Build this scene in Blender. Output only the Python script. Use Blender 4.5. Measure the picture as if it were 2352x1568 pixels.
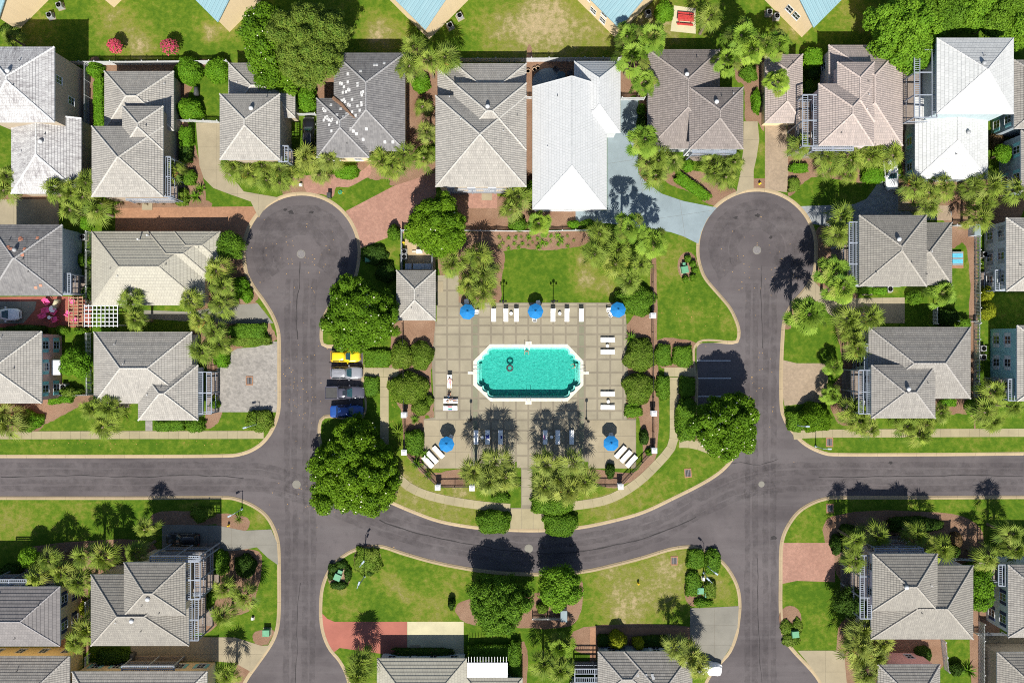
import bpy, bmesh, math, random
import numpy as np
from mathutils import Vector, Matrix
from mathutils.geometry import delaunay_2d_cdt
for o in list(bpy.data.objects): bpy.data.objects.remove(o)
SC = bpy.context.scene
COL = SC.collection
R = math.radians
# ------------------------------------------------------------------ camera, sky, sun, exposure
CAM_H = 122.0            # metres above the road
PXM = 15.0               # survey scale of the site plan: 15 units per metre
cd = bpy.data.cameras.new('camera'); cam = bpy.data.objects.new('camera', cd); COL.objects.link(cam)
cam.location = (0, 0, CAM_H); cam.rotation_euler = (0, 0, 0)
cd.sensor_fit = 'HORIZONTAL'; cd.sensor_width = 36; cd.lens = 36*CAM_H/(2352/PXM)
cd.clip_start = 1; cd.clip_end = 1000
SC.camera = cam
SUN_EL = 50
wd = bpy.data.worlds.new('World'); SC.world = wd; wd.use_nodes = True
_nt = wd.node_tree; _sky = _nt.nodes.new('ShaderNodeTexSky'); _sky.sky_type = 'NISHITA'; _sky.sun_disc = False
_sky.sun_elevation = R(SUN_EL); _sky.sun_rotation = R(180)
_bg = _nt.nodes['Background']; _bg.inputs[1].default_value = 0.07; _sky.ozone_density = 2.5
_nt.links.new(_sky.outputs[0], _bg.inputs[0])
sd = bpy.data.lights.new('sun', 'SUN'); sd.energy = 5.0; sd.angle = R(0.5); sd.color = (1.0, 0.95, 0.86)
sun = bpy.data.objects.new('sun', sd); COL.objects.link(sun); sun.rotation_euler = (R(90-SUN_EL), 0, R(-1)); sun.location = (0, -60, 80)
SC.view_settings.view_transform = 'Standard'; SC.view_settings.look = 'None'
SC.view_settings.exposure = 0.68; SC.view_settings.gamma = 1
SC.view_settings.use_curve_mapping = False
SC.render.engine = 'CYCLES'; SC.cycles.use_denoising = False; SC.cycles.filter_width = 1.05; SC.cycles.adaptive_threshold = .02
# ------------------------------------------------------------------ helpers
G = 0.12                 # lawn level above the road
def W(px, py, z=G):      # site plan point as seen at height z -> world
    k = (1-z/CAM_H)/PXM
    return Vector(((px-1176)*k, (784-py)*k, z))
def T(c, r, pts): return [(588*c+x/4, 392*r+y/4) for x, y in pts]
ORG = {}
def link(o, parent=None, origin=Vector((0, 0, 0))):
    COL.objects.link(o); ORG[o.name] = Vector(origin)
    if parent is not None:
        o.parent = parent; o.location = Vector(origin)-ORG[parent.name]
    else: o.location = Vector(origin)
    return o
def tag(o, label=None, cat=None, group=None, kind=None):
    if label: o['label'] = label
    if cat: o['category'] = cat
    if group: o['group'] = group
    if kind: o['kind'] = kind
    return o
def thing(name, label, cat, loc=(0, 0, 0), rz=0, group=None, local=False):
    o = bpy.data.objects.new(name, None); COL.objects.link(o); o.empty_display_size = .3
    o.location = loc; o.rotation_euler = (0, 0, rz)
    ORG[o.name] = Vector((0, 0, 0)) if local else Vector(loc)
    return tag(o, label, cat, group)
def struct(name):
    o = bpy.data.objects.new(name, None); COL.objects.link(o); ORG[o.name] = Vector((0, 0, 0)); o['kind'] = 'structure'; return o
class MB:
    def __init__(s): s.v = []; s.f = []; s.m = []; s.uv = []; s.has_uv = False
    def face(s, pts, mi=0, uv=None):
        b = len(s.v); s.v += [tuple(p) for p in pts]; s.f.append(tuple(range(b, b+len(pts)))); s.m.append(mi)
        if uv: s.has_uv = True
        s.uv.append(uv or [(0, 0)]*len(pts)); return s
    def grid(s, rings, mi=0, closed=True, caps=True):
        b = len(s.v); n = len(rings[0])
        for r in rings: s.v += [tuple(p) for p in r]
        for i in range(len(rings)-1):
            for j in range(n if closed else n-1):
                k = (j+1) % n
                s.f.append((b+i*n+j, b+i*n+k, b+(i+1)*n+k, b+(i+1)*n+j)); s.m.append(mi); s.uv.append([(0, 0)]*4)
        if caps and closed:
            s.f.append(tuple(b+j for j in reversed(range(n)))); s.m.append(mi); s.uv.append([(0, 0)]*n)
            e = b+(len(rings)-1)*n
            s.f.append(tuple(e+j for j in range(n))); s.m.append(mi); s.uv.append([(0, 0)]*n)
        return s
    def box(s, x0, y0, z0, x1, y1, z1, mi=0, M=None, tap=0):
        x0, x1 = min(x0, x1), max(x0, x1); y0, y1 = min(y0, y1), max(y0, y1); z0, z1 = min(z0, z1), max(z0, z1)
        p = [Vector(q) for q in ((x0, y0, z0), (x1, y0, z0), (x1, y1, z0), (x0, y1, z0), (x0+tap, y0+tap, z1), (x1-tap, y0+tap, z1), (x1-tap, y1-tap, z1), (x0+tap, y1-tap, z1))]
        if M is not None: p = [M @ q for q in p]
        b = len(s.v); s.v += [tuple(q) for q in p]
        for f in ((3, 2, 1, 0), (4, 5, 6, 7), (0, 1, 5, 4), (1, 2, 6, 5), (2, 3, 7, 6), (3, 0, 4, 7)):
            s.f.append(tuple(b+i for i in f)); s.m.append(mi); s.uv.append([(0, 0)]*4)
        return s
    def bar(s, a, b, w, h, mi=0):   # square bar between two points
        a = Vector(a); b = Vector(b); d = (b-a); L = d.length
        if L < 1e-6: return s
        d.normalize(); up = Vector((0, 0, 1)) if abs(d.z) < .95 else Vector((0, 1, 0))
        r = d.cross(up).normalized(); u = r.cross(d)
        q = [(-w/2, -h/2), (w/2, -h/2), (w/2, h/2), (-w/2, h/2)]
        return s.grid([[p+r*x+u*y for x, y in q] for p in (a, b)], mi)
    def tube(s, pts, rad, n=8, mi=0, caps=True):
        pts = [Vector(p) for p in pts]; rings = []
        if not hasattr(rad, '__len__'): rad = [rad]*len(pts)
        for i, p in enumerate(pts):
            d = (pts[min(i+1, len(pts)-1)]-pts[max(i-1, 0)]).normalized()
            up = Vector((0, 0, 1)) if abs(d.z) < .9 else Vector((1, 0, 0))
            r = d.cross(up).normalized(); u = r.cross(d)
            rings.append([p+(r*math.cos(a)+u*math.sin(a))*rad[i] for a in [2*math.pi*k/n for k in range(n)]])
        return s.grid(rings, mi, True, caps)
    def lathe(s, c, prof, n=16, mi=0):
        c = Vector(c)
        return s.grid([[c+Vector((r*math.cos(2*math.pi*k/n), r*math.sin(2*math.pi*k/n), z)) for k in range(n)] for r, z in prof], mi)
    def prism(s, poly, z0, z1, mi=0):
        return s.grid([[Vector((p[0], p[1], z)) for p in poly] for z in (z0, z1)], mi)
    def build(s, name, mats, parent=None, smooth=False, kind=None):
        v = np.array(s.v, dtype=float); lo, hi = v.min(0), v.max(0)
        org = Vector(((lo[0]+hi[0])/2, (lo[1]+hi[1])/2, lo[2]))
        me = bpy.data.meshes.new(name); me.from_pydata((v-np.array(org)).tolist(), [], s.f)
        for m in (mats if isinstance(mats, (list, tuple)) else [mats]): me.materials.append(m)
        me.polygons.foreach_set('material_index', s.m)
        if smooth: me.polygons.foreach_set('use_smooth', [True]*len(s.f))
        if s.has_uv:
            ul = me.uv_layers.new(name='UVMap'); flat = [c for u in s.uv for q in u for c in q]
            ul.data.foreach_set('uv', flat)
        me.update()
        o = bpy.data.objects.new(name, me); link(o, parent, org)
        if kind: o['kind'] = kind
        return o
def recalc(o):
    bm = bmesh.new(); bm.from_mesh(o.data); bmesh.ops.recalc_face_normals(bm, faces=bm.faces); bm.to_mesh(o.data); bm.free(); return o
def copy_tree(o, parent=None):
    c = o.copy(); COL.objects.link(c)
    if parent is not None: c.parent = parent
    for ch in o.children: copy_tree(ch, c)
    return c
def smooth_poly(pts, n=5, closed=True):
    P = [Vector((p[0], p[1])) for p in pts]; out = []; m = len(P)
    for i in range(m if closed else m-1):
        p0, p1, p2, p3 = (P[(i-1) % m], P[i], P[(i+1) % m], P[(i+2) % m]) if closed else (P[max(i-1, 0)], P[i], P[i+1], P[min(i+2, m-1)])
        for k in range(n):
            t = k/n
            q = .5*((2*p1)+(-p0+p2)*t+(2*p0-5*p1+4*p2-p3)*t*t+(-p0+3*p1-3*p2+p3)*t**3)
            out.append((q.x, q.y))
    if not closed: out.append(tuple(P[-1]))
    return out
def inside(poly, x, y):
    n = len(poly); c = False; j = n-1
    for i in range(n):
        xi, yi = poly[i]; xj, yj = poly[j]
        if (yi > y) != (yj > y) and x < (xj-xi)*(y-yi)/(yj-yi)+xi: c = not c
        j = i
    return c
def np_inside(poly, X, Y):
    c = np.zeros(X.shape, bool); n = len(poly); j = n-1
    for i in range(n):
        xi, yi = poly[i]; xj, yj = poly[j]
        if yi != yj:
            c ^= ((yi > Y) != (yj > Y)) & (X < (xj-xi)*(Y-yi)/(yj-yi)+xi)
        j = i
    return c
def cdt(poly, holes=(), extra=()):
    V = []; E = []
    for pl in [poly]+list(holes):
        b = len(V); V += [Vector(p) for p in pl]; E += [(b+i, b+(i+1) % len(pl)) for i in range(len(pl))]
    V += [Vector(p) for p in extra]
    vs, es, fs, *_ = delaunay_2d_cdt(V, E, [], 0, 1e-5)
    va = np.array([tuple(v) for v in vs]); fa = np.array([f for f in fs if len(f) == 3])
    c = va[fa].mean(1); keep = np_inside(poly, c[:, 0], c[:, 1])
    for h in holes: keep &= ~np_inside(h, c[:, 0], c[:, 1])
    return va, fa[keep]
def sheet(name, pxpoly, z, mat, parent=None, smooth=0, holes=(), kind='structure'):
    if smooth: pxpoly = smooth_poly(pxpoly, smooth)
    P = [tuple(W(x, y, z)[:2]) for x, y in pxpoly]
    H = [[tuple(W(x, y, z)[:2]) for x, y in h] for h in holes]
    va, fa = cdt(P, H)
    mb = MB(); mb.v = [(x, y, z) for x, y in va]; 
    for f in fa:
        a, b, c = va[f]; 
        if (b[0]-a[0])*(c[1]-a[1])-(b[1]-a[1])*(c[0]-a[0]) < 0: f = f[::-1]
        mb.f.append(tuple(int(i) for i in f)); mb.m.append(0); mb.uv.append([(0, 0)]*3)
    if parent is not None: kind = None
    return mb.build(name, mat, parent, kind=kind)
def clip_half(poly, a, b, c):   # keep a*x+b*y<=c
    out = []
    for i in range(len(poly)):
        p, q = poly[i], poly[(i+1) % len(poly)]; dp = a*p[0]+b*p[1]-c; dq = a*q[0]+b*q[1]-c
        if dp <= 0: out.append(p)
        if (dp < 0) != (dq < 0) and abs(dp-dq) > 1e-9:
            t = dp/(dp-dq); out.append((p[0]+(q[0]-p[0])*t, p[1]+(q[1]-p[1])*t))
    return out
def area(poly): return abs(sum(poly[i][0]*poly[(i+1) % len(poly)][1]-poly[(i+1) % len(poly)][0]*poly[i][1] for i in range(len(poly))))/2
# ------------------------------------------------------------------ materials
MATS = {}
class N:
    def __init__(s, name):
        s.m = bpy.data.materials.new(name); s.m.use_nodes = True; s.nt = s.m.node_tree; s.b = s.nt.nodes['Principled BSDF']
    def n(s, t, **k):
        x = s.nt.nodes.new('ShaderNode'+t)
        for a, v in k.items():
            if a.startswith('i_'): x.inputs[int(a[2:])].default_value = v
            else: setattr(x, a, v)
        return x
    def l(s, a, b): s.nt.links.new(a, b)
    def mix(s, f, a, b, bt='MIX'):
        x = s.nt.nodes.new('ShaderNodeMix'); x.data_type = 'RGBA'; x.blend_type = bt
        for i, v in ((0, f), (6, a), (7, b)):
            if isinstance(v, (int, float)): x.inputs[i].default_value = v
            elif isinstance(v, tuple): x.inputs[i].default_value = (*v[:3], 1)
            else: s.l(v, x.inputs[i])
        return x.outputs[2]
    def noise(s, vec, scale, detail=4, rough=.6):
        x = s.n('TexNoise'); x.inputs['Scale'].default_value = scale; x.inputs['Detail'].default_value = detail; x.inputs['Roughness'].default_value = rough
        if vec is not None: s.l(vec, x.inputs['Vector'])
        return x.outputs[0]
    def ramp(s, fac, stops):
        x = s.n('ValToRGB'); s.l(fac, x.inputs[0]); e = x.color_ramp.elements
        while len(e) < len(stops): e.new(.5)
        for q, (p, c) in zip(e, stops): q.position = p; q.color = (*c, 1) if len(c) == 3 else c
        return x.outputs[0]
    def rng(s, fac, a, b, c=0, d=1):
        x = s.n('MapRange', i_1=a, i_2=b, i_3=c, i_4=d); s.l(fac, x.inputs[0]); return x.outputs[0]
    def math(s, op, a, b=None):
        x = s.n('Math', operation=op)
        for i, v in ((0, a), (1, b)):
            if v is None: continue
            if isinstance(v, (int, float)): x.inputs[i].default_value = v
            else: s.l(v, x.inputs[i])
        return x.outputs[0]
    def bump(s, h, dist, strength=.6):
        x = s.n('Bump'); x.inputs['Strength'].default_value = strength; x.inputs['Distance'].default_value = dist; s.l(h, x.inputs['Height']); s.l(x.outputs[0], s.b.inputs['Normal'])
    def pos(s): return s.n('NewGeometry').outputs['Position']
    def uv(s): return s.n('UVMap').outputs[0]
    def col(s, c):
        if isinstance(c, tuple): s.b.inputs['Base Color'].default_value = (*c[:3], 1)
        else: s.l(c, s.b.inputs['Base Color'])
    def end(s, rough=.8, spec=.3, metal=0):
        s.b.inputs['Roughness'].default_value = rough; s.b.inputs['Specular IOR Level'].default_value = spec; s.b.inputs['Metallic'].default_value = metal
        MATS[s.m.name] = s.m; return s.m
def plain(name, c, rough=.6, var=.15, scale=3., spec=.3, metal=0, bump=0):
    if name in MATS: return MATS[name]
    n = N(name); p = n.pos(); nz = n.noise(p, scale, 5)
    d = tuple(x*(1-var*1.6) for x in c); l_ = tuple(min(1, x*(1+var)) for x in c)
    n.col(n.mix(n.rng(nz, .3, .7), d, l_))
    if bump: n.bump(nz, bump)
    return n.end(rough, spec, metal)
def metal_paint(name, c, rough=.3):
    if name in MATS: return MATS[name]
    n = N(name); n.col(n.mix(n.rng(n.noise(n.pos(), 2.), .3, .7), tuple(x*.9 for x in c), c))
    n.b.inputs['Coat Weight'].default_value = .6; n.b.inputs['Coat Roughness'].default_value = .08
    return n.end(rough, .5, .1)
def leafmat(name, c1, c2, c3=None, trans=.25, tone=False):
    n = N(name); g = n.n('NewGeometry'); rnd = g.outputs['Random Per Island']
    if tone: ta = n.n('VertexColor', layer_name='tone'); sc_ = n.n('SeparateColor'); n.l(ta.outputs[0], sc_.inputs[0]); rnd = n.math('ADD', n.math('MULTIPLY', sc_.outputs[0], .72), n.math('MULTIPLY', rnd, .28))
    big = n.noise(g.outputs['Position'], .55, 3)
    col = n.mix(rnd, c1, c2)
    if c3: col = n.mix(n.rng(big, .45, .7), col, c3)
    orn = n.n('ObjectInfo').outputs['Random']; col = n.mix(n.rng(orn, 0, 1, 0, .55), col, n.mix(orn, (.62, .72, .60), (1.30, 1.18, 1.0)), 'MULTIPLY')
    n.col(col); n.end(.6, .08)
    tr = n.n('BsdfTranslucent'); n.l(n.mix(1, col, (1.3, 1.35, .6), 'MULTIPLY'), tr.inputs[0])
    ms = n.n('MixShader'); ms.inputs[0].default_value = trans
    out = n.nt.nodes['Material Output']
    n.l(n.b.outputs[0], ms.inputs[1]); n.l(tr.outputs[0], ms.inputs[2]); n.l(ms.outputs[0], out.inputs[0])
    return n.m
# asphalt
n = N('asphalt'); p = n.pos(); big = n.noise(p, .10, 4); mid = n.noise(p, .9, 5); fine = n.noise(p, 9, 3)
st = n.n('Mapping'); n.l(p, st.inputs[0]); st.inputs['Scale'].default_value = (.04, .5, 1); streak = n.noise(st.outputs[0], 1., 4)
c = n.mix(n.rng(big, .32, .68), (.066, .057, .060), (.122, .107, .109)); c = n.mix(n.rng(streak, .45, .7, 0, .6), c, (.132, .119, .121))
c = n.mix(n.rng(mid, .55, .8, 0, .5), c, (.048, .044, .047)); c = n.mix(n.rng(fine, .2, .8, 0, .35), c, (.034, .031, .032), 'MIX')
n.col(c); n.bump(fine, .01, .4); M_ASPH = n.end(.85, .25)
# lawn (dryness painted per vertex from the survey of bare patches)
n = N('lawn_grass'); p = n.pos(); a = n.n('VertexColor', layer_name='dry'); dry = n.n('SeparateColor'); n.l(a.outputs[0], dry.inputs[0])
big = n.noise(p, .16, 5, .65); mid = n.noise(p, 1.1, 5, .7); fine = n.noise(p, 6, 4, .7)
d = n.math('ADD', dry.outputs[0], n.math('MULTIPLY', n.math('SUBTRACT', big, .5), .75)); d = n.math('ADD', d, n.math('MULTIPLY', n.math('SUBTRACT', mid, .5), 1.25))
c = n.ramp(d, [(.08, (.054, .112, .007)), (.30, (.098, .155, .012)), (.50, (.168, .178, .030)), (.68, (.20, .185, .055)), (.95, (.37, .285, .165))])
c = n.mix(n.rng(fine, .3, .75, 0, .45), c, (.030, .074, .004)); n.col(c); n.bump(fine, .12, .7); M_LAWN = n.end(.95, .1)
def ground(name, c1, c2, c3, s=2., bump=.05):
    n = N(name); p = n.pos(); big = n.noise(p, .25, 4); f = n.noise(p, s*3, 5, .75)
    n.col(n.mix(n.rng(f, .45, .8), n.mix(n.rng(big, .35, .65), c1, c2), c3)); n.bump(f, bump, .8); return n.end(.95, .1)
M_MULCH = ground('bark_mulch', (.205, .120, .076), (.265, .170, .115), (.085, .048, .032), 3., .12)
M_SAND = ground('bare_sand', (.42, .33, .22), (.36, .27, .16), (.28, .22, .12), 2.)
def concrete(name, c, var=.14, stain=.36):
    n = N(name); p = n.pos(); big = n.noise(p, .3, 5, .65); f = n.noise(p, 5, 5)
    cc = n.mix(n.rng(big, .3, .75), c, tuple(x*(1-stain) for x in c)); n.col(n.mix(n.rng(f, .3, .8, 0, .6), cc, tuple(x*(1-var) for x in c))); n.bump(f, .01, .4); return n.end(.85, .25)
M_CONC = concrete('concrete_tan', (.31, .265, .18)); M_WALK = concrete('concrete_walk', (.33, .285, .175)); M_KERB = concrete('concrete_kerb', (.37, .29, .18), .2, .3)
M_BLUEC = concrete('concrete_blue_grey', (.235, .292, .318)); M_CREAMC = concrete('concrete_cream', (.50, .46, .30)); M_REDC = concrete('concrete_red', (.34, .12, .088))
M_GREYC = concrete('concrete_grey', (.215, .205, .175)); M_JOINT = plain('joint_dark', (.14, .12, .09), .9)
M_DECK = concrete('deck_panel_tan', (.29, .258, .185), .15); M_BAND = concrete('deck_band_brown', (.218, .19, .14), .15); M_BANDG = concrete('deck_band_green', (.20, .20, .135), .15)
def paver(name, c1, c2, mortar, w=.2, h=.1, rot=0):
    n = N(name); mp = n.n('Mapping'); n.l(n.pos(), mp.inputs[0]); mp.inputs['Rotation'].default_value = (0, 0, rot)
    b = n.n('TexBrick'); n.l(mp.outputs[0], b.inputs[0]); b.inputs['Scale'].default_value = 1; b.inputs['Brick Width'].default_value = w; b.inputs['Row Height'].default_value = h; b.inputs['Mortar Size'].default_value = .008
    b.inputs['Color1'].default_value = (*c1, 1); b.inputs['Color2'].default_value = (*c2, 1); b.inputs['Mortar'].default_value = (*mortar, 1)
    big = n.noise(mp.outputs[0], .35, 4); med = n.noise(mp.outputs[0], 2.5, 4)
    cc = n.mix(n.rng(big, .35, .7, 0, .5), b.outputs[0], tuple(x*.75 for x in c2)); cc = n.mix(n.rng(med, .45, .8, 0, .5), cc, tuple(min(1, x*1.35) for x in c1))
    n.col(cc); n.bump(b.outputs[1], .01, -.5); return n.end(.85, .2)
M_BRICKO = paver('brick_paver_orange', (.31, .168, .098), (.255, .135, .078), (.24, .14, .09))
M_BRICKP = paver('brick_paver_pink', (.33, .182, .135), (.265, .14, .105), (.22, .15, .115), rot=.5)
M_BRICKR = paver('brick_paver_red', (.30, .085, .06), (.24, .07, .05), (.18, .09, .07))
M_PAVT = paver('paver_tan', (.30, .23, .16), (.245, .19, .135), (.24, .19, .14)); M_COB = paver('cobble_grey', (.29, .27, .245), (.20, .188, .172), (.15, .14, .13), .45, .3, .4)
M_STONE = paver('stone_blue_grey', (.25, .27, .28), (.185, .20, .215), (.2, .2, .2), .6, .4, .3)
# roofs
def roofmat(name, light, dark, dirt, tile=.32, course=.38, barrel=True, dirtamt=.5, seam=False):
    n = N(name); uv = n.uv(); b = n.n('TexBrick'); n.l(uv, b.inputs[0]); b.inputs['Scale'].default_value = 1
    b.inputs['Brick Width'].default_value = tile; b.inputs['Row Height'].default_value = course; b.inputs['Mortar Size'].default_value = .012; b.inputs['Mortar Smooth'].default_value = .4
    b.inputs['Color1'].default_value = (*light, 1); b.inputs['Color2'].default_value = (*dark, 1); b.inputs['Mortar'].default_value = (*[x*.45 for x in dirt], 1)
    if seam: b.offset = 0; b.inputs['Row Height'].default_value = 60
    st = n.n('Mapping'); n.l(uv, st.inputs[0]); st.inputs['Scale'].default_value = (1.6, .35, 1)
    ps = n.pos(); cb = n.n('VectorMath', operation='ADD'); n.l(st.outputs[0], cb.inputs[0]); n.l(ps, cb.inputs[1])
    s1 = n.noise(st.outputs[0], 1.5, 6, .75); s2 = n.noise(ps, .35, 4); s3 = n.noise(ps, 5., 4, .8)
    f = n.math('MULTIPLY', n.rng(s1, .42, .72), n.rng(s2, .25, .65)); f = n.math('ADD', n.math('MULTIPLY', f, dirtamt), n.math('MULTIPLY', n.rng(s3, .5, .8), dirtamt*.45))
    n.col(n.mix(f, b.outputs[0], dirt))
    sx = n.n('SeparateXYZ'); n.l(uv, sx.inputs[0])
    if barrel:
        w = n.math('ABSOLUTE', n.math('SINE', n.math('MULTIPLY', sx.outputs[0], math.pi/tile))); n.bump(w, .05, .8)
    elif seam:
        w = n.math('POWER', n.math('ABSOLUTE', n.math('SINE', n.math('MULTIPLY', sx.outputs[0], math.pi/tile))), 30); n.bump(w, .04, 1)
    return n.end(.8, .25)
RM = {
 'grey': roofmat('roof_tile_grey', (.29, .275, .25), (.235, .222, .205), (.14, .132, .12), dirtamt=.85),
 'light': roofmat('roof_tile_light_grey', (.35, .332, .30), (.29, .277, .252), (.17, .16, .148), dirtamt=.85),
 'white': roofmat('roof_tile_weathered_white', (.50, .50, .495), (.40, .395, .395), (.10, .088, .096), .34, .38, False, 1.1),
 'dark': roofmat('roof_tile_dark', (.165, .16, .16), (.115, .112, .115), (.30, .295, .29), dirtamt=.45),
 'brown': roofmat('roof_tile_brown', (.235, .205, .19), (.185, .162, .152), (.12, .105, .098), dirtamt=.85),
 'pink': roofmat('roof_tile_pinkish', (.375, .315, .285), (.31, .262, .242), (.20, .178, .168), dirtamt=.85),
 'taupe': roofmat('roof_tile_taupe', (.26, .245, .215), (.215, .202, .18), (.14, .132, .12), dirtamt=.85),
 'beige': roofmat('roof_flat_tile_beige', (.36, .345, .285), (.32, .305, .255), (.23, .215, .18), .4, .5, False, .25),
 'darkflat': roofmat('roof_flat_tile_dark', (.19, .178, .175), (.155, .146, .146), (.105, .10, .10), .4, .5, False, .35),
 'purewhite': roofmat('roof_flat_tile_white', (.50, .51, .505), (.44, .45, .447), (.33, .34, .335), .5, .5, False, .45),
 'seam': roofmat('roof_metal_white', (.51, .52, .525), (.475, .487, .492), (.38, .395, .40), .45, .5, False, .4),
 'blue': roofmat('roof_metal_blue', (.19, .315, .355), (.17, .285, .325), (.28, .37, .40), .55, .5, False, .35, True),
}
M_CAP = {k: plain('ridge_'+k, c, .8, .15) for k, c in dict(grey=(.32, .305, .285), light=(.43, .415, .38), white=(.58, .58, .57), dark=(.31, .305, .305), brown=(.30, .265, .245), pink=(.45, .38, .345), taupe=(.33, .31, .275), beige=(.34, .322, .27), darkflat=(.30, .285, .285), purewhite=(.55, .55, .545), seam=(.50, .515, .52), blue=(.20, .33, .38)).items()}
M_WHITE = plain('white_paint', (.55, .565, .58), .5, .08); M_BLACK = plain('black_iron', (.015, .015, .016), .5, .2)
M_GLASS = plain('dark_glass', (.02, .026, .032), .06, .2, spec=.8); M_TEALG = plain('teal_glass', (.02, .062, .072), .06, .2, spec=.9)
M_BARK = plain('bark', (.11, .08, .055), .9, .3, 6, bump=.05); M_PALMB = plain('palm_bark', (.20, .155, .11), .95, .35, 8, bump=.08)
M_GREEN = plain('utility_green', (.10, .28, .16), .5, .1); M_RUBBER = plain('rubber', (.018, .018, .018), .8); M_STEEL = plain('steel', (.55, .56, .57), .3, .1, metal=.8)
M_WOOD = plain('timber', (.32, .22, .13), .8, .25, 5); M_PINK = plain('pink_plastic', (.75, .10, .28), .5, .1); M_RED = plain('red_paint', (.42, .045, .04), .5, .2)
M_YEL = plain('yellow_paint', (.75, .48, .02), .5, .1); M_PLASTIC = plain('white_plastic', (.84, .84, .83), .45, .04); M_BLUEFAB = plain('blue_canvas', (.008, .155, .40), .8, .08, 6)
M_GREY = plain('grey_metal', (.30, .31, .32), .5, .15); M_DGREY = plain('dark_grey_plastic', (.05, .052, .056), .6, .2); M_BLUE = plain('blue_paint', (.05, .25, .55), .5, .1)
M_IRONRUST = plain('cast_iron', (.17, .16, .16), .8, .2, 8)
L_PALM = leafmat('palm_leaf', (.036, .078, .010), (.235, .305, .046), (.125, .185, .024), .14, True)
L_PALMY = leafmat('palm_leaf_yellowing', (.05, .09, .012), (.285, .335, .075), (.19, .225, .036), .14, True)
L_WASH = leafmat('fan_palm_leaf', (.05, .12, .010), (.23, .335, .045), (.14, .23, .022), .12, True)
L_MAG = leafmat('magnolia_leaf', (.038, .100, .005), (.135, .245, .014), (.085, .175, .008), .14, True)
L_OLIVE = leafmat('pine_needle', (.065, .115, .016), (.17, .235, .038), (.12, .185, .028), .12, True)
L_OAK = leafmat('oak_leaf', (.06, .155, .008), (.16, .30, .024), (.125, .235, .016), .14, True)
L_HEDGE = leafmat('hedge_leaf', (.045, .115, .008), (.13, .24, .020), (.085, .17, .012), .12, True)
L_BRIGHT = leafmat('bright_shrub_leaf', (.055, .155, .007), (.15, .29, .018), None, .14, True)
L_LIME = leafmat('lime_shrub_leaf', (.17, .22, .012), (.26, .28, .02), None, .2)
L_OLIVES = leafmat('azalea_leaf', (.060, .12, .010), (.155, .235, .026), (.125, .18, .026), .12, True)
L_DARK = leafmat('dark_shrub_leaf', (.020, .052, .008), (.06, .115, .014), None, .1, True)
L_PINKF = leafmat('crape_myrtle_bloom', (.36, .04, .085), (.52, .08, .14), None, .2)
L_FLOW = plain('white_bloom', (.70, .68, .52), .7)
L_BRONZE = leafmat('bronze_shrub_leaf', (.10, .075, .04), (.17, .11, .06), None, .2)
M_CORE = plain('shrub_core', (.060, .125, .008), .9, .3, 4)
# ------------------------------------------------------------------ the setting: road, lawns, kerbs
north = [(-300, 1047), (0, 1047), (300, 1047), (500, 1046), (552, 1042), (590, 1026), (616, 1000), (632, 968), (640, 930), (640, 850), (640, 782), (636, 752), (624, 722), (604, 690), (582, 660), (566, 630)]
north += [(692+134*math.cos(a), 580-136*math.sin(a)) for a in [R(d) for d in (195, 180, 165, 150, 135, 120, 105, 90, 75, 60, 45, 30, 15, 2, -12)]]
north += [(815, 640), (795, 668), (768, 692), (748, 720), (739, 755), (739, 784), (746, 793), (766, 795), (834, 795), (834, 875), (834, 956), (756, 956), (740, 962), (734, 978), (735, 1010), (745, 1040), (770, 1075), (810, 1105), (850, 1129), (894, 1151), (950, 1175), (1013, 1197), (1095, 1211), (1176, 1216.5), (1251, 1217), (1328, 1211), (1400, 1197), (1476, 1176), (1551, 1141), (1605, 1114), (1645, 1090), (1672, 1066), (1688, 1040), (1694, 1010), (1690, 985), (1670, 968), (1640, 962), (1602, 960), (1600, 875), (1600, 788), (1684, 786), (1695, 776), (1697, 762), (1692, 740), (1676, 707), (1651, 677), (1622, 643)]
north += [(1739+137*math.cos(a), 572-137*math.sin(a)) for a in [R(d) for d in (200, 186, 170, 155, 140, 125, 110, 95, 80, 65, 50, 35, 20, 8, -6)]]
north += [(1874, 610), (1868, 637), (1848, 668), (1821, 698), (1803, 735), (1798, 784), (1795, 859), (1796, 934), (1803, 960), (1814, 980), (1846, 1016), (1889, 1038), (1930, 1043), (2100, 1043), (2352, 1041), (2650, 1040), (2650, -300), (-300, -300)]
sw = [(-300, 1144), (0, 1144), (300, 1144), (500, 1143), (540, 1146), (575, 1159), (603, 1177), (620, 1198), (633, 1227), (639, 1260), (640, 1330), (640, 1400), (635, 1446), (620, 1481), (588, 1527), (566, 1558), (545, 1600), (535, 1700), (535, 1850), (-300, 1850)]
smid = [(851, 1256), (880, 1256), (925, 1271), (1000, 1292), (1083, 1308), (1150, 1316), (1213, 1319), (1280, 1318), (1346, 1312), (1401, 1300), (1476, 1281), (1538, 1262), (1581, 1256), (1605, 1261), (1638, 1275), (1666, 1299), (1686, 1330), (1696, 1358), (1699, 1390), (1697, 1416), (1691, 1458), (1676, 1496), (1653, 1523), (1633, 1546), (1615, 1585), (1605, 1640), (1605, 1850), (810, 1850), (812, 1640), (800, 1560), (781, 1518), (758, 1490), (743, 1455), (737, 1413), (739, 1361), (748, 1328), (763, 1301), (788, 1278), (818, 1262)]
se = [(2650, 1142), (2352, 1142), (2100, 1143), (1930, 1143), (1900, 1145), (1870, 1154), (1839, 1172), (1818, 1196), (1802, 1226), (1795, 1260), (1794, 1330), (1794, 1401), (1800, 1456), (1821, 1491), (1864, 1537), (1886, 1568), (1910, 1620), (1930, 1700), (1930, 1850), (2650, 1850)]
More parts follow.
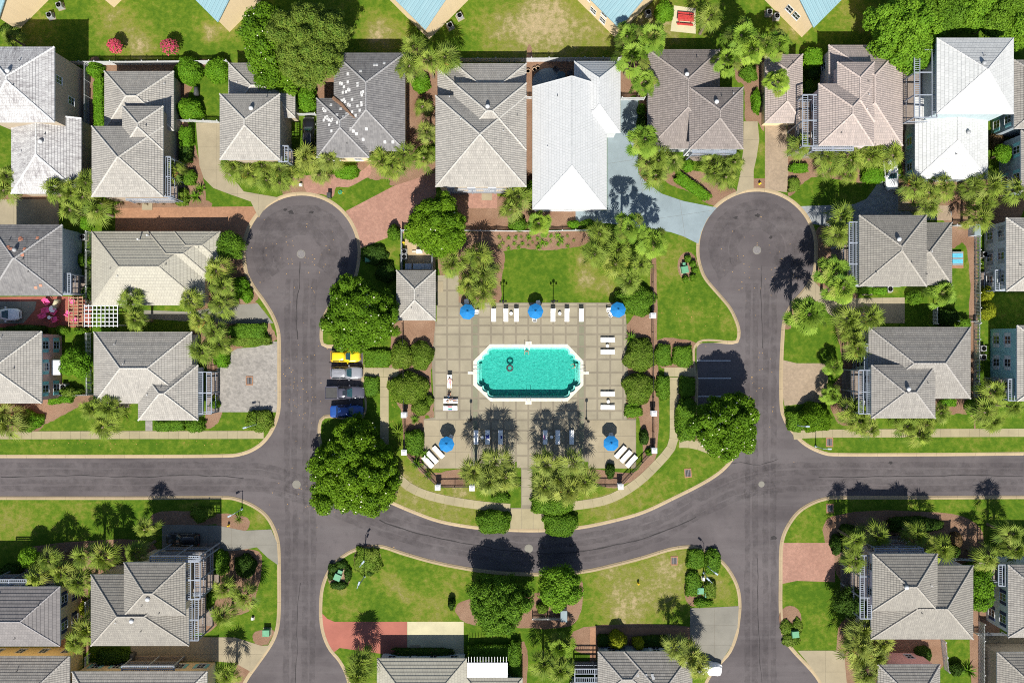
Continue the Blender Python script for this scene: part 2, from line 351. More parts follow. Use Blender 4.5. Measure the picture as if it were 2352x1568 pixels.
POOL_OUT = [(1125.5, 790), (1087, 829), (1087, 884), (1126.5, 921.5), (1303.5, 921.5), (1340, 884), (1340, 829), (1303.5, 790)]
def arc(c, r, a0, a1, n=5): return [(c[0]+r*math.cos(R(a0+(a1-a0)*i/n)), c[1]+r*math.sin(R(a0+(a1-a0)*i/n))) for i in range(n+1)]
def scallop(x0, y0, x1, y1):   # stepped scalloped corner made of three concave arcs
    out = []
    for i in range(3):
        ax, ay = x0+(x1-x0)*i/3, y0+(y1-y0)*i/3; bx, by = x0+(x1-x0)*(i+1)/3, y0+(y1-y0)*(i+1)/3
        for k in range(4):
            t = k/4; q = .28*math.sin(math.pi*t); mx, my = ax+(bx-ax)*t, ay+(by-ay)*t
            cx, cy = 1214, 856; L = math.hypot(cx-mx, cy-my); d = math.hypot(bx-ax, by-ay)
            out.append((mx-(cx-mx)/L*q*d, my-(cy-my)/L*q*d))
    return out+[(x1, y1)]
POOL_IN = scallop(1131, 798, 1096, 836)+scallop(1096, 876, 1131, 914)+scallop(1297, 914, 1333, 876)+scallop(1333, 836, 1297, 798)
def px2w(poly, z=G): return [tuple(W(x, y, z)[:2]) for x, y in poly]
# bare and dry patches of lawn: (x, y, radius, amount)
DRY = [(250, 30, 60, .34), (320, 110, 38, .5), (300, 95, 70, .2), (60, 60, 60, .3), (480, 75, 25, .7), (530, 60, 30, .5), (860, 75, 40, .5), (900, 80, 60, .3), (1240, 45, 135, .36), (1270, 45, 75, .36), (1200, 95, 60, .24), (1360, 80, 55, .32), (1130, 60, 50, .3), (1310, 100, 60, .12), (1450, 70, 60, .3), (1500, 50, 80, .28), (1560, 40, 70, .3), (1960, 40, 50, .35), (1820, 70, 40, .5), (2050, 55, 40, .5), (1345, 650, 35, .55), (1340, 600, 28, .5), (1400, 665, 24, .5), (1530, 620, 50, .3), (1560, 560, 40, .25), (1590, 730, 40, .2), (1680, 745, 20, .3), (1640, 580, 30, .2), (1560, 1000, 30, .25), (960, 1140, 90, .42), (1060, 1185, 60, .42), (900, 1110, 40, .35), (1060, 1125, 30, .4), (1390, 1170, 70, .35), (1480, 1140, 50, .25), (1600, 1060, 60, .2), (1470, 1330, 120, .33), (1420, 1400, 70, .26), (1400, 1300, 60, .22), (1550, 1290, 60, .26), (1540, 1350, 60, .2), (1640, 1330, 40, .3), (1660, 1370, 40, .32), (1440, 1430, 50, .2), (900, 1340, 30, .45), (930, 1370, 28, .42), (785, 1345, 25, .45), (800, 1400, 20, .3), (1000, 1420, 60, .3), (1040, 1330, 60, .3), (1380, 960, 10, 0), (20, 1200, 60, .3), (180, 1150, 30, .3), (230, 940, 40, .3), (100, 1170, 60, .2), (2310, 1030, 60, .15), (590, 1195, 25, .35), (620, 1165, 30, .25), (845, 870, 20, .3), (860, 800, 30, .25), (1850, 1190, 40, .2), (1830, 1240, 14, .5), (2150, 1170, 90, .15), (1470, 985, 20, .3), (950, 560, 40, .25), (895, 580, 20, .3), (2230, 600, 30, .2), (1700, 410, 20, .3), (1000, 240, 20, .2), (2000, 200, 30, .3), (1745, 340, 20, .5), (1800, 1480, 30, .2), (430, 1160, 20, .15), (1110, 1060, 20, .1)]
def lawn(name, poly, holes=()):
    P = px2w(poly); H = [px2w(h) for h in holes]
    xs = np.arange(-88, 88.1, 1.3); ys = np.arange(-60, 60.1, 1.3); X, Y = np.meshgrid(xs, ys); X, Y = X.ravel(), Y.ravel()
    k = np_inside(P, X, Y)
    for h in H: k &= ~np_inside(h, X, Y)
    va, fa = cdt(P, H, list(zip(X[k], Y[k])))
    me = bpy.data.meshes.new(name); 
    a, b, c = va[fa[:, 0]], va[fa[:, 1]], va[fa[:, 2]]; cr = (b[:, 0]-a[:, 0])*(c[:, 1]-a[:, 1])-(b[:, 1]-a[:, 1])*(c[:, 0]-a[:, 0])
    fa[cr < 0] = fa[cr < 0][:, ::-1]
    me.from_pydata([(x, y, G) for x, y in va], [], fa.tolist()); me.materials.append(M_LAWN)
    d = np.full(len(va), .20); PX = va[:, 0]*PXM+1176; PY = 784-va[:, 1]*PXM
    for x, y, r, am in DRY: d += am*np.exp(-((PX-x)**2+(PY-y)**2)/(r*r*.75))
    at = me.color_attributes.new('dry', 'FLOAT_COLOR', 'POINT'); cc = np.ones((len(va), 4)); cc[:, 0] = np.clip(d, 0, 1.05); at.data.foreach_set('color', cc.ravel())
    o = bpy.data.objects.new(name, me); link(o); o['kind'] = 'structure'; return o
lawn('lawn_north', north, [POOL_OUT]); lawn('lawn_south_west', sw); lawn('lawn_south_middle', smid); lawn('lawn_south_east', se)
sheet('road', [(-300, -300), (2650, -300), (2650, 1850), (-300, 1850)], 0.0, M_ASPH, holes=[POOL_OUT])
def resample(P, step):
    P = [Vector(p) for p in P]; out = [P[0].copy()]; need = step
    for i in range(len(P)-1):
        a, b = P[i], P[i+1]; L = (b-a).length; t = 0
        while L-t >= need: t += need; out.append(a+(b-a)*(t/L)); need = step
        need -= L-t
    if (out[-1]-P[-1]).length > .05: out.append(P[-1].copy())
    return out
def offs(P, i, w):
    d = (P[min(i+1, len(P)-1)]-P[max(i-1, 0)]).normalized(); return P[i]+Vector((-d.y, d.x))*w
KE = struct('kerb')
def kerb(line, side=1, w=.52):   # line = road edge; side=+1: lawn lies to the left of travel in world
    P = resample([W(x, y).xy for x, y in smooth_poly(line, 4, False)], .75); n = len(P)
    for s in range(0, n-1, 4):
        e = min(s+4, n-1); mb = MB(); rings = []
        for i in range(s, e+1):
            g = .02 if i == e else 0
            q = P[i] if not g else P[i]+(P[i-1]-P[i]).normalized()*g
            d = (P[min(i+1, n-1)]-P[max(i-1, 0)]).normalized(); nn = Vector((-d.y, d.x))*side
            pr = [(-.32, 0), (-.30, .03), (-.12, .10), (-.07, .135), (w-.30, .137), (w-.30, .05)]
            ring = [(q+nn*a).to_3d()+Vector((0, 0, z)) for a, z in pr]
            rings.append(ring if side > 0 else ring[::-1])
        mb.grid(rings, 0, True, True); o = mb.build('kerb_segment', M_KERB, KE)
kerb([p for p in north[:-3]], 1)
kerb(sw[:17], -1); kerb(smid[27:]+smid[:26], -1); kerb(se[:17], 1)
# mulch beds
BLOCKS = [north, sw, smid, se]
def keep_in(poly, m=3.0):   # pull outline points that fall on the road back behind the kerb
    cx = sum(q[0] for q in poly)/len(poly); cy = sum(q[1] for q in poly)/len(poly); out = []
    for x, y in poly:
        for _ in range(40):
            L = math.hypot(cx-x, cy-y) or 1; ex, ey = x-(cx-x)/L*m, y-(cy-y)/L*m
            if any(inside(b, ex, ey) for b in BLOCKS): break
            x += (cx-x)/L*1.5; y += (cy-y)/L*1.5
        out.append((x, y))
    return out
Z1, Z2, Z3, Z4 = G+.004, G+.008, G+.012, G+.016
BEDS = [
 [(236, 148), (402, 148), (402, 168), (240, 168)], [(395, 142), (530, 142), (528, 176), (490, 166), (470, 172), (445, 195), (428, 240), (430, 290), (400, 290), (400, 200)],
 [(690, 150), (768, 150), (768, 226), (735, 240), (690, 205)], [(930, 120), (1008, 150), (1005, 310), (965, 335), (932, 345)], [(830, 370), (1000, 372), (1000, 394), (905, 427), (892, 411), (855, 413), (835, 398)],
 [(600, 400), (703, 402), (706, 441), (655, 449), (640, 430)], [(1208, 138), (1224, 138), (1224, 432), (1208, 432)], [(1020, 440), (1320, 482), (1322, 524), (1010, 524)],
 [(1072, 533), (1352, 533), (1346, 560), (1300, 570), (1250, 575), (1200, 571), (1160, 577), (1110, 590), (1080, 570)], [(1020, 560), (1150, 570), (1152, 640), (1140, 700), (1050, 700), (1010, 632)],
 [(1495, 600), (1508, 600), (1508, 960), (1495, 960)], [(912, 738), (1000, 738), (998, 800), (990, 860), (996, 957), (976, 960), (976, 1078), (1062, 1078), (1075, 1112), (1008, 1114), (935, 1045), (922, 950), (908, 920), (893, 880), (896, 800)],
 [(1435, 760), (1500, 735), (1508, 1042), (1430, 1114), (1380, 1114), (1350, 1078), (1466, 1078), (1468, 962), (1440, 955)], [(1510, 780), (1600, 788), (1600, 850), (1540, 850), (1512, 835)], [(1558, 862), (1600, 862), (1602, 920), (1620, 1010), (1560, 1012)],
 [(1690, 110), (1757, 110), (1757, 292), (1740, 280), (1712, 276), (1710, 200), (1690, 180)], [(1530, 392), (1620, 398), (1692, 440), (1660, 466), (1630, 470), (1580, 440), (1532, 420)], [(1440, 150), (1490, 150), (1490, 400), (1468, 400), (1468, 230), (1428, 226), (1428, 140)],
 [(2073, 165), (2094, 165), (2096, 390), (2073, 390)], [(1810, 330), (1880, 340), (2040, 375), (2042, 410), (2010, 422), (1920, 412), (1870, 406), (1838, 426), (1822, 446), (1808, 440)], [(2072, 410), (2330, 415), (2330, 512), (2180, 514), (2165, 482), (2100, 478), (2074, 455)],
 [(2187, 512), (2242, 512), (2240, 1000), (2226, 760), (2228, 640), (2215, 560), (2187, 570)], [(1880, 522), (1973, 500), (1973, 662), (1950, 690), (1895, 668), (1870, 640), (1880, 600)], [(1802, 722), (1816, 704), (1826, 730), (1815, 755), (1802, 752)],
 [(1920, 720), (1995, 740), (2000, 960), (1985, 985), (1925, 970), (1905, 905), (1936, 850), (1930, 800)], [(2130, 900), (2250, 900), (2250, 960), (2215, 950), (2160, 948)], [(92, 912), (218, 906), (178, 935), (140, 955), (90, 975)], [(0, 900), (95, 905), (95, 985), (0, 985)],
 [(455, 700), (520, 700), (540, 690), (590, 697), (632, 768), (630, 783), (560, 797), (520, 815), (498, 850), (470, 840), (440, 760)], [(485, 895), (508, 900), (510, 950), (492, 978), (470, 975)], [(520, 520), (562, 540), (562, 630), (590, 690), (470, 700), (470, 620)],
 [(360, 1176), (497, 1178), (498, 1202), (368, 1206)], [(497, 1182), (530, 1180), (572, 1192), (562, 1218), (500, 1206)], [(462, 1262), (588, 1264), (600, 1310), (592, 1350), (575, 1400), (520, 1420), (462, 1445)], [(60, 1260), (330, 1240), (340, 1300), (210, 1330), (210, 1480), (140, 1500), (120, 1340)],
 [(556+24, 0+1456), (600, 1446), (628, 1448), (632, 1470), (600, 1482), (585, 1476)], [(1912, 1185), (2210, 1185), (2240, 1280), (2000, 1345), (1950, 1350), (1916, 1300)], [(1940, 1420), (2095, 1460), (2170, 1470), (2165, 1530), (2100, 1568), (1940, 1568)], [(2235, 1290), (2290, 1290), (2290, 1600), (2235, 1600)],
 [(1195, 1478), (1212, 1500), (1206, 1600), (1180, 1600)], [(1060, 1380), (1240, 1360), (1330, 1330), (1335, 1400), (1300, 1440), (1180, 1440), (1070, 1430)], [(1340, 1440), (1600, 1440), (1600, 1500), (1340, 1500)], [(560, 1500), (600, 1500), (560, 1590), (520, 1600)], [(0, 448), (100, 445), (140, 452), (100, 462), (0, 460)], [(200, 150), (236, 150), (236, 300), (212, 330), (200, 320)], [(400, 290), (430, 285), (460, 380), (470, 470), (400, 472)], [(330, 452), (460, 455), (470, 478), (265, 480)]]
_jr = random.Random(2)
for i, b in enumerate(BEDS): sheet('mulch_bed', [(x+_jr.uniform(-1.3, 1.3), y+_jr.uniform(-1.3, 1.3)) for x, y in keep_in(smooth_poly(b, 9))], Z1+.0004*(i % 9), M_MULCH)
for cx, cy, rx, ry in ((1579, 611, 23, 33), (779, 1322, 27, 32), (1591, 1352, 20, 40), (844, 1285, 32, 34), (597, 962, 30, 26), (1815, 1420, 26, 30)):
    sheet('mulch_bed', [(cx+rx*math.cos(a), cy+ry*math.sin(a)) for a in [k*math.pi/8 for k in range(16)]], Z1+.0002, M_MULCH)
for b in ([(955, 215), (1004, 205), (1003, 270), (975, 290), (955, 260)], [(2192, 560), (2216, 555), (2219, 620), (2218, 690), (2205, 725), (2190, 700)]): pass
sheet('garden_court', T(2, 0, [(135, 560), (580, 545), (575, 720), (200, 800), (140, 820)]), Z2, M_MULCH); sheet('round_patio', [(1262+40*math.cos(a), 190+34*math.sin(a)) for a in [k*math.pi/10 for k in range(20)]], Z3, M_BLUEC)
# driveways and paths
def drive(poly, mat, cell=0, ang=0, z=Z2, smooth=0, name='driveway'):
    pl = smooth_poly(poly, smooth) if smooth else poly
    o = sheet(name, pl, z, M_JOINT if cell else mat)
    if not cell: return o
    P = px2w(pl, z); c, s = math.cos(ang), math.sin(ang); Q = [(x*c+y*s, -x*s+y*c) for x, y in P]
    x0, x1 = min(q[0] for q in Q), max(q[0] for q in Q); y0, y1 = min(q[1] for q in Q), max(q[1] for q in Q); g = .012
    nx = max(1, round((x1-x0)/cell)); ny = max(1, round((y1-y0)/cell)); dx = (x1-x0)/nx; dy = (y1-y0)/ny
    ORG[o.name] = Vector(o.location)
    for i in range(nx):
        for j in range(ny):
            q = Q
            for a, b, cc in ((1, 0, x0+(i+1)*dx-g), (-1, 0, -(x0+i*dx+g)), (0, 1, y0+(j+1)*dy-g), (0, -1, -(y0+j*dy+g))):
                q = clip_half(q, a, b, cc)
                if len(q) < 3: break
            if len(q) < 3 or area(q) < .08: continue
            pw = [(x*c-y*s, x*s+y*c) for x, y in q]
            va, fa = cdt(pw)
            mb = MB(); mb.v = [(x, y, z+.012) for x, y in va]
            for f in fa:
                A, B, C = va[f]
                if (B[0]-A[0])*(C[1]-A[1])-(B[1]-A[1])*(C[0]-A[0]) < 0: f = f[::-1]
                mb.f.append(tuple(int(k) for k in f)); mb.m.append(0); mb.uv.append([(0, 0)]*3)
            if mb.f: mb.build('slab', mat, o)
    return o
drive([(450, 282), (505, 282), (508, 375), (560, 440), (642, 454), (612, 473), (594, 500), (576, 463), (530, 447), (490, 432), (468, 410), (458, 380)], M_CONC, 3.4)
drive([(265, 478), (582, 474), (590, 492), (574, 515), (564, 545), (560, 550), (265, 550)], M_BRICKO)
drive([(-20, 458), (135, 458), (135, 520), (-20, 520)], M_CONC, 3)
drive([(0, 682), (210, 680), (210, 752), (0, 752)], M_BRICKR, name='patio', z=Z1+.0042); drive([(-20, 692), (60, 692), (84, 692), (80, 712), (66, 728), (54, 742), (-20, 744)], M_GREYC, 2.2, z=Z3)
drive([(497, 946), (497, 850), (520, 815), (545, 800), (588, 797), (630, 784), (640, 784), (640, 946)], M_COB, z=Z2)
drive([(330, 712), (440, 716), (520, 700), (592, 697), (628, 742), (535, 743), (440, 738), (330, 732)], M_GREYC, z=Z2+.001); drive([(334, 966), (350, 966), (350, 990), (334, 990)], M_COB, name='garden_path')
drive([(794, 485), (905, 427), (1000, 396), (1002, 445), (960, 470), (930, 535), (897, 543), (825, 572), (820, 545), (809, 512)], M_BRICKP, z=Z2)
drive([(703, 404), (770, 400), (800, 405), (835, 390), (850, 375), (852, 400), (832, 414), (800, 430), (772, 430), (765, 452), (740, 446), (704, 441)], M_BRICKP, smooth=3, z=Z2+.001)
drive([(1075, 438), (1142, 438), (1142, 478), (1075, 478)], M_BRICKP, z=Z2+.002, name='garden_path')
drive([(1395, 308), (1426, 304), (1426, 228), (1466, 228), (1466, 398), (1480, 415), (1520, 445), (1570, 462), (1646, 477), (1624, 504), (1611, 532), (1604, 560), (1570, 543), (1540, 533), (1480, 525), (1400, 513), (1322, 511), (1322, 484), (1395, 484)], M_BLUEC, 5.2, .15)
drive([(1708, 279), (1740, 279), (1744, 320), (1738, 360), (1731, 392), (1731, 433), (1712, 437), (1690, 448), (1700, 400), (1707, 345)], M_CONC, 3)
drive([(1757, 284), (1806, 284), (1811, 392), (1807, 442), (1764, 436), (1757, 434)], M_PAVT); drive([(1731, 410), (1757, 410), (1757, 434), (1731, 433)], M_MULCH, name='mulch_bed', z=Z1+.0035)
drive([(1835, 474), (1962, 469), (1990, 457), (2010, 430), (2020, 405), (2064, 405), (2064, 485), (2186, 485), (2186, 505), (1975, 506), (1900, 520), (1865, 514), (1852, 492)], M_STONE); drive([(2063, 432), (2074, 432), (2080, 460), (2100, 474), (2180, 472), (2188, 506), (2150, 506), (2150, 484), (2063, 484)], M_PAVT, z=Z3, name='garden_path')
drive([(1822, 697), (1866, 642), (1885, 662), (1910, 682), (1960, 685), (2078, 683), (2078, 742), (1950, 742), (1905, 722), (1878, 692), (1850, 690)], M_CONC, 3.2)
drive([(1796, 826), (1830, 834), (1898, 834), (1902, 870), (1895, 925), (1860, 925), (1802, 932), (1796, 900)], M_PAVT); drive([(1796, 1246), (1916, 1246), (1918, 1336), (1830, 1333), (1796, 1340)], M_BRICKP)
drive([(1832, 1493), (1938, 1493), (1945, 1568), (1960, 1640), (1915, 1620), (1884, 1560), (1862, 1530)], M_CONC, 3.6); drive([(740, 1408), (752, 1420), (768, 1427), (935, 1427), (935, 1500), (880, 1501), (780, 1487), (766, 1498), (752, 1472), (742, 1440)], M_REDC)
drive([(935.5, 1427), (1065, 1427), (1065, 1502), (935.5, 1502)], M_CREAMC); drive([(1585, 1396), (1640, 1394), (1697, 1391), (1694, 1440), (1680, 1482), (1652, 1525), (1600, 1500), (1585, 1460)], M_GREYC, 3.4)
drive([(1355, 1440), (1590, 1440), (1590, 1456), (1370, 1456), (1370, 1535), (1355, 1535)], M_BRICKO, name='garden_path', z=Z3); drive([(372, 1204), (500, 1206), (560, 1218), (623, 1215), (636, 1245), (639, 1297), (615, 1280), (590, 1256), (540, 1264), (372, 1264)], M_GREYC, 3.5)
drive([(300, 1478), (435, 1462), (540, 1463), (600, 1482), (620, 1481), (600, 1510), (577, 1542), (540, 1522), (500, 1518), (300, 1518)], M_CONC, 3.2); drive([(1548, 13), (1598, 20), (1598, 78), (1540, 72)], M_CREAMC, name='picnic_slab')
drive([(930, 545), (1000, 545), (1000, 622), (930, 622)], M_SAND, name='service_yard'); drive([(2250, 1455), (2400, 1455), (2400, 1520), (2250, 1520)], M_CONC, 1.5, name='patio')
# pavements made of separate panels
def path(name, pts, w, step, mat, z=Z4, t=.02):
    root = struct(name); P = resample([W(x, y).xy for x, y in smooth_poly(pts, 4, False)], step); n = len(P)
    for i in range(n-1):
        a0, a1 = offs(P, i, w/2), offs(P, i, -w/2); b0, b1 = offs(P, i+1, w/2), offs(P, i+1, -w/2)
        g = .02/max(.2, (P[i+1]-P[i]).length); b0, b1 = b0.lerp(a0, g), b1.lerp(a1, g)
        mb = MB(); mb.grid([[q.to_3d()+Vector((0, 0, h)) for q in (a1, b1, b0, a0)] for h in (G-.02, z+t)], 0); mb.build('panel', mat, root)
    return root
path('sidewalk_left', [(-40, 999), (120, 999), (300, 998.5), (450, 998.5), (606, 998)], 1.2, 1.5, M_WALK)
path('sidewalk_right', [(1822, 1000), (1860, 996), (1950, 995), (2150, 994), (2400, 993)], 1.25, 1.5, M_WALK)
path('sidewalk_pool_left', [(883, 866), (883, 960), (884, 1040), (895, 1075), (913, 1095), (950, 1124), (1013, 1145), (1103, 1160), (1172, 1166)], 1.3, 1.5, M_WALK); path('sidewalk_left_link', [(836, 855), (916, 855)], 1.4, 1.5, M_WALK)
path('sidewalk_pool_right', [(1250, 1167), (1326, 1160), (1401, 1145), (1463, 1109), (1508, 1067), (1540, 1030), (1548, 1005), (1548.5, 940), (1548.5, 866)], 1.35, 1.5, M_WALK); path('sidewalk_right_link', [(1526, 854), (1599, 854)], 1.4, 1.5, M_WALK); path('sidewalk_right_branch', [(1560, 1018), (1595, 1020), (1640, 1036), (1682, 1050)], 1.3, 1.5, M_WALK)
# parking bays
for nm, lines in (('parking_line', [(755, 833, 832), (755, 876, 832), (1601, 1678, 828), (1601, 1679, 868.5), (1601, 1679, 910)]),):
    for x0, x1, y in lines: sheet(nm, [(x0, y-1), (x1, y-1), (x1, y+1), (x0, y+1)], .005, M_WHITE)
# tar patches and seams on the road
M_TAR = plain('tar', (.034, .031, .032), .9, .2)
random.seed(5)
for pts, w in (([(0, 1094), (150, 1092), (300, 1095), (450, 1092), (560, 1096)], .10), ([(870, 1195), (960, 1224), (1060, 1246), (1170, 1264), (1290, 1270), (1420, 1250), (1520, 1222), (1600, 1186)], .12), ([(1880, 1094), (2050, 1095), (2200, 1092), (2352, 1094)], .10), ([(688, 600), (686, 660), (680, 720), (684, 780)], .10), ([(1750, 610), (1748, 700), (1752, 800)], .09), ([(1645, 1074), (1690, 1062), (1740, 1068), (1790, 1055)], .08), ([(690, 1340), (684, 1400), (682, 1480), (678, 1568)], .08), ([(1740, 1280), (1742, 1380), (1745, 1480), (1750, 1568)], .08)):
    P = resample([W(x+random.uniform(-2, 2), y+random.uniform(-2, 2)).xy for x, y in smooth_poly(pts, 4, False)], 1.0)
    mb = MB(); mb.grid([[offs(P, i, (random.uniform(.2, 1.)*w)).to_3d()+Vector((0, 0, .004)), offs(P, i, -random.uniform(.2, 1.)*w).to_3d()+Vector((0, 0, .004))] for i in range(len(P))], 0, False); mb.build('road_seam', M_TAR, kind='structure')
for x, y, s in ((668, 488, 9), (656, 482, 6), (716, 488, 7), (1740, 495, 8), (1690, 500, 7), (1770, 545, 6), (1776, 1235, 9), (2046, 1062, 7), (1310, 1252, 7)):
    sheet('tar_patch', [(x+s*random.uniform(.4, 1)*math.cos(a), y+s*random.uniform(.4, 1)*.7*math.sin(a)) for a in [k*math.pi/6 for k in range(12)]], .004, M_TAR, smooth=3)
# worn wheel tracks: darker rubbed asphalt
n = N('worn_asphalt'); ps = n.pos(); n.col((.036, .033, .035)); n.end(.9, .2); tr = n.n('BsdfTransparent'); ms = n.n('MixShader'); n.l(n.rng(n.noise(ps, .7, 5, .7), .38, .78, 0, .30), ms.inputs[0]); n.l(tr.outputs[0], ms.inputs[1]); n.l(n.b.outputs[0], ms.inputs[2]); n.l(ms.outputs[0], n.nt.nodes['Material Output'].inputs[0]); M_TRACK = n.m
def track(pts, w, z=.0022):
    P = resample([W(x, y).xy for x, y in smooth_poly(pts, 5, False)], 1.0); mb = MB(); mb.grid([[offs(P, i, w/2*random.uniform(.7, 1.2)).to_3d()+Vector((0, 0, z)), offs(P, i, -w/2*random.uniform(.7, 1.2)).to_3d()+Vector((0, 0, z))] for i in range(len(P))], 0, False); mb.build('wheel_track', M_TRACK, kind='structure')
for cx, cy, ro, sd in ((692, 580, 1., 1), (1739, 572, 1., -1)):
    for r_ in (55, 78, 100): track([(cx+r_*ro*math.cos(R(a)), cy+r_*math.sin(R(a))) for a in range(140, 420, 20)], 1.6)
for dx in (-28, -10, 14, 32): track([(690+dx, 640), (686+dx, 760), (688+dx, 900), (686+dx, 1040), (688+dx, 1240), (686+dx, 1420), (684+dx, 1568)], .9, .0026); track([(1747+dx, 650), (1746+dx, 800), (1745+dx, 960), (1745+dx, 1180), (1745+dx, 1400), (1745+dx, 1568)], .9, .0026)
for dy in (-26, -10, 12, 28): track([(0, 1094+dy), (250, 1094+dy), (500, 1094+dy), (620, 1100+dy), (760, 1150+dy), (900, 1204+dy), (1060, 1244+dy), (1214, 1264+dy), (1380, 1250+dy), (1520, 1206+dy), (1640, 1140+dy), (1760, 1100+dy), (1950, 1094+dy), (2352, 1094+dy)], .9, .003)
# ------------------------------------------------------------------ pool and deck
DZ = G+.02
deck_poly = [(1003, 632), (1048, 632), (1050, 695), (1436, 695), (1440, 760), (1442, 860), (1438, 930), (1440, 962), (1461, 962), (1461, 1075), (1351, 1075), (1351, 1060), (1223, 1060), (1223, 1166), (1250, 1166), (1250, 1214), (1172, 1214), (1172, 1166), (1197, 1166), (1197, 1060), (1083, 1060), (1083, 1075), (973, 1075), (973, 962), (998, 958), (995, 900), (992, 830), (1000, 738), (1003, 738)]
DECK = sheet('pool_deck', deck_poly, DZ, M_BAND, holes=[POOL_OUT]); ORG[DECK.name] = Vector(DECK.location)
xs = [969, 998, 1027, 1055.5, 1084, 1099, 1127.7, 1156.3, 1185, 1213.5, 1242, 1270.7, 1299.3, 1328, 1343, 1372, 1401.5, 1431, 1462]; ys = [630, 667, 703, 728, 747, 767, 796, 825, 855, 885, 914, 943, 964, 988, 1017, 1046, 1076]
PO = px2w(POOL_OUT)
def convex_clip_out(poly, conv):   # parts of poly outside a convex polygon (counter-clockwise in world)
    res = []; rem = poly; s = sum(conv[i][0]*conv[(i+1) % len(conv)][1]-conv[(i+1) % len(conv)][0]*conv[i][1] for i in range(len(conv)))
    cv = conv if s > 0 else conv[::-1]
    for i in range(len(cv)):
        (ax, ay), (bx, by) = cv[i], cv[(i+1) % len(cv)]; a, b = by-ay, -(bx-ax); c = a*ax+b*ay
        o = clip_half(rem, -a, -b, -c)
        if len(o) >= 3 and area(o) > .02: res.append(o)
        rem = clip_half(rem, a, b, c)
        if len(rem) < 3 or area(rem) < .005: break
    return res
dp = px2w(deck_poly); conc_l = [(975, 965), (1081, 965), (1081, 1073), (975, 1073)]; conc_r = [(1353, 965), (1459, 965), (1459, 1073), (1353, 1073)]
for i in range(len(xs)-1):
    for j in range(len(ys)-1):
        b = 2.1; x0, x1, y0, y1 = xs[i]+b, xs[i+1]-b, ys[j]+b, ys[j+1]-b; cx, cy = (x0+x1)/2, (y0+y1)/2
        if cy > 964 and (cx < 1083 or cx > 1351): continue
        if cx > 1050 and cy < 720: y0 = max(y0, 696.5)
        x1 = min(x1, 1437); x0 = max(x0, 1004 if cy < 740 else 997)
        if y1-y0 < 3 or x1-x0 < 3: continue
        if not (inside(deck_poly, cx, cy) or sum(inside(deck_poly, *q) for q in ((x0, y0), (x1, y0), (x1, y1), (x0, y1))) >= 2): continue
        poly = px2w([(x0, y0), (x0, y1), (x1, y1), (x1, y0)]); pcs = convex_clip_out(poly, PO)
        mat = M_BANDG if (xs[i+1]-xs[i] < 17) else M_DECK
        for q in pcs: mb = MB(); mb.prism(q, DZ-.01, DZ+.012); recalc(mb.build('deck_panel', mat, DECK))
for px0, px1 in ((974, 1082), (1352, 1460)):
    for i in range(3):
        for j in range(3):
            x0 = px0+(px1-px0)*i/3+.3; x1 = px0+(px1-px0)*(i+1)/3-.3; y0 = 964+111*j/3+.3; y1 = 964+111*(j+1)/3-.3
            mb = MB(); mb.prism(px2w([(x0, y1), (x1, y1), (x1, y0), (x0, y0)]), DZ-.01, DZ+.014); recalc(mb.build('deck_slab', M_CONC, DECK))
for k in range(5):
    y0 = 1078+k*20.5
    if y0 > 1147: break
    mb = MB(); mb.prism(px2w([(1199, y0+19.5), (1221, y0+19.5), (1221, y0), (1199, y0)]), DZ-.01, DZ+.012); recalc(mb.build('deck_panel', M_DECK, DECK))
for i in range(3): mb = MB(); mb.prism(px2w([(1173+i*26, 1213), (1198+i*26, 1213), (1198+i*26, 1168), (1173+i*26, 1168)]), DZ-.01, DZ+.012); recalc(mb.build('entrance_slab', M_WALK, DECK))
n = N('pool_plaster'); ps = n.pos(); n.col(n.mix(n.rng(n.noise(ps, 1.2), .3, .7), (.34, .66, .60), (.40, .72, .66))); M_PLAS = n.end(.7)
n = N('pool_water'); ps = n.pos(); out = n.nt.nodes['Material Output']
w1 = n.noise(ps, 2.6, 5, .7); bp = n.n('Bump'); bp.inputs['Strength'].default_value = .55; bp.inputs['Distance'].default_value = .12; n.l(w1, bp.inputs['Height'])
tr = n.n('BsdfTransparent'); n.l(n.mix(n.rng(n.noise(ps, 3.4, 6, .8), .35, .68), (.62, .80, .80), (1., 1., 1.)), tr.inputs[0]); gl = n.n('BsdfGlossy'); gl.inputs['Roughness'].default_value = .05; n.l(bp.outputs[0], gl.inputs['Normal'])
fr = n.n('Fresnel'); fr.inputs[0].default_value = 1.33; n.l(bp.outputs[0], fr.inputs['Normal']); ms = n.n('MixShader'); n.l(fr.outputs[0], ms.inputs[0]); n.l(tr.outputs[0], ms.inputs[1]); n.l(gl.outputs[0], ms.inputs[2]); n.l(ms.outputs[0], out.inputs[0])
va_ = n.n('VolumeAbsorption'); va_.inputs[0].default_value = (.50, .945, .91, 1); va_.inputs[1].default_value = 1.0; n.l(va_.outputs[0], out.inputs[1]); M_WATER = n.m
M_COPE = plain('pool_coping_white', (.56, .54, .45), .7, .1); M_TILE = plain('pool_waterline_tile', (.20, .42, .40), .3, .2)
POOL = struct('swimming_pool')
def ring_strip(mb, outer, inner, z0, z1, mi=0):
    va, fa = cdt(outer, [inner])
    b = len(mb.v); mb.v += [(x, y, z1) for x, y in va]
    for f in fa:
        A, B, C = va[f]
        if (B[0]-A[0])*(C[1]-A[1])-(B[1]-A[1])*(C[0]-A[0]) < 0: f = f[::-1]
        mb.f.append(tuple(b+int(k) for k in f)); mb.m.append(mi); mb.uv.append([(0, 0)]*3)
mb = MB(); PI_ = px2w(POOL_IN); ring_strip(mb, PO, PI_, 0, DZ+.05)
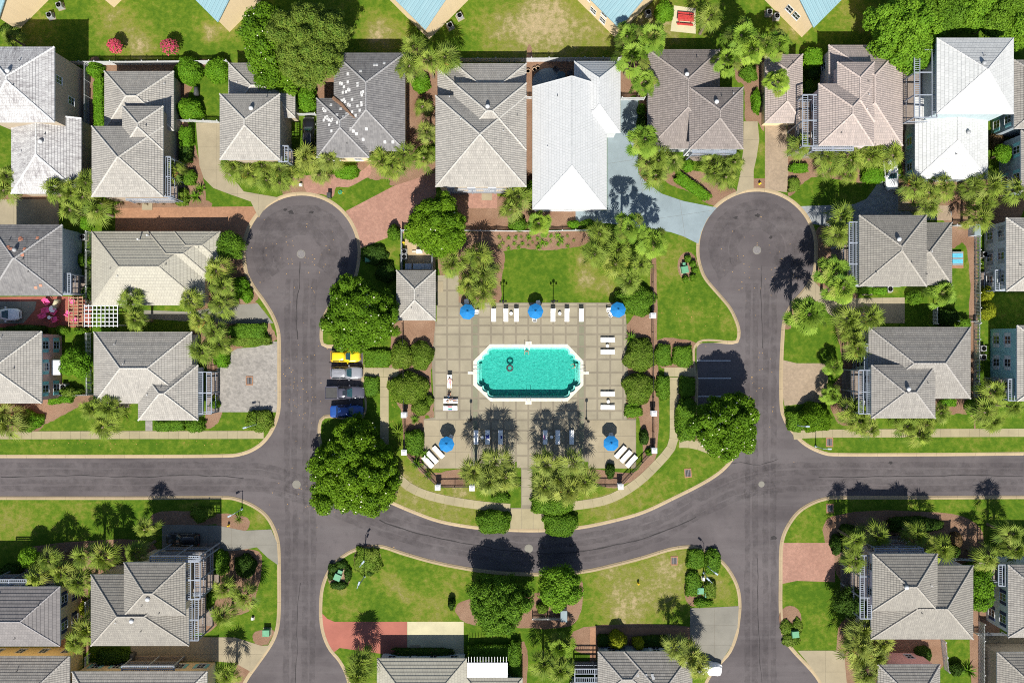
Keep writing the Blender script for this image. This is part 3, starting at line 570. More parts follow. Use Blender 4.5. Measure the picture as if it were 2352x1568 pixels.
for i in range(len(PO)): a, b = PO[i], PO[(i+1) % len(PO)]; mb.face([(*a, 0), (*b, 0), (*b, DZ+.05), (*a, DZ+.05)])
mb.build('coping', M_COPE, POOL)
mb = MB()
for i in range(len(PI_)): a, b = PI_[i], PI_[(i+1) % len(PI_)]; mb.face([(*a, -1.3), (*b, -1.3), (*b, DZ+.05), (*a, DZ+.05)])
mb.build('basin_wall', M_PLAS, POOL)
sheet('basin_floor', POOL_IN, -1.3, M_PLAS, POOL); mb = MB(); wp_ = [(x*.9985, y*1.0) for x, y in [((X-W(1214, 856).x)*.998+W(1214, 856).x, (Y-W(1214, 856).y)*.998+W(1214, 856).y) for X, Y in PI_]]
for f_, z_ in ((1, -.02), (-1, -1.29)):
    va, fa = cdt(wp_)
    for f in fa:
        q = [(*va[k], z_) for k in f]; A, B, C = va[f]; up = (B[0]-A[0])*(C[1]-A[1])-(B[1]-A[1])*(C[0]-A[0]) > 0; mb.face(q if up == (f_ > 0) else q[::-1])
for i in range(len(wp_)): a, b = wp_[i], wp_[(i+1) % len(wp_)]; mb.face([(*a, -1.29), (*b, -1.29), (*b, -.02), (*a, -.02)])
_o = mb.build('water', M_WATER, POOL); bm = bmesh.new(); bm.from_mesh(_o.data); bmesh.ops.remove_doubles(bm, verts=bm.verts, dist=1e-4); bmesh.ops.recalc_face_normals(bm, faces=bm.faces); bm.to_mesh(_o.data); bm.free()
lip = [((x-1214)*.965+1214, (y-856)*.93+856) for x, y in POOL_IN]; mb = MB(); ring_strip(mb, PI_, px2w(lip), 0, -.12); mb.build('basin_ledge', M_PLAS, POOL)
for sx in (-1, 1):
    for k in range(3):
        x0 = 1214+sx*(118-k*5.5); x1 = 1214+sx*(123-k*5.5); mb = MB(); a, b = W(min(x0, x1), 879, 0), W(max(x0, x1), 835, 0); mb.box(a.x, a.y, -1.3, b.x, b.y, -.30-.28*k); mb.build('step', M_PLAS, POOL)
for x, y in ((1081.5, 856), (1345.5, 856), (1214, 925), (1214, 787)):
    mb = MB(); a, b = W(x-7, y+3.5, G), W(x+7, y-3.5, G); mb.box(a.x, a.y, DZ, b.x, b.y, DZ+.062); mb.build('coping_tab', M_COPE, POOL)
for x, y, dx, dy, w in ((1213.5, 919, 0, -1, 5), (1210, 796, 0, 1, 5), (1094, 851, 1, 0, 4), (1336, 851, -1, 0, 4)):
    mb = MB()
    for s in (-1, 1):
        c = W(x+(w*s if dx == 0 else 0), y+(w*s if dy == 0 else 0), 0); d = Vector((dx, -dy, 0))
        mb.tube([c-d*.55+Vector((0, 0, G)), c-d*.5+Vector((0, 0, .85)), c-d*.1+Vector((0, 0, .95)), c+d*.6+Vector((0, 0, .7)), c+d*.75+Vector((0, 0, -1.2))], .03, 6)
    mb.build('pool_handrail', M_STEEL, POOL)
# ------------------------------------------------------------------ houses
M_VER = plain('veranda_shade_tint', (.24, .27, .32), .6, .1)  # white veranda timber, with the blue-grey of shade put into its colour
WALLC = {'cream': (.66, .52, .33), 'sand': (.36, .30, .225), 'white': (.52, .545, .56), 'paleblue': (.36, .44, .46), 'pink': (.62, .36, .32), 'teal': (.26, .46, .48), 'bluegrey': (.26, .31, .35), 'tan': (.36, .30, .235), 'grey': (.46, .47, .48), 'lilac': (.60, .50, .52), 'yellow': (.72, .56, .28)}
def stucco(k):
    nm = 'stucco_'+k
    if nm in MATS: return MATS[nm]
    n = N(nm); p = n.pos(); c = WALLC[k]; f = n.noise(p, 12, 4); st = n.n('Mapping'); n.l(p, st.inputs[0]); st.inputs['Scale'].default_value = (1.2, 1.2, .12)
    n.col(n.mix(n.rng(n.noise(st.outputs[0], 1., 5), .45, .8, 0, .5), c, tuple(x*.78 for x in c))); n.bump(f, .02, .4); return n.end(.9, .2)
SHUT = {'navy': plain('shutter_navy', (.02, .035, .10), .6), 'aqua': plain('shutter_aqua', (.22, .50, .52), .6), 'white': M_WHITE, 'grey': plain('shutter_grey', (.30, .31, .31), .6), None: None}
WIN = {}
def window_meshes(sh):
    if sh in WIN: return WIN[sh]
    w, h = .5, .7; fr = MB()
    for x0, x1, z0, z1 in ((-w-.08, -w, -h-.08, h+.08), (w, w+.08, -h-.08, h+.08), (-w, w, h, h+.08), (-w, w, -h-.08, -h), (-.025, .025, -h, h), (-w, w, -.025, .025)): fr.box(x0, -.06, z0, x1, .05, z1)
    fr.box(-w-.12, -.11, -h-.15, w+.12, .05, -h-.08)
    pn = MB().box(-w, -.015, -h, w, .05, h); st = MB(); st.box(-.24, -.045, -h-.06, .24, .04, h+.06)
    for k in range(7): z = -h+.1+k*.2; st.box(-.19, -.06, z, .19, -.045, z+.1)
    a = fr.build('frame', M_WHITE); b = pn.build('pane', M_GLASS); c = st.build('shutter', SHUT[sh] or M_WHITE)
    WIN[sh] = (a.data, b.data, c.data, [Vector(q.location) for q in (a, b, c)])
    for q in (a, b, c): bpy.data.objects.remove(q)
    return WIN[sh]
def add_window(house, p, rz, sh):
    fm, pm, sm, off = window_meshes(sh); rot = Matrix.Rotation(rz, 3, 'Z')
    def mk(nm, me, par, o, base):
        x = bpy.data.objects.new(nm, me); COL.objects.link(x); x.parent = par; x.location = o-base; x.rotation_euler = (0, 0, rz if par is house else 0); return x
    f = mk('window', fm, house, Vector(p)+rot @ off[0], ORG[house.name]); mk('pane', pm, f, off[1]-off[0], Vector())
    if sh:
        for s in (-1, 1): mk('shutter', sm, f, off[2]-off[0]+Vector((s*.85, 0, 0)), Vector())
def roof_plane(mb, A, B, C, D, course, step):
    # A,B along the eave, C above B, D above A (C==D for a triangle)
    A, B, C, D = map(Vector, (A, B, C, D)); mid = ((C+D)/2-(A+B)/2); e = (B-A).normalized(); up = mid-e*mid.dot(e); L = up.length; un = up.normalized(); nrm = e.cross(un).normalized()
    if nrm.z < 0: nrm = -nrm
    k = max(2, round(L/course)); uo = random.uniform(0, 5)
    def uvp(p): q = p-A; return (q.dot(e)+uo, q.dot(un))
    for i in range(k):
        t0, t1 = i/k, (i+1)/k; a, b = A.lerp(D, t0), B.lerp(C, t0); d, c = A.lerp(D, t1), B.lerp(C, t1)
        ar, br = a+nrm*step, b+nrm*step
        pts = [ar, br, c, d] if (c-d).length > 1e-4 else [ar, br, c]
        mb.face(pts, 0, [uvp(q) for q in pts]); mb.face([a, b, br, ar], 0, [uvp(a), uvp(b), uvp(b), uvp(a)])
HOUSES = {}
def roofz(vols, x, y):
    best = 0
    for (x0, y0, x1, y1, z, p, gab) in vols:
        if x0 <= x <= x1 and y0 <= y <= y1:
            d = []
            if 'w' not in gab: d.append(x-x0)
            if 'e' not in gab: d.append(x1-x)
            if 's' not in gab: d.append(y-y0)
            if 'n' not in gab: d.append(y1-y)
            best = max(best, z+p*min(d))
    return best
def on_roof(key, px, py):
    v = HOUSES[key][1]; z = v[0][4]
    for _ in range(8): q = W(px, py, z); z = roofz(v, q.x, q.y) or z
    return Vector((q.x, q.y, z))
VENTS = [.2]
def house(key, name, label, vols, wall='cream', roof='grey', sh=None, sides='', cat='house', win=True, oh=.42, vents=(), flatstep=None):
    wv = []
    for i, v in enumerate(vols):
        x0, y0, x1, y1, z = v[:5]; p = v[5] if len(v) > 5 and v[5] else .55; gab = v[6] if len(v) > 6 else ''
        z += .07*i; a = W(x0, y1, z); b = W(x1, y0, z); wv.append((a.x, a.y, b.x, b.y, z, p, gab))
    c = Vector(((wv[0][0]+wv[0][2])/2, (wv[0][1]+wv[0][3])/2, G)); h = thing(name, label, cat, c); HOUSES[key] = (h, wv)
    barrel = roof not in ('beige', 'darkflat', 'purewhite', 'seam', 'blue'); step = flatstep if flatstep is not None else (.0 if roof in ('blue',) else .035 if barrel else .045 if roof in ('beige', 'darkflat') else .035); course = .38 if barrel else .5
    for i, (x0, y0, x1, y1, z, p, gab) in enumerate(wv):
        o = oh+.017*i; oh_ = dict(w=o, e=o, s=o, n=o)
        for g in gab: oh_[g] = .12
        wx0, wx1, wy0, wy1 = x0+oh_['w'], x1-oh_['e'], y0+oh_['s'], y1-oh_['n']
        mb = MB(); q = [(wx0, wy0), (wx1, wy0), (wx1, wy1), (wx0, wy1)]
        for k in range(4): a, b = q[k], q[(k+1) % 4]; mb.face([(*a, G-.05), (*b, G-.05), (*b, z-.02), (*a, z-.02)])
        # base plinth
        w, hh = x1-x0, y1-y0; mx, my = (x0+x1)/2, (y0+y1)/2
        if w >= hh:   # ridge runs east-west
            s = hh/2; rx0 = x0 if 'w' in gab else x0+s; rx1 = x1 if 'e' in gab else x1-s; rz = z+p*s; ra, rb = (rx0, my, rz), (rx1, my, rz)
            planes = [((x0, y0, z), (x1, y0, z), rb, ra), ((x1, y1, z), (x0, y1, z), ra, rb)]
            if 'w' not in gab: planes.append(((x0, y1, z), (x0, y0, z), ra, ra))
            else: mb.face([(wx0, wy0, z-.02), (wx0, wy1, z-.02), (wx0, my, rz-.05)])
            if 'e' not in gab: planes.append(((x1, y0, z), (x1, y1, z), rb, rb))
            else: mb.face([(wx1, wy0, z-.02), (wx1, wy1, z-.02), (wx1, my, rz-.05)])
        else:
            s = w/2; ry0 = y0 if 's' in gab else y0+s; ry1 = y1 if 'n' in gab else y1-s; rz = z+p*s; ra, rb = (mx, ry0, rz), (mx, ry1, rz)
            planes = [((x1, y0, z), (x1, y1, z), rb, ra), ((x0, y1, z), (x0, y0, z), ra, rb)]
            if 's' not in gab: planes.append(((x0, y0, z), (x1, y0, z), ra, ra))
            else: mb.face([(wx0, wy0, z-.02), (wx1, wy0, z-.02), (mx, wy0, rz-.05)])
            if 'n' not in gab: planes.append(((x1, y1, z), (x0, y1, z), rb, rb))
            else: mb.face([(wx0, wy1, z-.02), (wx1, wy1, z-.02), (mx, wy1, rz-.05)])
        mb.build('wall', stucco(wall), h)
        rm = MB()
        for P in planes: roof_plane(rm, *P, course, step)
        ro = rm.build('roof', RM[roof], h)
        cm = MB(); lines = {(ra, rb)} if (Vector(ra)-Vector(rb)).length > .1 else set()
        for (A, B, C, D) in planes: lines.add((A, D)); lines.add((B, C))
        cr = .13 if barrel else .10 if roof in ('beige', 'darkflat', 'white') else .07
        for a, b in lines:
            a, b = Vector(a), Vector(b); L = (b-a).length
            if L < .1: continue
            m = max(1, int(L/.42))
            for k in range(m): cm.tube([a.lerp(b, k/m)+Vector((0, 0, .03)), a.lerp(b, (k+.97)/m)+Vector((0, 0, .015))], [cr*1.08, cr*.92], 6, caps=False)
        cm.build('ridge_cap', M_CAP[roof], ro)
        fm = MB(); t = .22
        for xa, ya, xb, yb in ((x0, y0, x1, y0+.06), (x0, y1-.06, x1, y1), (x0, y0+.06, x0+.06, y1-.06), (x1-.06, y0+.06, x1, y1-.06)): fm.box(xa, ya, z-t, xb, yb, z-.004)
        fm.face([(x0+.06, y0+.06, z-.15), (x0+.06, y1-.06, z-.15), (x1-.06, y1-.06, z-.15), (x1-.06, y0+.06, z-.15)])
        fm.build('fascia', M_WHITE, ro)
        if win:
            nf = max(1, int((z-.3)/2.7))
            for sd in (sides if isinstance(sides, str) else sides[i]):
                L = (wx1-wx0) if sd in 'ns' else (wy1-wy0); nn = max(1, int(L/3.0))
                for f in range(nf):
                    zz = G+1.5+f*2.75
                    if zz+1.0 > z: continue
                    for k in range(nn):
                        t = (k+.5)/nn
                        P = {'n': (wx0+t*(wx1-wx0), wy1, zz, math.pi), 's': (wx0+t*(wx1-wx0), wy0, zz, 0), 'e': (wx1, wy0+t*(wy1-wy0), zz, math.pi/2), 'w': (wx0, wy0+t*(wy1-wy0), zz, -math.pi/2)}[sd]
                        blocked = False
                        for j, (a0, b0, a1, b1, z2, *_r) in enumerate(wv):
                            if j != i and a0+.0 < P[0] < a1 and b0 < P[1] < b1 and z2 > zz-.6: blocked = True
                        if not blocked: add_window(h, P[:3], P[3], sh)
    for _k in range(random.randint(2, 4)):   # plumbing pipes
        x0, y0, x1, y1 = wv[random.randrange(len(wv))][:4]; x, y = random.uniform(x0+1, x1-1), random.uniform(y0+1, y1-1); z = roofz(wv, x, y); MB().lathe((x, y, z-.1), [(.05, 0), (.05, .42), (.07, .43), (.07, .47)], 8).build('vent_pipe', M_DGREY if random.random() < .6 else M_WHITE, h)
    for vx, vy in vents:
        q = on_roof(key, vx, vy); vm = MB(); vm.lathe(q+Vector((0, 0, -.2)), [(.16, 0), (.16, .35), (.30, .38), (.33, .5), (.26, .68), (.08, .76)], 12); vm.build('roof_vent', M_WHITE if roof not in ('dark', 'purewhite') else M_GREY, h, True)
    return h
def deckframe(key, x0, y0, x1, y1, z, inner, floors=2, par=None):
    # white timber veranda: posts, floors, rails and slatted sun screens; inner = side that touches the house
    h = HOUSES[key][0]; a = W(x0, y1, z); b = W(x1, y0, z); X0, Y0, X1, Y1 = a.x, a.y, b.x, b.y; lv = [G+.3+k*(z-G-.3)/floors for k in range(floors)]
    L = (Y1-Y0) if inner in 'ew' else (X1-X0); n = max(1, round(L/3.2)); o = {'e': X0, 'w': X1, 's': Y1, 'n': Y0}[inner]
    for k in range(n+1):
        t = k/n; p = (o, Y0+.08+t*(Y1-Y0-.16)) if inner in 'ew' else (X0+.08+t*(X1-X0-.16), o)
        sx = .08 if inner == 'e' else -.08 if inner == 'w' else 0; sy = .08 if inner == 'n' else -.08 if inner == 's' else 0
        c = (p[0]+sx, p[1]+sy); MB().box(c[0]-.08, c[1]-.08, G, c[0]+.08, c[1]+.08, z-.12).build('veranda_post', M_VER, h)
    for k, zz in enumerate(lv): MB().box(X0+.05, Y0+.05, zz-.18 if k else G, X1-.05, Y1-.05, zz).build('veranda_floor', M_DECKB, h)
    def rect_rail(zz):
        mb = MB(); ed = {'e': [((X0+.1, Y0+.1), (X0+.1, Y1-.1)), ((X0+.1, Y0+.1), (X1, Y0+.1)), ((X0+.1, Y1-.1), (X1, Y1-.1))], 'w': [((X1-.1, Y0+.1), (X1-.1, Y1-.1)), ((X0, Y0+.1), (X1-.1, Y0+.1)), ((X0, Y1-.1), (X1-.1, Y1-.1))], 's': [((X0+.1, Y1-.1), (X1-.1, Y1-.1)), ((X0+.1, Y0), (X0+.1, Y1-.1)), ((X1-.1, Y0), (X1-.1, Y1-.1))], 'n': [((X0+.1, Y0+.1), (X1-.1, Y0+.1)), ((X0+.1, Y0+.1), (X0+.1, Y1)), ((X1-.1, Y0+.1), (X1-.1, Y1))]}[inner]
        for p, q in ed:
            mb.bar((*p, zz+1.0), (*q, zz+1.0), .08, .07); mb.bar((*p, zz+.15), (*q, zz+.15), .05, .05); m = int((Vector(q)-Vector(p)).length/.28)
            for j in range(1, m): c = Vector(p).lerp(Vector(q), j/m); mb.bar((c.x, c.y, zz+.15), (c.x, c.y, zz+1.0), .03, .03)
        mb.build('railing', M_VER, h)
    for zz in lv[(1 if floors > 1 else 0):]: rect_rail(zz)
    # top: edge beams, cross beams, two slatted strips
    bm = MB()
    for p, q in (((X0, Y0), (X1, Y0)), ((X1, Y0), (X1, Y1)), ((X1, Y1), (X0, Y1)), ((X0, Y1), (X0, Y0))): bm.bar((*p, z), (*q, z), .12, .2)
    for k in range(1, n):
        t = k/n
        if inner in 'ew': y = Y0+t*(Y1-Y0); bm.bar((X0, y, z), (X1, y, z), .13, .18)
        else: x = X0+t*(X1-X0); bm.bar((x, Y0, z), (x, Y1, z), .13, .18)
    bm.build('veranda_beam', M_VER, h)
    D = (X1-X0) if inner in 'ew' else (Y1-Y0); sw_ = min(.75, D*.36); sl = MB()
    for lo in ((0, sw_), (D-sw_, D)):
        m = int(L/.30)
        for j in range(m):
            u = (j+.5)*L/m
            if inner in 'ew': sl.box(X0+lo[0], Y0+u-.03, z+.02, X0+lo[1], Y0+u+.03, z+.07)
            else: sl.box(X0+u-.03, Y0+lo[0], z+.02, X0+u+.03, Y0+lo[1], z+.07)
        e = lo[1] if lo[0] == 0 else lo[0]
        if inner in 'ew': sl.bar((X0+e, Y0, z+.04), (X0+e, Y1, z+.04), .1, .14)
        else: sl.bar((X0, Y0+e, z+.04), (X1, Y0+e, z+.04), .1, .14)
    sl.build('slat_screen', M_VER, h)
M_DECKB = plain('veranda_decking', (.20, .165, .14), .85, .2, 4)
random.seed(11)
house('H1', 'house', 'tall tan house with weathered white tile roofs at the left edge, top row', [(-39, 108, 125, 281, 9), (26, 272, 187, 445, 4.4, .5, 'n')], 'sand', 'white', None, '', vents=[(20, 164), (95, 326)])
for _x, _z in ((160, 7.2), (176, 4.0)): add_window(HOUSES['H1'][0], (HOUSES['H1'][1][0][2]-.42, W(_x, 200 if _z > 5 else 232, 4).y, _z), math.pi/2, None)
house('H2', 'house', 'grey tiled house with four stacked hip roofs beside two round shrubs, top left', [(211, 290, 375, 452, 6.4), (281, 244, 375, 345, 6.4), (240, 164, 399, 300, 3.6)], 'tan', 'light', 'white', '')
deckframe('H2', 375, 360, 392, 452, 5.6, 'w'); deckframe('H2', 290, 451, 400, 460, 3.0, 'n', 1)
house('H3', 'house', 'light grey tiled house with white roof vent between concrete drive and dark car', [(505, 216, 643, 367, 7.6), (525, 145, 678, 270, 3.8)], 'sand', 'light', 'white', '', vents=[(578, 250)])
deckframe('H3', 640, 335, 662, 372, 6.4, 'w')
house('H4', 'house', 'dark grey tiled house dotted with white replacement tiles', [(767, 122, 930.5, 347, 4.6), (727.5, 226, 848, 362, 4.6)], 'cream', 'dark', None, 's')
h4, v4 = HOUSES['H4']; rt = [o for o in h4.children if o.name.startswith('roof') and 'vent' not in o.name][0]
for x, y in ((845, 680), (790, 770), (775, 765), (810, 800), (845, 755), (935, 770), (935, 785), (860, 830), (800, 850), (830, 845), (850, 822), (970, 855), (975, 875), (985, 845), (790, 925), (810, 915), (885, 915), (850, 960), (862, 970), (935, 975), (970, 945), (972, 965), (620, 1000), (628, 1015), (640, 1020), (640, 1080), (625, 1105), (660, 1090), (672, 1103), (690, 1110), (675, 1145), (780, 1000), (745, 1055), (835, 1045), (805, 1075), (885, 1030), (955, 1015), (918, 1062), (748, 1125), (690, 965), (695, 1205), (865, 1185), (895, 1205), (925, 1230), (1015, 1185), (985, 1280), (1185, 1305), (1258, 1305), (1090, 600), (1110, 600), (1178, 583), (962, 656), (820, 935), (700, 1098), (655, 1075)):
    q = on_roof('H4', 588+x/4, y/4); e = .02; zx = roofz(v4, q.x+e, q.y)-roofz(v4, q.x-e, q.y); zy = roofz(v4, q.x, q.y+e)-roofz(v4, q.x, q.y-e)
    nr = Vector((-zx/(2*e), -zy/(2*e), 1)).normalized(); rot = Vector((0, 0, 1)).rotation_difference(nr).to_matrix().to_4x4(); MB().box(-.19, -.21, .0, .19, .21, .075, 0, Matrix.Translation(q) @ rot).build('replacement_tile', M_CAP['purewhite'], rt)
mb = MB(); q0 = [on_roof('H4', 588+x/4, y/4)+Vector((0, 0, .09)) for x, y in ((715, 905), (790, 960), (860, 1040), (910, 1085))]
mb.tube(q0, [.35, .28, .2, .08], 6); mb.build('leaf_litter', M_MULCH, rt)
house('H5', 'house', 'big pale grey tiled house left of the bright white metal roof', [(1000.5, 220, 1209, 429, 6.2, .6), (1042, 191, 1209, 345, 6.2, .6), (1044, 146, 1209, 260, 3.7), (1005, 158, 1120, 262, 3.6)], 'cream', 'light', None, 's', vents=[(1120, 246)])
deckframe('H5', 1030, 428, 1190, 437, 3.2, 'n', 1)
house('H6', 'house', 'house with bright white steep metal roof beside pale blue driveway', [(1223, 199, 1393.5, 481, 4.6, .85, 'n'), (1319, 141, 1425, 305, 4.6, .85)], 'white', 'seam', None, 's')
house('H7', 'house', 'brown tiled house with raised square roof, right of the white roof', [(1583.5, 201, 1707, 342.5, 6.4), (1488, 114, 1653, 342, 3.7)], 'white', 'brown', None, 's', vents=[(1577, 172), (1645, 235)])
deckframe('H7', 1590, 343, 1690, 352, 5.4, 'n')
house('H8', 'garage', 'narrow pinkish tiled garage at the head of tan paver drive', [(1757, 125, 1843.5, 282.5, 3.2)], 'cream', 'pink', None, 's', cat='garage', win=False)
house('H9', 'house', 'pinkish grey tiled house with slatted white veranda, right of the garage', [(1880, 192.5, 2007, 335, 7.2), (1923, 143, 2008, 280, 7.2), (1903, 104, 2073, 335, 4.4)], 'lilac', 'pink', None, 'w')
deckframe('H9', 1843, 218, 1880, 336, 6.6, 'e'); deckframe('H9', 1865, 336, 1960, 346, 5.5, 'n')
house('H10', 'house', 'tall white roofed house with double slatted veranda at top right', [(2151.5, 87.5, 2328, 262, 8.8), (2101.5, 224, 2269, 412, 4.0, .32, 'n')], 'paleblue', 'purewhite', 'aqua', ('', 'w'), vents=[(2258, 146), (2222, 305)])
deckframe('H10', 2100, 115, 2152, 270, 7.6, 'e')
house('H11', 'house', 'grey tiled house cut by the right edge beside the tall white roof', [(2329, 138, 2480, 296, 6.4), (2345, 300, 2500, 440, 6.0)], 'bluegrey', 'grey', 'aqua', 'w')
house('H13', 'house', 'dark weathered tile house with blue grey wall at left edge, beside pink chairs', [(-23, 516, 143, 679, 6.2)], 'bluegrey', 'dark', None, '', vents=[(36, 574)])
deckframe('H13', 143, 628, 163, 674, 5.0, 'w')
h13, v13 = HOUSES['H13']; rt = [o for o in h13.children if o.name.startswith('roof') and 'vent' not in o.name][0]; M_TERRA = plain('terracotta', (.45, .20, .13), .8)
for x, y in ((185, 620), (200, 632), (185, 636), (345, 618), (75, 700), (100, 718), (80, 716), (225, 720), (375, 1052), (330, 1072), (205, 775)):
    q = on_roof('H13', x/4, 392+y/4); e = .02; zx = roofz(v13, q.x+e, q.y)-roofz(v13, q.x-e, q.y); zy = roofz(v13, q.x, q.y+e)-roofz(v13, q.x, q.y-e); nr = Vector((-zx/(2*e), -zy/(2*e), 1)).normalized(); rot = Vector((0, 0, 1)).rotation_difference(nr).to_matrix().to_4x4()
    MB().box(-.2, -.2, 0, .2, .2, .075, 0, Matrix.Translation(q) @ rot).build('replacement_tile', M_TERRA, rt)
house('H14', 'house', 'low beige flat tile house with stepped right end beside the left turning circle', [(211, 531.5, 470, 701, 3.0), (340, 531.5, 488, 640, 3.0), (400, 531.5, 506, 600, 3.0)], 'cream', 'beige', None, 's')
for x, y in ((1285, 635), (1370, 598)):
    q = on_roof('H14', x/4, 392+y/4); MB().lathe(q-Vector((0, 0, .2)), [(.09, 0), (.09, .9), (.13, .92), (.13, 1.0)], 8).build('vent_pipe', M_WHITE, HOUSES['H14'][0])
house('H15', 'house', 'light grey tiled house with corner wing above left pavement', [(215.5, 762, 441, 926.5, 3.4), (317.5, 838, 455, 965, 3.4)], 'white', 'light', None, 's')
deckframe('H15', 455, 854, 486, 950, 3.3, 'w', 1)
house('H16', 'house', 'grey tiled house with pink wall and aqua shutters at left edge', [(-70, 760.5, 96, 926, 6.0)], 'pink', 'light', 'aqua', 'e')
q = W(121, 830, 3.2); MB().box(q.x-.1, q.y-2.0, 3.2, q.x+1.2, q.y+.2, 3.3).build('awning', M_WHITE, HOUSES['H16'][0])
house('H17', 'house', 'tall grey tiled house with wraparound white slatted verandas, lower left', [(285, 1291, 426, 1413, 8.9), (209, 1318.5, 434, 1482, 6.4)], 'cream', 'taupe', None, 'e', vents=[(341, 1374), (304, 1424)])
deckframe('H17', 426, 1288, 460, 1375, 8.0, 'w', 3); deckframe('H17', 345, 1276, 460, 1290, 8.0, 's', 3); deckframe('H17', 434, 1375, 456, 1470, 6.2, 'w')
house('H18', 'house', 'dark flat tile house with navy shutters at left edge, lower left', [(-150, 1346, 138, 1483, 6.2)], 'cream', 'darkflat', 'navy', 'en')
deckframe('H18', -20, 1330, 62, 1345, 5.8, 's')
house('H19', 'house', 'grey tile house half in shade at the bottom left corner', [(-120, 1506, 160, 1690, 4.6)], 'yellow', 'grey', None, 'n')
house('H20', 'house', 'pale tiled house with shuttered wall along bottom edge, lower left', [(166, 1541, 476, 1720, 4.5)], 'cream', 'light', 'aqua', 'n')
deckframe('H20', 280, 1528, 400, 1540, 4.0, 's')
house('H21', 'house', 'beige flat tile house with white awning on the bottom edge, centre', [(866, 1511, 1072, 1680, 3.0), (1072, 1556, 1200, 1700, 2.9)], 'white', 'beige', None, 'n')
mb = MB(); a, b = W(1073, 1555, 3.2), W(1166, 1521, 3.2); mb.box(a.x, a.y, 3.1, b.x, b.y, 3.2); o = mb.build('awning', M_WHITE, HOUSES['H21'][0]); mb = MB()
for k in range(14): x = a.x+.2+k*(b.x-a.x-.4)/13; mb.box(x-.04, b.y-.05, 3.0, x+.04, b.y+.85, 3.15)
mb.build('rafter', M_WHITE, HOUSES['H21'][0])
house('H22', 'house', 'grey tiled house with white balcony on the bottom edge, right of centre', [(1433, 1495, 1590, 1680, 3.5), (1373, 1495, 1500, 1600, 3.3), (1310, 1566, 1450, 1720, 2.9)], 'bluegrey', 'grey', 'white', 'n')
deckframe('H22', 1320, 1535, 1412, 1566, 3.0, 's', 1)
rt = [o for o in HOUSES['H22'][0].children if o.name.startswith('roof')][0]
for x, y in ((1155, 1497), (1230, 1497), (1290, 1497), (1298, 1522)): q = on_roof('H22', 1176+x/4, 1176+y/4); MB().box(-.2, -.2, -.05, .2, .2, .09, 0, Matrix.Translation(q) @ Matrix.Rotation(R(-29), 4, 'X')).build('replacement_tile', M_CAP['purewhite'], rt)
house('H23', 'house', 'brown grey tiled house with upper square roof at lower right', [(2004, 1271, 2153, 1402, 8.9), (2000, 1298, 2235, 1467, 6.2)], 'lilac', 'taupe', None, 'w', vents=[(2080, 1347)])
deckframe('H23', 1975, 1275, 2001, 1420, 7.0, 'e'); deckframe('H23', 2010, 1258, 2120, 1270, 7.8, 's', 3)
house('H24', 'house', 'house with white wall and navy shutters at the right edge, lower right', [(2315, 1296, 2480, 1463, 6.2)], 'white', 'grey', 'navy', 'w')
deckframe('H24', 2293, 1296, 2316, 1345, 5.6, 'e')
house('H25', 'house', 'pale grey tiled house with pink wall on the bottom edge, lower right', [(2016, 1525, 2159, 1700, 5.6)], 'pink', 'grey', None, 'ne')
house('H26', 'house', 'light tiled house in the bottom right corner behind patio', [(2290, 1497, 2500, 1700, 4.6)], 'sand', 'taupe', None, '')
house('H27', 'house', 'taupe tiled house beside the right turning circle with palms in front', [(1973.5, 494.5, 2128, 657.5, 7.4), (2040, 511, 2186.5, 655, 4.3)], 'white', 'taupe', None, 's', vents=[(2063, 550)])
deckframe('H27', 1950, 510, 1974, 655, 6.8, 'e')
house('H28', 'house', 'grey tiled house with large shaded roof valley above right pavement', [(2001.5, 838, 2148, 960, 6.6), (1995, 751, 2229, 915, 4.4)], 'white', 'grey', None, 'sw', vents=[(2085, 893)])
deckframe('H28', 1972, 850, 2001, 950, 6.2, 'e'); deckframe('H28', 1985, 790, 1996, 850, 4.4, 'e', 1)
house('H29', 'house', 'white walled house with grey shutters at the right edge, middle right', [(2311, 500, 2480, 669, 6.2)], 'white', 'light', 'grey', 'w')
deckframe('H29', 2285, 620, 2311, 668, 4.2, 'e', 1)
house('H30', 'house', 'teal walled house with pale shutters at the right edge', [(2336, 747, 2500, 921, 7.2)], 'teal', 'light', 'white', 'w')
deckframe('H30', 2315, 870, 2337, 920, 6.0, 'e')
house('H31', 'pool_house', 'small pool house with pale hip roof beside the sun deck', [(910.5, 620.75, 1000.5, 735.75, 3.2, .6)], 'white', 'light', None, 'e', cat='pool house')
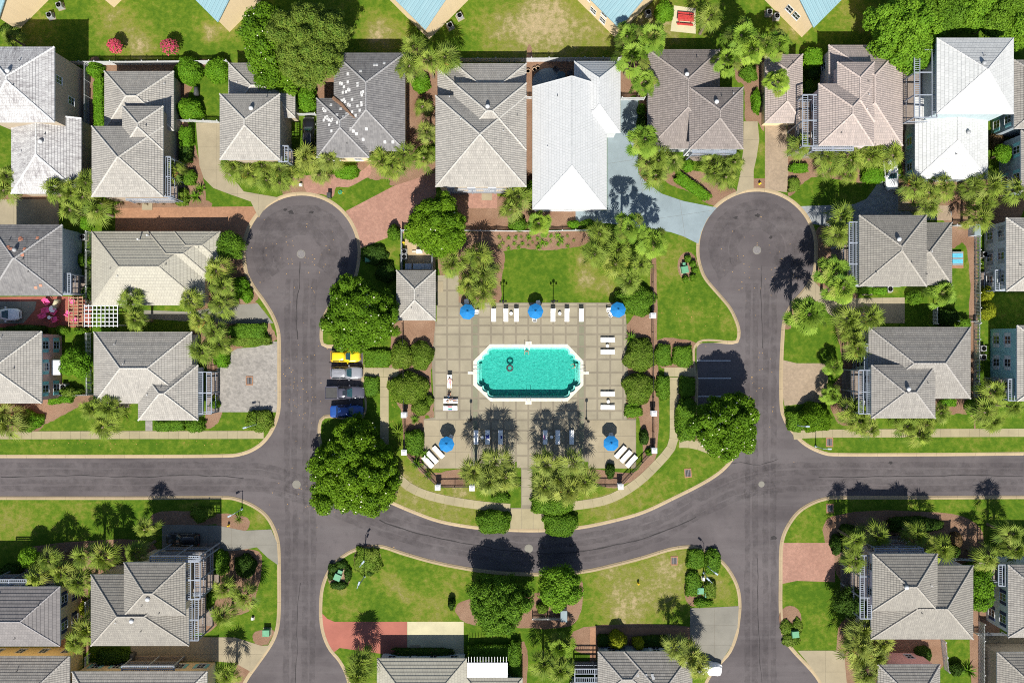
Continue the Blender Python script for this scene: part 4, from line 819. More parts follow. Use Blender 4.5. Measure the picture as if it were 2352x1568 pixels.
# blue roofed condominium blocks along the top edge, turned 45 degrees
def condo(label, corner, g, e, hz=5.0, win=()):
    k = .7071; c = W(*corner); gx = Vector((g[0]*k, -g[1]*k, 0)); ex = Vector((e[0]*k, -e[1]*k, 0)); wd, L = 10.4, 13.
    h = thing('apartment_building', label, 'building', c, group='blue roofed blocks along the top edge'); z = Vector((0, 0, 1)); rise = .62*wd/2; st = stucco('cream')
    mb = MB(); A, B, C_, D = c, c+gx*wd, c+gx*wd+ex*L, c+ex*L; m0, m1 = c+gx*wd/2, c+gx*wd/2+ex*L
    for p, q in ((A, D), (B, C_)): mb.face([p, q, q+z*hz, p+z*hz])
    for p, q, m in ((A, B, m0), (D, C_, m1)): mb.face([p, q, q+z*hz, m+z*(hz+rise), p+z*hz])
    mb.build('wall', st, h); ov = .25; zz = z*(hz+.03)
    rm = MB()
    for s, p, q in ((-1, A, D), (1, B, C_)):
        p2, q2 = p+gx*s*.3-ex*ov-z*.18, q+gx*s*.3+ex*ov-z*.18; r1, r2 = m0-ex*ov+z*rise, m1+ex*ov+z*rise
        roof_plane(rm, p2+zz, q2+zz, r2+zz, r1+zz, 60, 0.)
    ro = rm.build('roof', RM['blue'], h); fm = MB()
    for p, m in ((A-gx*.3, m0), (B+gx*.3, m0)): fm.bar(p-ex*ov+zz-z*.25, m-ex*ov+zz+z*(rise-.06), .06, .16)
    fm.bar(A-gx*.3-ex*ov+zz-z*.25, D-gx*.3+ex*ov+zz-z*.25, .08, .16); fm.bar(m0-ex*ov+zz+z*(rise+.0), m1+ex*ov+zz+z*rise, .2, .08); fm.build('roof_trim', M_CAP['blue'], ro)
    sgn = 1 if gx.cross(ex).z > 0 else -1
    for t, zz_, side in win:
        if side == 'g': p = c+gx*t; nrm = -ex
        else: p = c+ex*t; nrm = -gx
        add_window(h, p+z*zz_, math.atan2(nrm.x, -nrm.y), None)
    return h
condo('cream block with blue metal roof in the top left corner', (42.5, 70), (1, -1), (-1, -1)); condo('cream block corner left of the pink flowering shrubs, top edge', (262, 18), (1, -1), (-1, -1))
condo('cream block with blue roof left of the big olive tree, top edge', (527.5, 74), (1, -1), (-1, -1)); condo('cream block with blue roof behind the palms left of bare lawn, top edge', (985.5, 91), (1, -1), (-1, -1))
condo('cream block with blue roof and windows right of bare lawn, top edge', (1413.5, 88), (1, -1), (-1, -1), win=((3, 1.6, 'e'), (5, 1.6, 'e'), (3, 3.9, 'e'), (6.5, 3.9, 'e'))); condo('cream block with blue roof right of the fan palms, top edge', (1841.5, 86), (-1, -1), (1, -1), win=((2.8, 3.2, 'g'), (4.2, 3.2, 'g')))
# ------------------------------------------------------------------ vegetation
RNG = np.random.default_rng(7)
def quads_mesh(name, V, mats, mi=None, tone=None):
    n = len(V)//4; me = bpy.data.meshes.new(name); me.vertices.add(4*n); me.vertices.foreach_set('co', V.ravel().astype(np.float32)); me.loops.add(4*n); me.loops.foreach_set('vertex_index', np.arange(4*n, dtype=np.int32)); me.polygons.add(n); me.polygons.foreach_set('loop_start', np.arange(0, 4*n, 4, dtype=np.int32)); me.polygons.foreach_set('loop_total', np.full(n, 4, dtype=np.int32))
    for m in mats: me.materials.append(m)
    if mi is not None: me.polygons.foreach_set('material_index', mi.astype(np.int32))
    if tone is None: tone = RNG.uniform(0, 1, n)
    me.update(calc_edges=True); at = me.color_attributes.new('tone', 'FLOAT_COLOR', 'CORNER'); cc = np.ones((4*n, 4)); cc[:, :3] = np.repeat(tone, 4)[:, None]; at.data.foreach_set('color', cc.ravel()); return me
def unit(a): return a/np.maximum(np.linalg.norm(a, axis=1, keepdims=True), 1e-9)
def leaf_quads(P, Nn, ln, wd):
    n = len(P); t = unit(np.cross(Nn, RNG.normal(size=(n, 3)))); b = np.cross(Nn, t); l = (ln*RNG.uniform(.7, 1.25, (n, 1)))/2; w = (wd*RNG.uniform(.7, 1.25, (n, 1)))/2
    c = P+Nn*l*.15
    return np.stack([c-t*l, c+b*w-t*l*.1, c+t*l-Nn*l*.35, c-b*w-t*l*.1], 1).reshape(-1, 3)
def uvsphere(c, r, nu=10, nv=7):
    V = []; F = []
    for j in range(nv+1):
        th = math.pi*j/nv
        for i in range(nu): ph = 2*math.pi*i/nu; V.append((c[0]+r[0]*math.sin(th)*math.cos(ph), c[1]+r[1]*math.sin(th)*math.sin(ph), c[2]+r[2]*math.cos(th)))
    for j in range(nv):
        for i in range(nu): k = (i+1) % nu; F.append((j*nu+i, (j+1)*nu+i, (j+1)*nu+k, j*nu+k))
    return V, F
def set_obj(name, me, parent, org): o = bpy.data.objects.new(name, me); link(o, parent, org); return o
def tree(name, label, px, py, rpx, h, leaf, nleaf=14000, ln=.36, wd=.17, seed=1, squash=.62, nb=34, ry=None, flowers=0, group=None, cat='tree', lobe=(.62, 1.15), flowmat=None, core=.66):
    global RNG; RNG = np.random.default_rng(seed); rr = random.Random(seed)
    zc = max(h*.45, h-.5*rpx/PXM); c = W(px, py, zc); k = (1-zc/CAM_H)/PXM; rx = rpx*k; ry_ = (ry or rpx)*k; rz = min(.5*(rx+ry_)*.78, h-1.2)
    base = Vector((c.x, c.y, G)); root = thing(name, label, cat, base, group=group); cz = h-rz
    Cb = []; Rb = []; mr = (rx*ry_)**.5; lo_, hi_ = lobe; nlob = int(min(300, 1.75*2*math.pi*mr*mr*.85/(math.pi*(.5*(lo_+hi_))**2)))
    for i in range(nlob):
        zz = -.35+1.35*(i+.5)/nlob+RNG.uniform(-.05, .05); zz = min(.995, zz); az = i*2.39996+RNG.uniform(-.35, .35); s_ = math.sqrt(max(0, 1-zz*zz)); lr = RNG.uniform(lo_, hi_); wob = 1+.10*math.sin(3*az+seed)+.07*math.sin(5*az+2*seed); f = RNG.uniform(.76, 1.03)*wob; sh = max(.3, 1-lr/mr*.8)
        Cb.append((s_*math.cos(az)*rx*f*sh, s_*math.sin(az)*ry_*f*sh, zz*rz*f*sh)); Rb.append(lr)
    Cb = np.array(Cb); Rb = np.array(Rb); Rz = Rb*.85
    w = Rb**2/np.sum(Rb**2); idx = RNG.choice(len(Rb), size=int(nleaf*1.9), p=w); D = unit(RNG.normal(size=(len(idx), 3))); D[:, 2] = np.where(D[:, 2] < -.35, -D[:, 2], D[:, 2])
    sc = np.stack([Rb[idx], Rb[idx], Rz[idx]], 1); P = Cb[idx]+D*sc*RNG.uniform(.80, 1.16, (len(idx), 1)); keep = np.ones(len(P), bool)
    for j in range(len(Rb)):
        q = (P-Cb[j])/np.array([Rb[j], Rb[j], Rz[j]]); keep &= ~((np.sum(q*q, 1) < .72) & (idx != j))
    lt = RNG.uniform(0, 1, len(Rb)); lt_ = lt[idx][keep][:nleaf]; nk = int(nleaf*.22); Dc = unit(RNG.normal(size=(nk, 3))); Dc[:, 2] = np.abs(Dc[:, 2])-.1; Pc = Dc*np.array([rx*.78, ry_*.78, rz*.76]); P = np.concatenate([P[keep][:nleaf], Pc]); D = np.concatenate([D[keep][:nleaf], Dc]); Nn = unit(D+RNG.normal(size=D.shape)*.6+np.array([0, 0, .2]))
    V = leaf_quads(P, Nn, ln, wd); mi = np.zeros(len(P), int); mats = [leaf]
    if flowers:
        top = np.where(Nn[:, 2] > .3)[0]; pk = RNG.choice(top, min(flowers, len(top)), replace=False); FP = P[pk]+D[pk]*.12
        F1 = leaf_quads(FP, unit(D[pk]+np.array([0, 0, 1.])), .22, .20); V = np.concatenate([V, F1]); mi = np.concatenate([mi, np.ones(len(pk), int)]); mats.append(flowmat or L_FLOW)
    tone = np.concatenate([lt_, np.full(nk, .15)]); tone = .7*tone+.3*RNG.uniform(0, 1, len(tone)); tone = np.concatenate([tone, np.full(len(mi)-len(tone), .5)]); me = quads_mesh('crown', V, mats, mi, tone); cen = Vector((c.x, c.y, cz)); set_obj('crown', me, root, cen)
    VV = []; FF = []
    for cb, rb, rz_ in zip(Cb, Rb, Rz):
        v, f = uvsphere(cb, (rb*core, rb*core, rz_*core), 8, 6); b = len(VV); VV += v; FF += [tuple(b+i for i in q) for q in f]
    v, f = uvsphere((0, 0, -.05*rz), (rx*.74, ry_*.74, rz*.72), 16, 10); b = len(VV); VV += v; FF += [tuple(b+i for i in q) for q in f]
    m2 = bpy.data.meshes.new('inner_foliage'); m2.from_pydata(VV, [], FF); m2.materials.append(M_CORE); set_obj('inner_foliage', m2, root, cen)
    tb = MB(); tr = max(.1, mr*.055); tb.tube([base-Vector((0, 0, .05)), base+Vector((.05, .02, cz*.4)), base+Vector((-.04, .05, cz*.8))], [tr*1.5, tr, tr*.8], 8)
    for i in range(7):
        j = rr.randrange(len(Cb)); e = cen+Vector(Cb[j]); s = base+Vector((0, 0, cz*rr.uniform(.45, .75))); tb.tube([s, s.lerp(e, .5)+Vector((0, 0, .2)), e], [tr*.6, tr*.4, tr*.15], 6)
    tb.build('trunk', M_BARK, root); return root
def shrub(label, px, py, rx, ry, h, leaf=None, box=0., name='shrub', seed=None, group=None, ln=.22, wd=.12, dens=120, rot=0, cat='shrub', flowers=0, fm=None, rough=.10):
    # clipped or loose shrub: uneven rounded body with a coat of leaves
    global RNG; leaf = leaf or L_HEDGE; seed = seed if seed is not None else int(px*7+py*13); RNG = np.random.default_rng(seed)
    zc = h*.6; c = W(px, py, zc); k = (1-zc/CAM_H)/PXM; a, b = rx*k, ry*k; base = Vector((c.x, c.y, G)); root = thing(name, label, cat, base, rot, group, local=True)
    e = 2+box*5; ph = RNG.uniform(0, 6.28, 12)
    def surf(u, v):   # u azimuth, v elevation 0..pi/2 (and slightly below)
        cu, su, cv, sv = np.cos(u), np.sin(u), np.cos(v), np.sin(v); pw = 2/e
        x = np.sign(cu)*np.abs(cu)**pw*np.abs(cv)**pw; y = np.sign(su)*np.abs(su)**pw*np.abs(cv)**pw; z = np.sign(sv)*np.abs(sv)**pw
        lump = 1+rough*np.cos(v)*(np.sin(3*u+ph[0])*np.cos(2*v+ph[1])+.7*np.sin(5*u+ph[2]+3*v)+.6*np.sin(8*u+ph[3])*np.sin(6*v+ph[4])+.4*np.sin(13*u+ph[5]+9*v))
        return np.stack([x*a*lump, y*b*lump, .25*h+z*.75*h*(1+(lump-1)*.6)], -1)
    nu, nv = 26, 9; U, Vv = np.meshgrid(np.linspace(0, 2*math.pi, nu, endpoint=False), np.linspace(-.55, math.pi/2, nv)); S = surf(U.ravel(), Vv.ravel()); S[:, :2] *= .95; S[:, 2] = np.clip(S[:, 2]*.96, 0, None)
    F = [(j*nu+i, j*nu+(i+1) % nu, (j+1)*nu+(i+1) % nu, (j+1)*nu+i) for j in range(nv-1) for i in range(nu)]
    m = bpy.data.meshes.new('inner_foliage'); m.from_pydata(S.tolist(), [], F); m.materials.append(leaf); set_obj('inner_foliage', m, root, Vector())
    n = int(min(12000, max(200, dens*(a*b*3.14+(a+b)*3*h*.7))))
    nu2, nv2 = 56, 20; U, Vv = np.meshgrid(np.linspace(0, 2*math.pi, nu2, endpoint=False), np.linspace(-.5, math.pi/2-.01, nv2)); Q = surf(U.ravel(), Vv.ravel()).reshape(nv2, nu2, 3)
    q00, q01, q10, q11 = Q[:-1].reshape(-1, 3), np.roll(Q, -1, 1)[:-1].reshape(-1, 3), Q[1:].reshape(-1, 3), np.roll(Q, -1, 1)[1:].reshape(-1, 3); cr = np.cross(q01-q00, q10-q00)+np.cross(q01-q11, q10-q11)*-1.; ar = np.linalg.norm(np.cross(q01-q00, q10-q00), axis=1)+np.linalg.norm(np.cross(q10-q11, q01-q11), axis=1)
    pk = RNG.choice(len(ar), n, p=ar/ar.sum()); s1, s2 = RNG.uniform(0, 1, (n, 1)), RNG.uniform(0, 1, (n, 1)); P = (q00[pk]*(1-s1)+q01[pk]*s1)*(1-s2)+(q10[pk]*(1-s1)+q11[pk]*s1)*s2; Nn = unit(np.cross(q01[pk]-q00[pk], q10[pk]-q00[pk])+np.cross(q10[pk]-q11[pk], q01[pk]-q11[pk])+1e-9); Nn = unit(Nn+RNG.normal(size=Nn.shape)*.8); P = P+Nn*RNG.uniform(-.09, .09, (n, 1))
    V = leaf_quads(P, Nn, ln, wd); mi = np.zeros(n, int); mats = [leaf]
    if flowers: pk = RNG.choice(n, min(n, flowers), replace=False); mi[pk] = 1; mats.append(fm)
    pt_ = .5+.5*np.sin(P[:, 0]*3.1+ph[6])*np.sin(P[:, 1]*2.7+ph[7]); tone = np.clip(.45*pt_+.55*RNG.uniform(0, 1, n), 0, 1); set_obj('leaves', quads_mesh('leaves', V, mats, mi, tone), root, Vector())
    MB().tube([(0, 0, -.05), (.02, 0, h*.4)], [.07, .05], 6).build('stem', M_BARK, root); return root
# --- palms -----------------------------------------------------------------
def fan_crown(kind, seed):
    rr = random.Random(seed); quads = []; mi = []; tn = []; nf = 24 if kind == 'sabal' else 26
    for f in range(nf):
        t = f/nf; az = f*2.39996+rr.uniform(-.4, .4); el = R(84-106*t**.9+rr.uniform(-14, 14)); lp = (.55+.75*t)*rr.uniform(.75, 1.2)*(1. if kind == 'sabal' else 1.15)
        d = Vector((math.cos(az)*math.cos(el), math.sin(az)*math.cos(el), math.sin(el))); p0 = Vector((0, 0, .0)); sag = Vector((0, 0, -.30*lp*math.cos(el))); p1 = p0+d*lp*.55+sag*.2; p2 = p0+d*lp+sag
        d2 = (p2-p1).normalized(); r = d2.cross(Vector((0, 0, 1))); r = r.normalized() if r.length > .05 else Vector((-math.sin(az), math.cos(az), 0)); tw = rr.uniform(-.7, .7); u = r.cross(d2); r, u = r*math.cos(tw)+u*math.sin(tw), u*math.cos(tw)-r*math.sin(tw)
        ft = min(1, max(0, rr.gauss(.62-.25*t, .30)))
        for a, b in ((p0, p1), (p1, p2)): quads += [a-r*.022, a+r*.022, b+r*.016, b-r*.016]; mi.append(0)
        tn += [ft]*(2+(13 if kind == 'sabal' else 17))
        m_ = 1 if rr.random() < (.22 if kind == 'sabal' else .08) else 0
        if kind == 'sabal':
            nl = 13; span = R(96); L = rr.uniform(1.0, 1.4); dr = rr.uniform(.08, .32)
            for i in range(nl):
                ph = -span+2*span*i/(nl-1); dd = (d2*math.cos(ph)+r*math.sin(ph)).normalized(); ll = L*(1-.42*(abs(ph)/span)**1.5)*rr.uniform(.8, 1.12); root = p2-d2*.12*abs(ph)/span
                mid = root+dd*ll*.45+u*ll*(.05+.22*abs(math.sin(ph))); tip = root+dd*ll+u*ll*.10-Vector((0, 0, (dr+.15*rr.random())*ll)); s = dd.cross(u).normalized()*.062
                quads += [root, mid+s, tip, mid-s]; mi.append(m_)
        else:
            nl = 17; span = R(105); L = rr.uniform(.85, 1.05)
            for i in range(nl):
                ph = -span+2*span*i/(nl-1); dd = (d2*math.cos(ph)+r*math.sin(ph)).normalized(); ll = L*(1-.18*(abs(ph)/span)**2)*rr.uniform(.88, 1.08); fold = u*((.07 if i % 2 else -.03)+.20*abs(math.sin(ph)))
                mid = p2+dd*ll*.60+fold*ll; tip = p2+dd*ll-Vector((0, 0, .14*ll)); s = dd.cross(u).normalized()*.08
                quads += [p2, mid+s, tip, mid-s]; mi.append(m_)
    if kind == 'sabal':   # orange brown flower stalks
        for k in range(rr.choice((0, 1, 2))):
            az = rr.uniform(0, 6.28)
            for j in range(26):
                a = az+rr.uniform(-.35, .35); q = Vector((math.cos(a), math.sin(a), .35+rr.uniform(-.3, .3)))*rr.uniform(.5, 1.1); s = Vector((rr.uniform(-.1, .1), rr.uniform(-.1, .1), .02)); quads += [q, q+s, q+s*.5+Vector((.06, .06, -.1)), q+Vector((.05, -.04, -.05))]; mi.append(2)
    V = np.array([tuple(q) for q in quads]); me = quads_mesh('crown', V, [L_PALM if kind == 'sabal' else L_WASH, L_PALMY, L_STALK], np.array(mi), np.array((tn+[.5]*len(mi))[:len(mi)])); return me
L_STALK = leafmat('palm_flower_stalk', (.30, .16, .04), (.42, .24, .07), None, .2)
PCR = {'s': [fan_crown('sabal', 100+i) for i in range(6)], 'w': [fan_crown('wash', 200+i) for i in range(4)], 'y': []}
for m in PCR['s'][:3]:
    m2 = m.copy(); m2.materials[0] = L_PALMY; PCR['y'].append(m2)
mb = MB(); pr = []
for i in range(13): z = i/12; pr.append((.19-.05*z+(.03 if i % 2 else 0), z))
pr[0] = (.27, 0); mb.lathe((0, 0, 0), pr, 9); _t = mb.build('trunk', M_PALMB, None, True); TRUNK = _t.data; bpy.data.objects.remove(_t)
mb = MB(); mb.lathe((0, 0, -.7), [(.14, 0), (.30, .25), (.34, .5), (.22, .8), (.05, .95)], 10); _t = mb.build('boot', M_PALMB, None, True); BOOT = _t.data; bpy.data.objects.remove(_t)
ORDN = ['', 'leftmost', 'second', 'third', 'fourth', 'fifth', 'sixth', 'seventh', 'eighth', 'ninth', 'tenth']
def ordlab(i, n, noun, place, ax='left'):
    if n == 1: return f'{noun} {place}'
    if i == 0: return f'{"leftmost" if ax == "left" else "topmost"} {noun} {place}'
    if i == n-1: return f'{"rightmost" if ax == "left" else "lowest"} {noun} {place}'
    return f'{ORDN[i+1]} {noun} from {ax} {place}'
prnd = random.Random(3)
def palm(label, px, py, h, s, kind, group):
    q = W(px, py, h); root = thing('palm_tree', label, 'palm tree', (q.x, q.y, G), 0, group, local=True)
    lean = prnd.uniform(-.02, .02)
    t = bpy.data.objects.new('trunk', TRUNK); COL.objects.link(t); t.parent = root; t.scale = (1, 1, h-G); t.location = (0, 0, 0)
    c = bpy.data.objects.new('crown', prnd.choice(PCR[kind])); COL.objects.link(c); c.parent = root; c.location = (0, 0, h-G-.1); c.scale = (s*1.05, s*1.05, s*prnd.uniform(.9, 1.1)); c.rotation_euler = (prnd.uniform(-.12, .12), prnd.uniform(-.12, .12), prnd.uniform(0, 6.28))
    b = bpy.data.objects.new('leaf_bases', BOOT); COL.objects.link(b); b.parent = root; b.location = (0, 0, h-G-.5); return root
def palms(place, pts, kind='s', h=5.5, s=1.0, ax='left', noun=None):
    noun = noun or {'s': 'cabbage palm', 'w': 'bright green fan palm', 'y': 'yellowing cabbage palm'}[kind]; pts = sorted(pts, key=lambda p: p[0] if ax == 'left' else p[1])
    for i, p in enumerate(pts):
        palm(ordlab(i, len(pts), noun, place, ax), p[0], p[1], (p[2] if len(p) > 2 else h)*prnd.uniform(.88, 1.12), (p[3] if len(p) > 3 else s)*prnd.uniform(.86, 1.14), kind, noun+'s '+place)
palms('beside the left turning circle drive corner', [(396, 391)], h=4.5, s=.95)
palms('at the left edge below the weathered white roof', [(15, 405), (10, 437)], h=4.5, ax='top'); palms('in the shade of the top left corner lawn', [(25, 86)], h=3)
palms('in the clump left of the orange brick drive', [(125, 435), (160, 482), (197, 418), (190, 452), (222, 484), (163, 442)], h=5.5, s=1.08)
palms('over the lower edge of the low beige roof', [(302, 692), (310, 734)], h=5.5, ax='top'); palms('along the right end of the low beige house', [(495, 622), (510, 655), (437, 692), (507, 700), (457, 735), (490, 762)], h=5.5, s=1.08)
palms('above the cobbled drive corner', [(462, 806), (502, 792)], h=4.5); palms('in the row below the grey house with white roof vent', [(537, 385), (572, 398), (602, 380), (640, 390), (612, 412), (642, 415), (668, 400)], h=4.0, s=1.0)
palms('below the dark roof with white patches, left end', [(703, 362), (758, 367)], 'y', h=4.2, s=1.1); palms('on brick walk by the top of left turning circle', [(735, 398)], 'y', h=2.6, s=.8)
palms('below the dark roof, right end', [(880, 368), (900, 380), (928, 356), (975, 362)], h=4.3, s=1.05); palms('between the dark roof and the pale grey roof', [(980, 303)], 'y', h=5, s=1.08)
palms('behind the dark roof by the blue roofed block', [(950, 106), (940, 152), (985, 140), (1023, 132)], h=6.5, s=1.1); palms('in mulch left of the pale grey roof', [(970, 245)], h=2.2, s=.85)
palms('at the corner between pale grey and white roofs', [(1190, 452), (1172, 480)], h=4.6, s=1.08, ax='top')
palms('in front of the white metal roof on the pool hedge', [(1237, 512)], 'w', h=3.5, s=.95)
palms('behind the pool house lawn, left clump', [(1040, 605), (1098, 590), (1076, 655), (1110, 674), (1112, 630)], h=4.6, s=1.12)
palms('in the clump above the right end of pool lawn', [(1378, 537), (1366, 582), (1420, 572), (1472, 607), (1446, 647), (1413, 606)], h=5.2, s=1.1)
palms('rising beside the pale blue drive', [(1446, 522), (1501, 556)], 'w', h=8.2, s=1.15)
palms('left of the sunlit entrance path, pool side', [(1088, 1084), (1138, 1062), (1125, 1108), (1162, 1094)], 'y', h=7.0, s=1.22); palms('right of the entrance path, pool side', [(1255, 1068), (1316, 1064), (1284, 1100), (1342, 1106), (1250, 1118), (1306, 1128)], 'y', h=7.0, s=1.22)
palms('behind the brown roofed house, left side', [(1444, 82), (1501, 84), (1452, 128)], 'w', h=8, s=1.15); palms('left of the brown roof, on the pale drive', [(1481, 190), (1481, 320)], 'w', h=6.5, s=1.08, ax='top')
palms('in front of the brown roof, left half', [(1492, 372), (1514, 364), (1546, 372), (1508, 402)], h=4.4, s=.98); palms('in front of the brown roof, right half', [(1638, 372), (1686, 372), (1666, 406), (1640, 396)], h=4.4, s=.98)
palms('beside the red picnic table', [(1633, 36)], h=6.5, s=1.12); palms('between the brown roof and the garage', [(1706, 82), (1671, 136), (1726, 112), (1758, 104)], 'w', h=7.5, s=1.12); palms('over the pinkish garage roof', [(1789, 100), (1786, 186)], 'w', h=6.5, s=1.08, ax='top')
palms('below the pinkish roof house', [(1839, 334), (1899, 360), (1954, 366), (2001, 358), (2051, 356)], h=4.4, s=1.1); palms('on the lawn edge above right turning circle', [(1906, 388), (1951, 402)], h=2.6, s=.8)
palms('in the bed below the tall white roofs', [(2101, 427), (2134, 442), (2169, 430), (2134, 474)], h=5.5, s=1.08); palms('at the right edge below the tall white roofs', [(2239, 430), (2276, 425), (2264, 467), (2252, 502), (2336, 437)], h=5, s=1.08)
palms('left of the taupe roof, upper pair', [(1933, 497), (1926, 540)], h=6, s=1.08, ax='top'); palms('left of the taupe roof, lower pair', [(1919, 624), (1936, 660)], 'w', h=7.2, s=1.1, ax='top'); palms('at the lower right corner of the taupe roof', [(2166, 672)], 'w', h=5, s=1.0)
palms('casting long shadow on the right turning circle', [(1859, 722)], 'w', h=8.3, s=1.3, noun='large lone fan palm')
palms('left of the shaded valley roof', [(1949, 737), (1999, 730), (1961, 772), (1969, 800)], h=4.6, s=1.08); palms('in the drive bed left of the slatted veranda', [(1917, 842), (1912, 908)], 'w', h=2.6, s=.8, ax='top', noun='young dark palm')
palms('along the right pavement by the front steps', [(1961, 944), (1976, 968), (2001, 984)], h=4.4, s=1.08); palms('below the shaded valley roof on the pavement', [(2086, 979), (2112, 998), (2128, 974), (2162, 948)], h=4.2, s=1.0)
palms('right of the shaded valley roof at the right edge', [(2284, 899), (2262, 944), (2282, 968), (2329, 934)], h=4.8, s=1.1)
palms('above the lower right taupe roof', [(1966, 1241), (2016, 1231), (1964, 1288), (2106, 1229), (2164, 1261)], h=6, s=1.06); palms('at the right edge above navy shutter house', [(2326, 1226), (2334, 1263), (2269, 1283)], h=6, s=1.05)
palms('left of the lower right taupe roof, bottom clump', [(1981, 1446), (1974, 1482), (2026, 1478), (1974, 1512), (2014, 1510), (1989, 1548)], 'y', h=5.4, s=1.1)
palms('above the black parked car, lower left', [(332, 1213), (312, 1268)], h=6, s=1.08, ax='top'); palms('behind the navy shutter house, lower left', [(110, 1286), (140, 1318), (82, 1326), (192, 1278), (240, 1281), (180, 1338)], h=5.6, s=1.1)
palms('between the navy shutter house and the taupe roof', [(172, 1476), (200, 1446)], h=4.8, s=1.05); palms('right of the wraparound veranda', [(517, 1351), (562, 1371), (510, 1413)], h=4.6, s=1.12); palms('at the bottom edge by the shuttered wall', [(520, 1551)], h=4.6, s=1.1)
palms('below the light grey roof on the left pavement', [(212, 939), (250, 939), (235, 979)], h=4.2, s=1.12); palms('at the left edge on the left pavement', [(10, 952), (18, 976)], 'y', h=4, s=1.1, ax='top')
palms('at the left end of the bottom beige roof', [(828, 1521), (824, 1552)], h=5.4, s=1.2, ax='top'); palms('left of the bottom white balcony', [(1250, 1526), (1288, 1540)], h=4.6, s=1.1); palms('above the bottom white balcony', [(1286, 1488)], 'w', h=4, s=1.0); palms('right of the bottom grey roof', [(1551, 1488), (1588, 1508), (1606, 1534)], 'y', h=5.6, s=1.12)
# --- broad trees ------------------------------------------------------------
MG = 'flowering magnolia trees'
tree('magnolia_tree', 'magnolia with white blooms above the yellow car', 822, 722, 90, 9, L_MAG, 24000, seed=21, nb=44, flowers=55, group=MG)
tree('magnolia_tree', 'largest magnolia with white blooms at the left road fork', 808, 1086, 108, 8.0, L_MAG, 36000, seed=22, nb=60, flowers=110, group=MG, ry=114)
tree('magnolia_tree', 'round bright magnolia behind the pool house yard', 1002, 517, 72, 9, L_MAG, 17000, seed=23, nb=34, flowers=12, group=MG)
tree('magnolia_tree', 'magnolia with white blooms shading the right parking bays', 1670, 980, 80, 10, L_MAG, 21000, seed=24, nb=40, flowers=110, group=MG)
tree('magnolia_tree', 'magnolia left of the olive pine, top left', 607, 90, 60, 10, L_MAG, 11000, seed=25, nb=34, flowers=50, group=MG, ry=105); tree('magnolia_tree', 'magnolia below the olive pine by the grey roof', 662, 165, 48, 7, L_MAG, 7000, seed=26, nb=24, flowers=12, group=MG)
tree('pine_tree', 'big olive green pine with loose crown at the top', 705, 90, 98, 12, L_OLIVE, 22000, .36, .10, seed=31, nb=60, lobe=(.4, 1.2))
tree('oak_tree', 'bright green spreading oak at top right', 2080, 66, 84, 10, L_OAK, 15000, .36, .22, seed=32, nb=48, lobe=(.55, 1.1)); tree('oak_tree', 'bright oak branch hanging over the pinkish roof', 2105, 120, 44, 8, L_OAK, 7000, .36, .22, seed=33, nb=24)
for i, (x, y, r_) in enumerate(((2180, 30, 46), (2235, 26, 44), (2292, 40, 48), (2345, 60, 46), (2150, 5, 50), (2260, -8, 50), (2330, 5, 44))): tree('wood_edge_tree', ('green tree left of the tall white roof, top edge', 'dense green tree directly behind the tall white roof', 'tree behind the right half of the tall white roof', 'tree at the right edge beside the tall white roof', 'tree on the top edge between the oak and woods', 'tree on the top edge above the tall white roof', 'topmost tree in the top right corner')[i], x, y, r_, 7.5, L_OAK if i % 2 else L_HEDGE, 6500, .34, .17, seed=40+i, nb=26, group='trees in the top right wood')
tree('shade_tree', 'dense dark green tree below the curved road, left one', 1145, 1388, 80, 7.5, L_HEDGE, 14000, .30, .16, seed=51, nb=44, ry=70, lobe=(.55, 1.1)); tree('shade_tree', 'bushy green tree below the curved road, right one', 1285, 1350, 54, 6.5, L_OAK, 8000, .30, .16, seed=52, nb=28)
tree('small_tree', 'small round tree at the left turning circle kerb', 528, 565, 33, 4.5, L_HEDGE, 4200, .28, .12, seed=53, nb=20); tree('small_tree', 'bright green tree beside the pink wall', 172, 834, 36, 4.5, L_BRIGHT, 4500, .28, .13, seed=54, nb=20)
tree('small_tree', 'dark glossy tree left of the lower right taupe roof', 1958, 1384, 40, 5, L_DARK, 5000, .26, .12, seed=55, nb=22); tree('small_tree', 'green tree between taupe roof and white wall, lower right', 2258, 1352, 30, 5.5, L_BRIGHT, 4500, .26, .12, seed=56, nb=20, ry=62)
tree('small_tree', 'leafy small tree left of the navy shutter house palms', 65, 1282, 24, 4, L_BRIGHT, 2600, .26, .12, seed=57, nb=14); tree('small_tree', 'young green tree by the tall white roof, right edge', 2306, 352, 20, 4, L_BRIGHT, 2600, .26, .12, seed=58, nb=14)
for x, y, l in ((263, 106, 'larger pink flowering crape myrtle on the top left lawn'), (388, 108, 'smaller pink flowering crape myrtle on the top left lawn')): tree('crape_myrtle', l, x, y, 15 if x < 300 else 13, 2.6, L_HEDGE, 900, .2, .12, seed=int(x), nb=12, flowers=420, flowmat=L_PINKF, group='crape myrtles', core=.6)
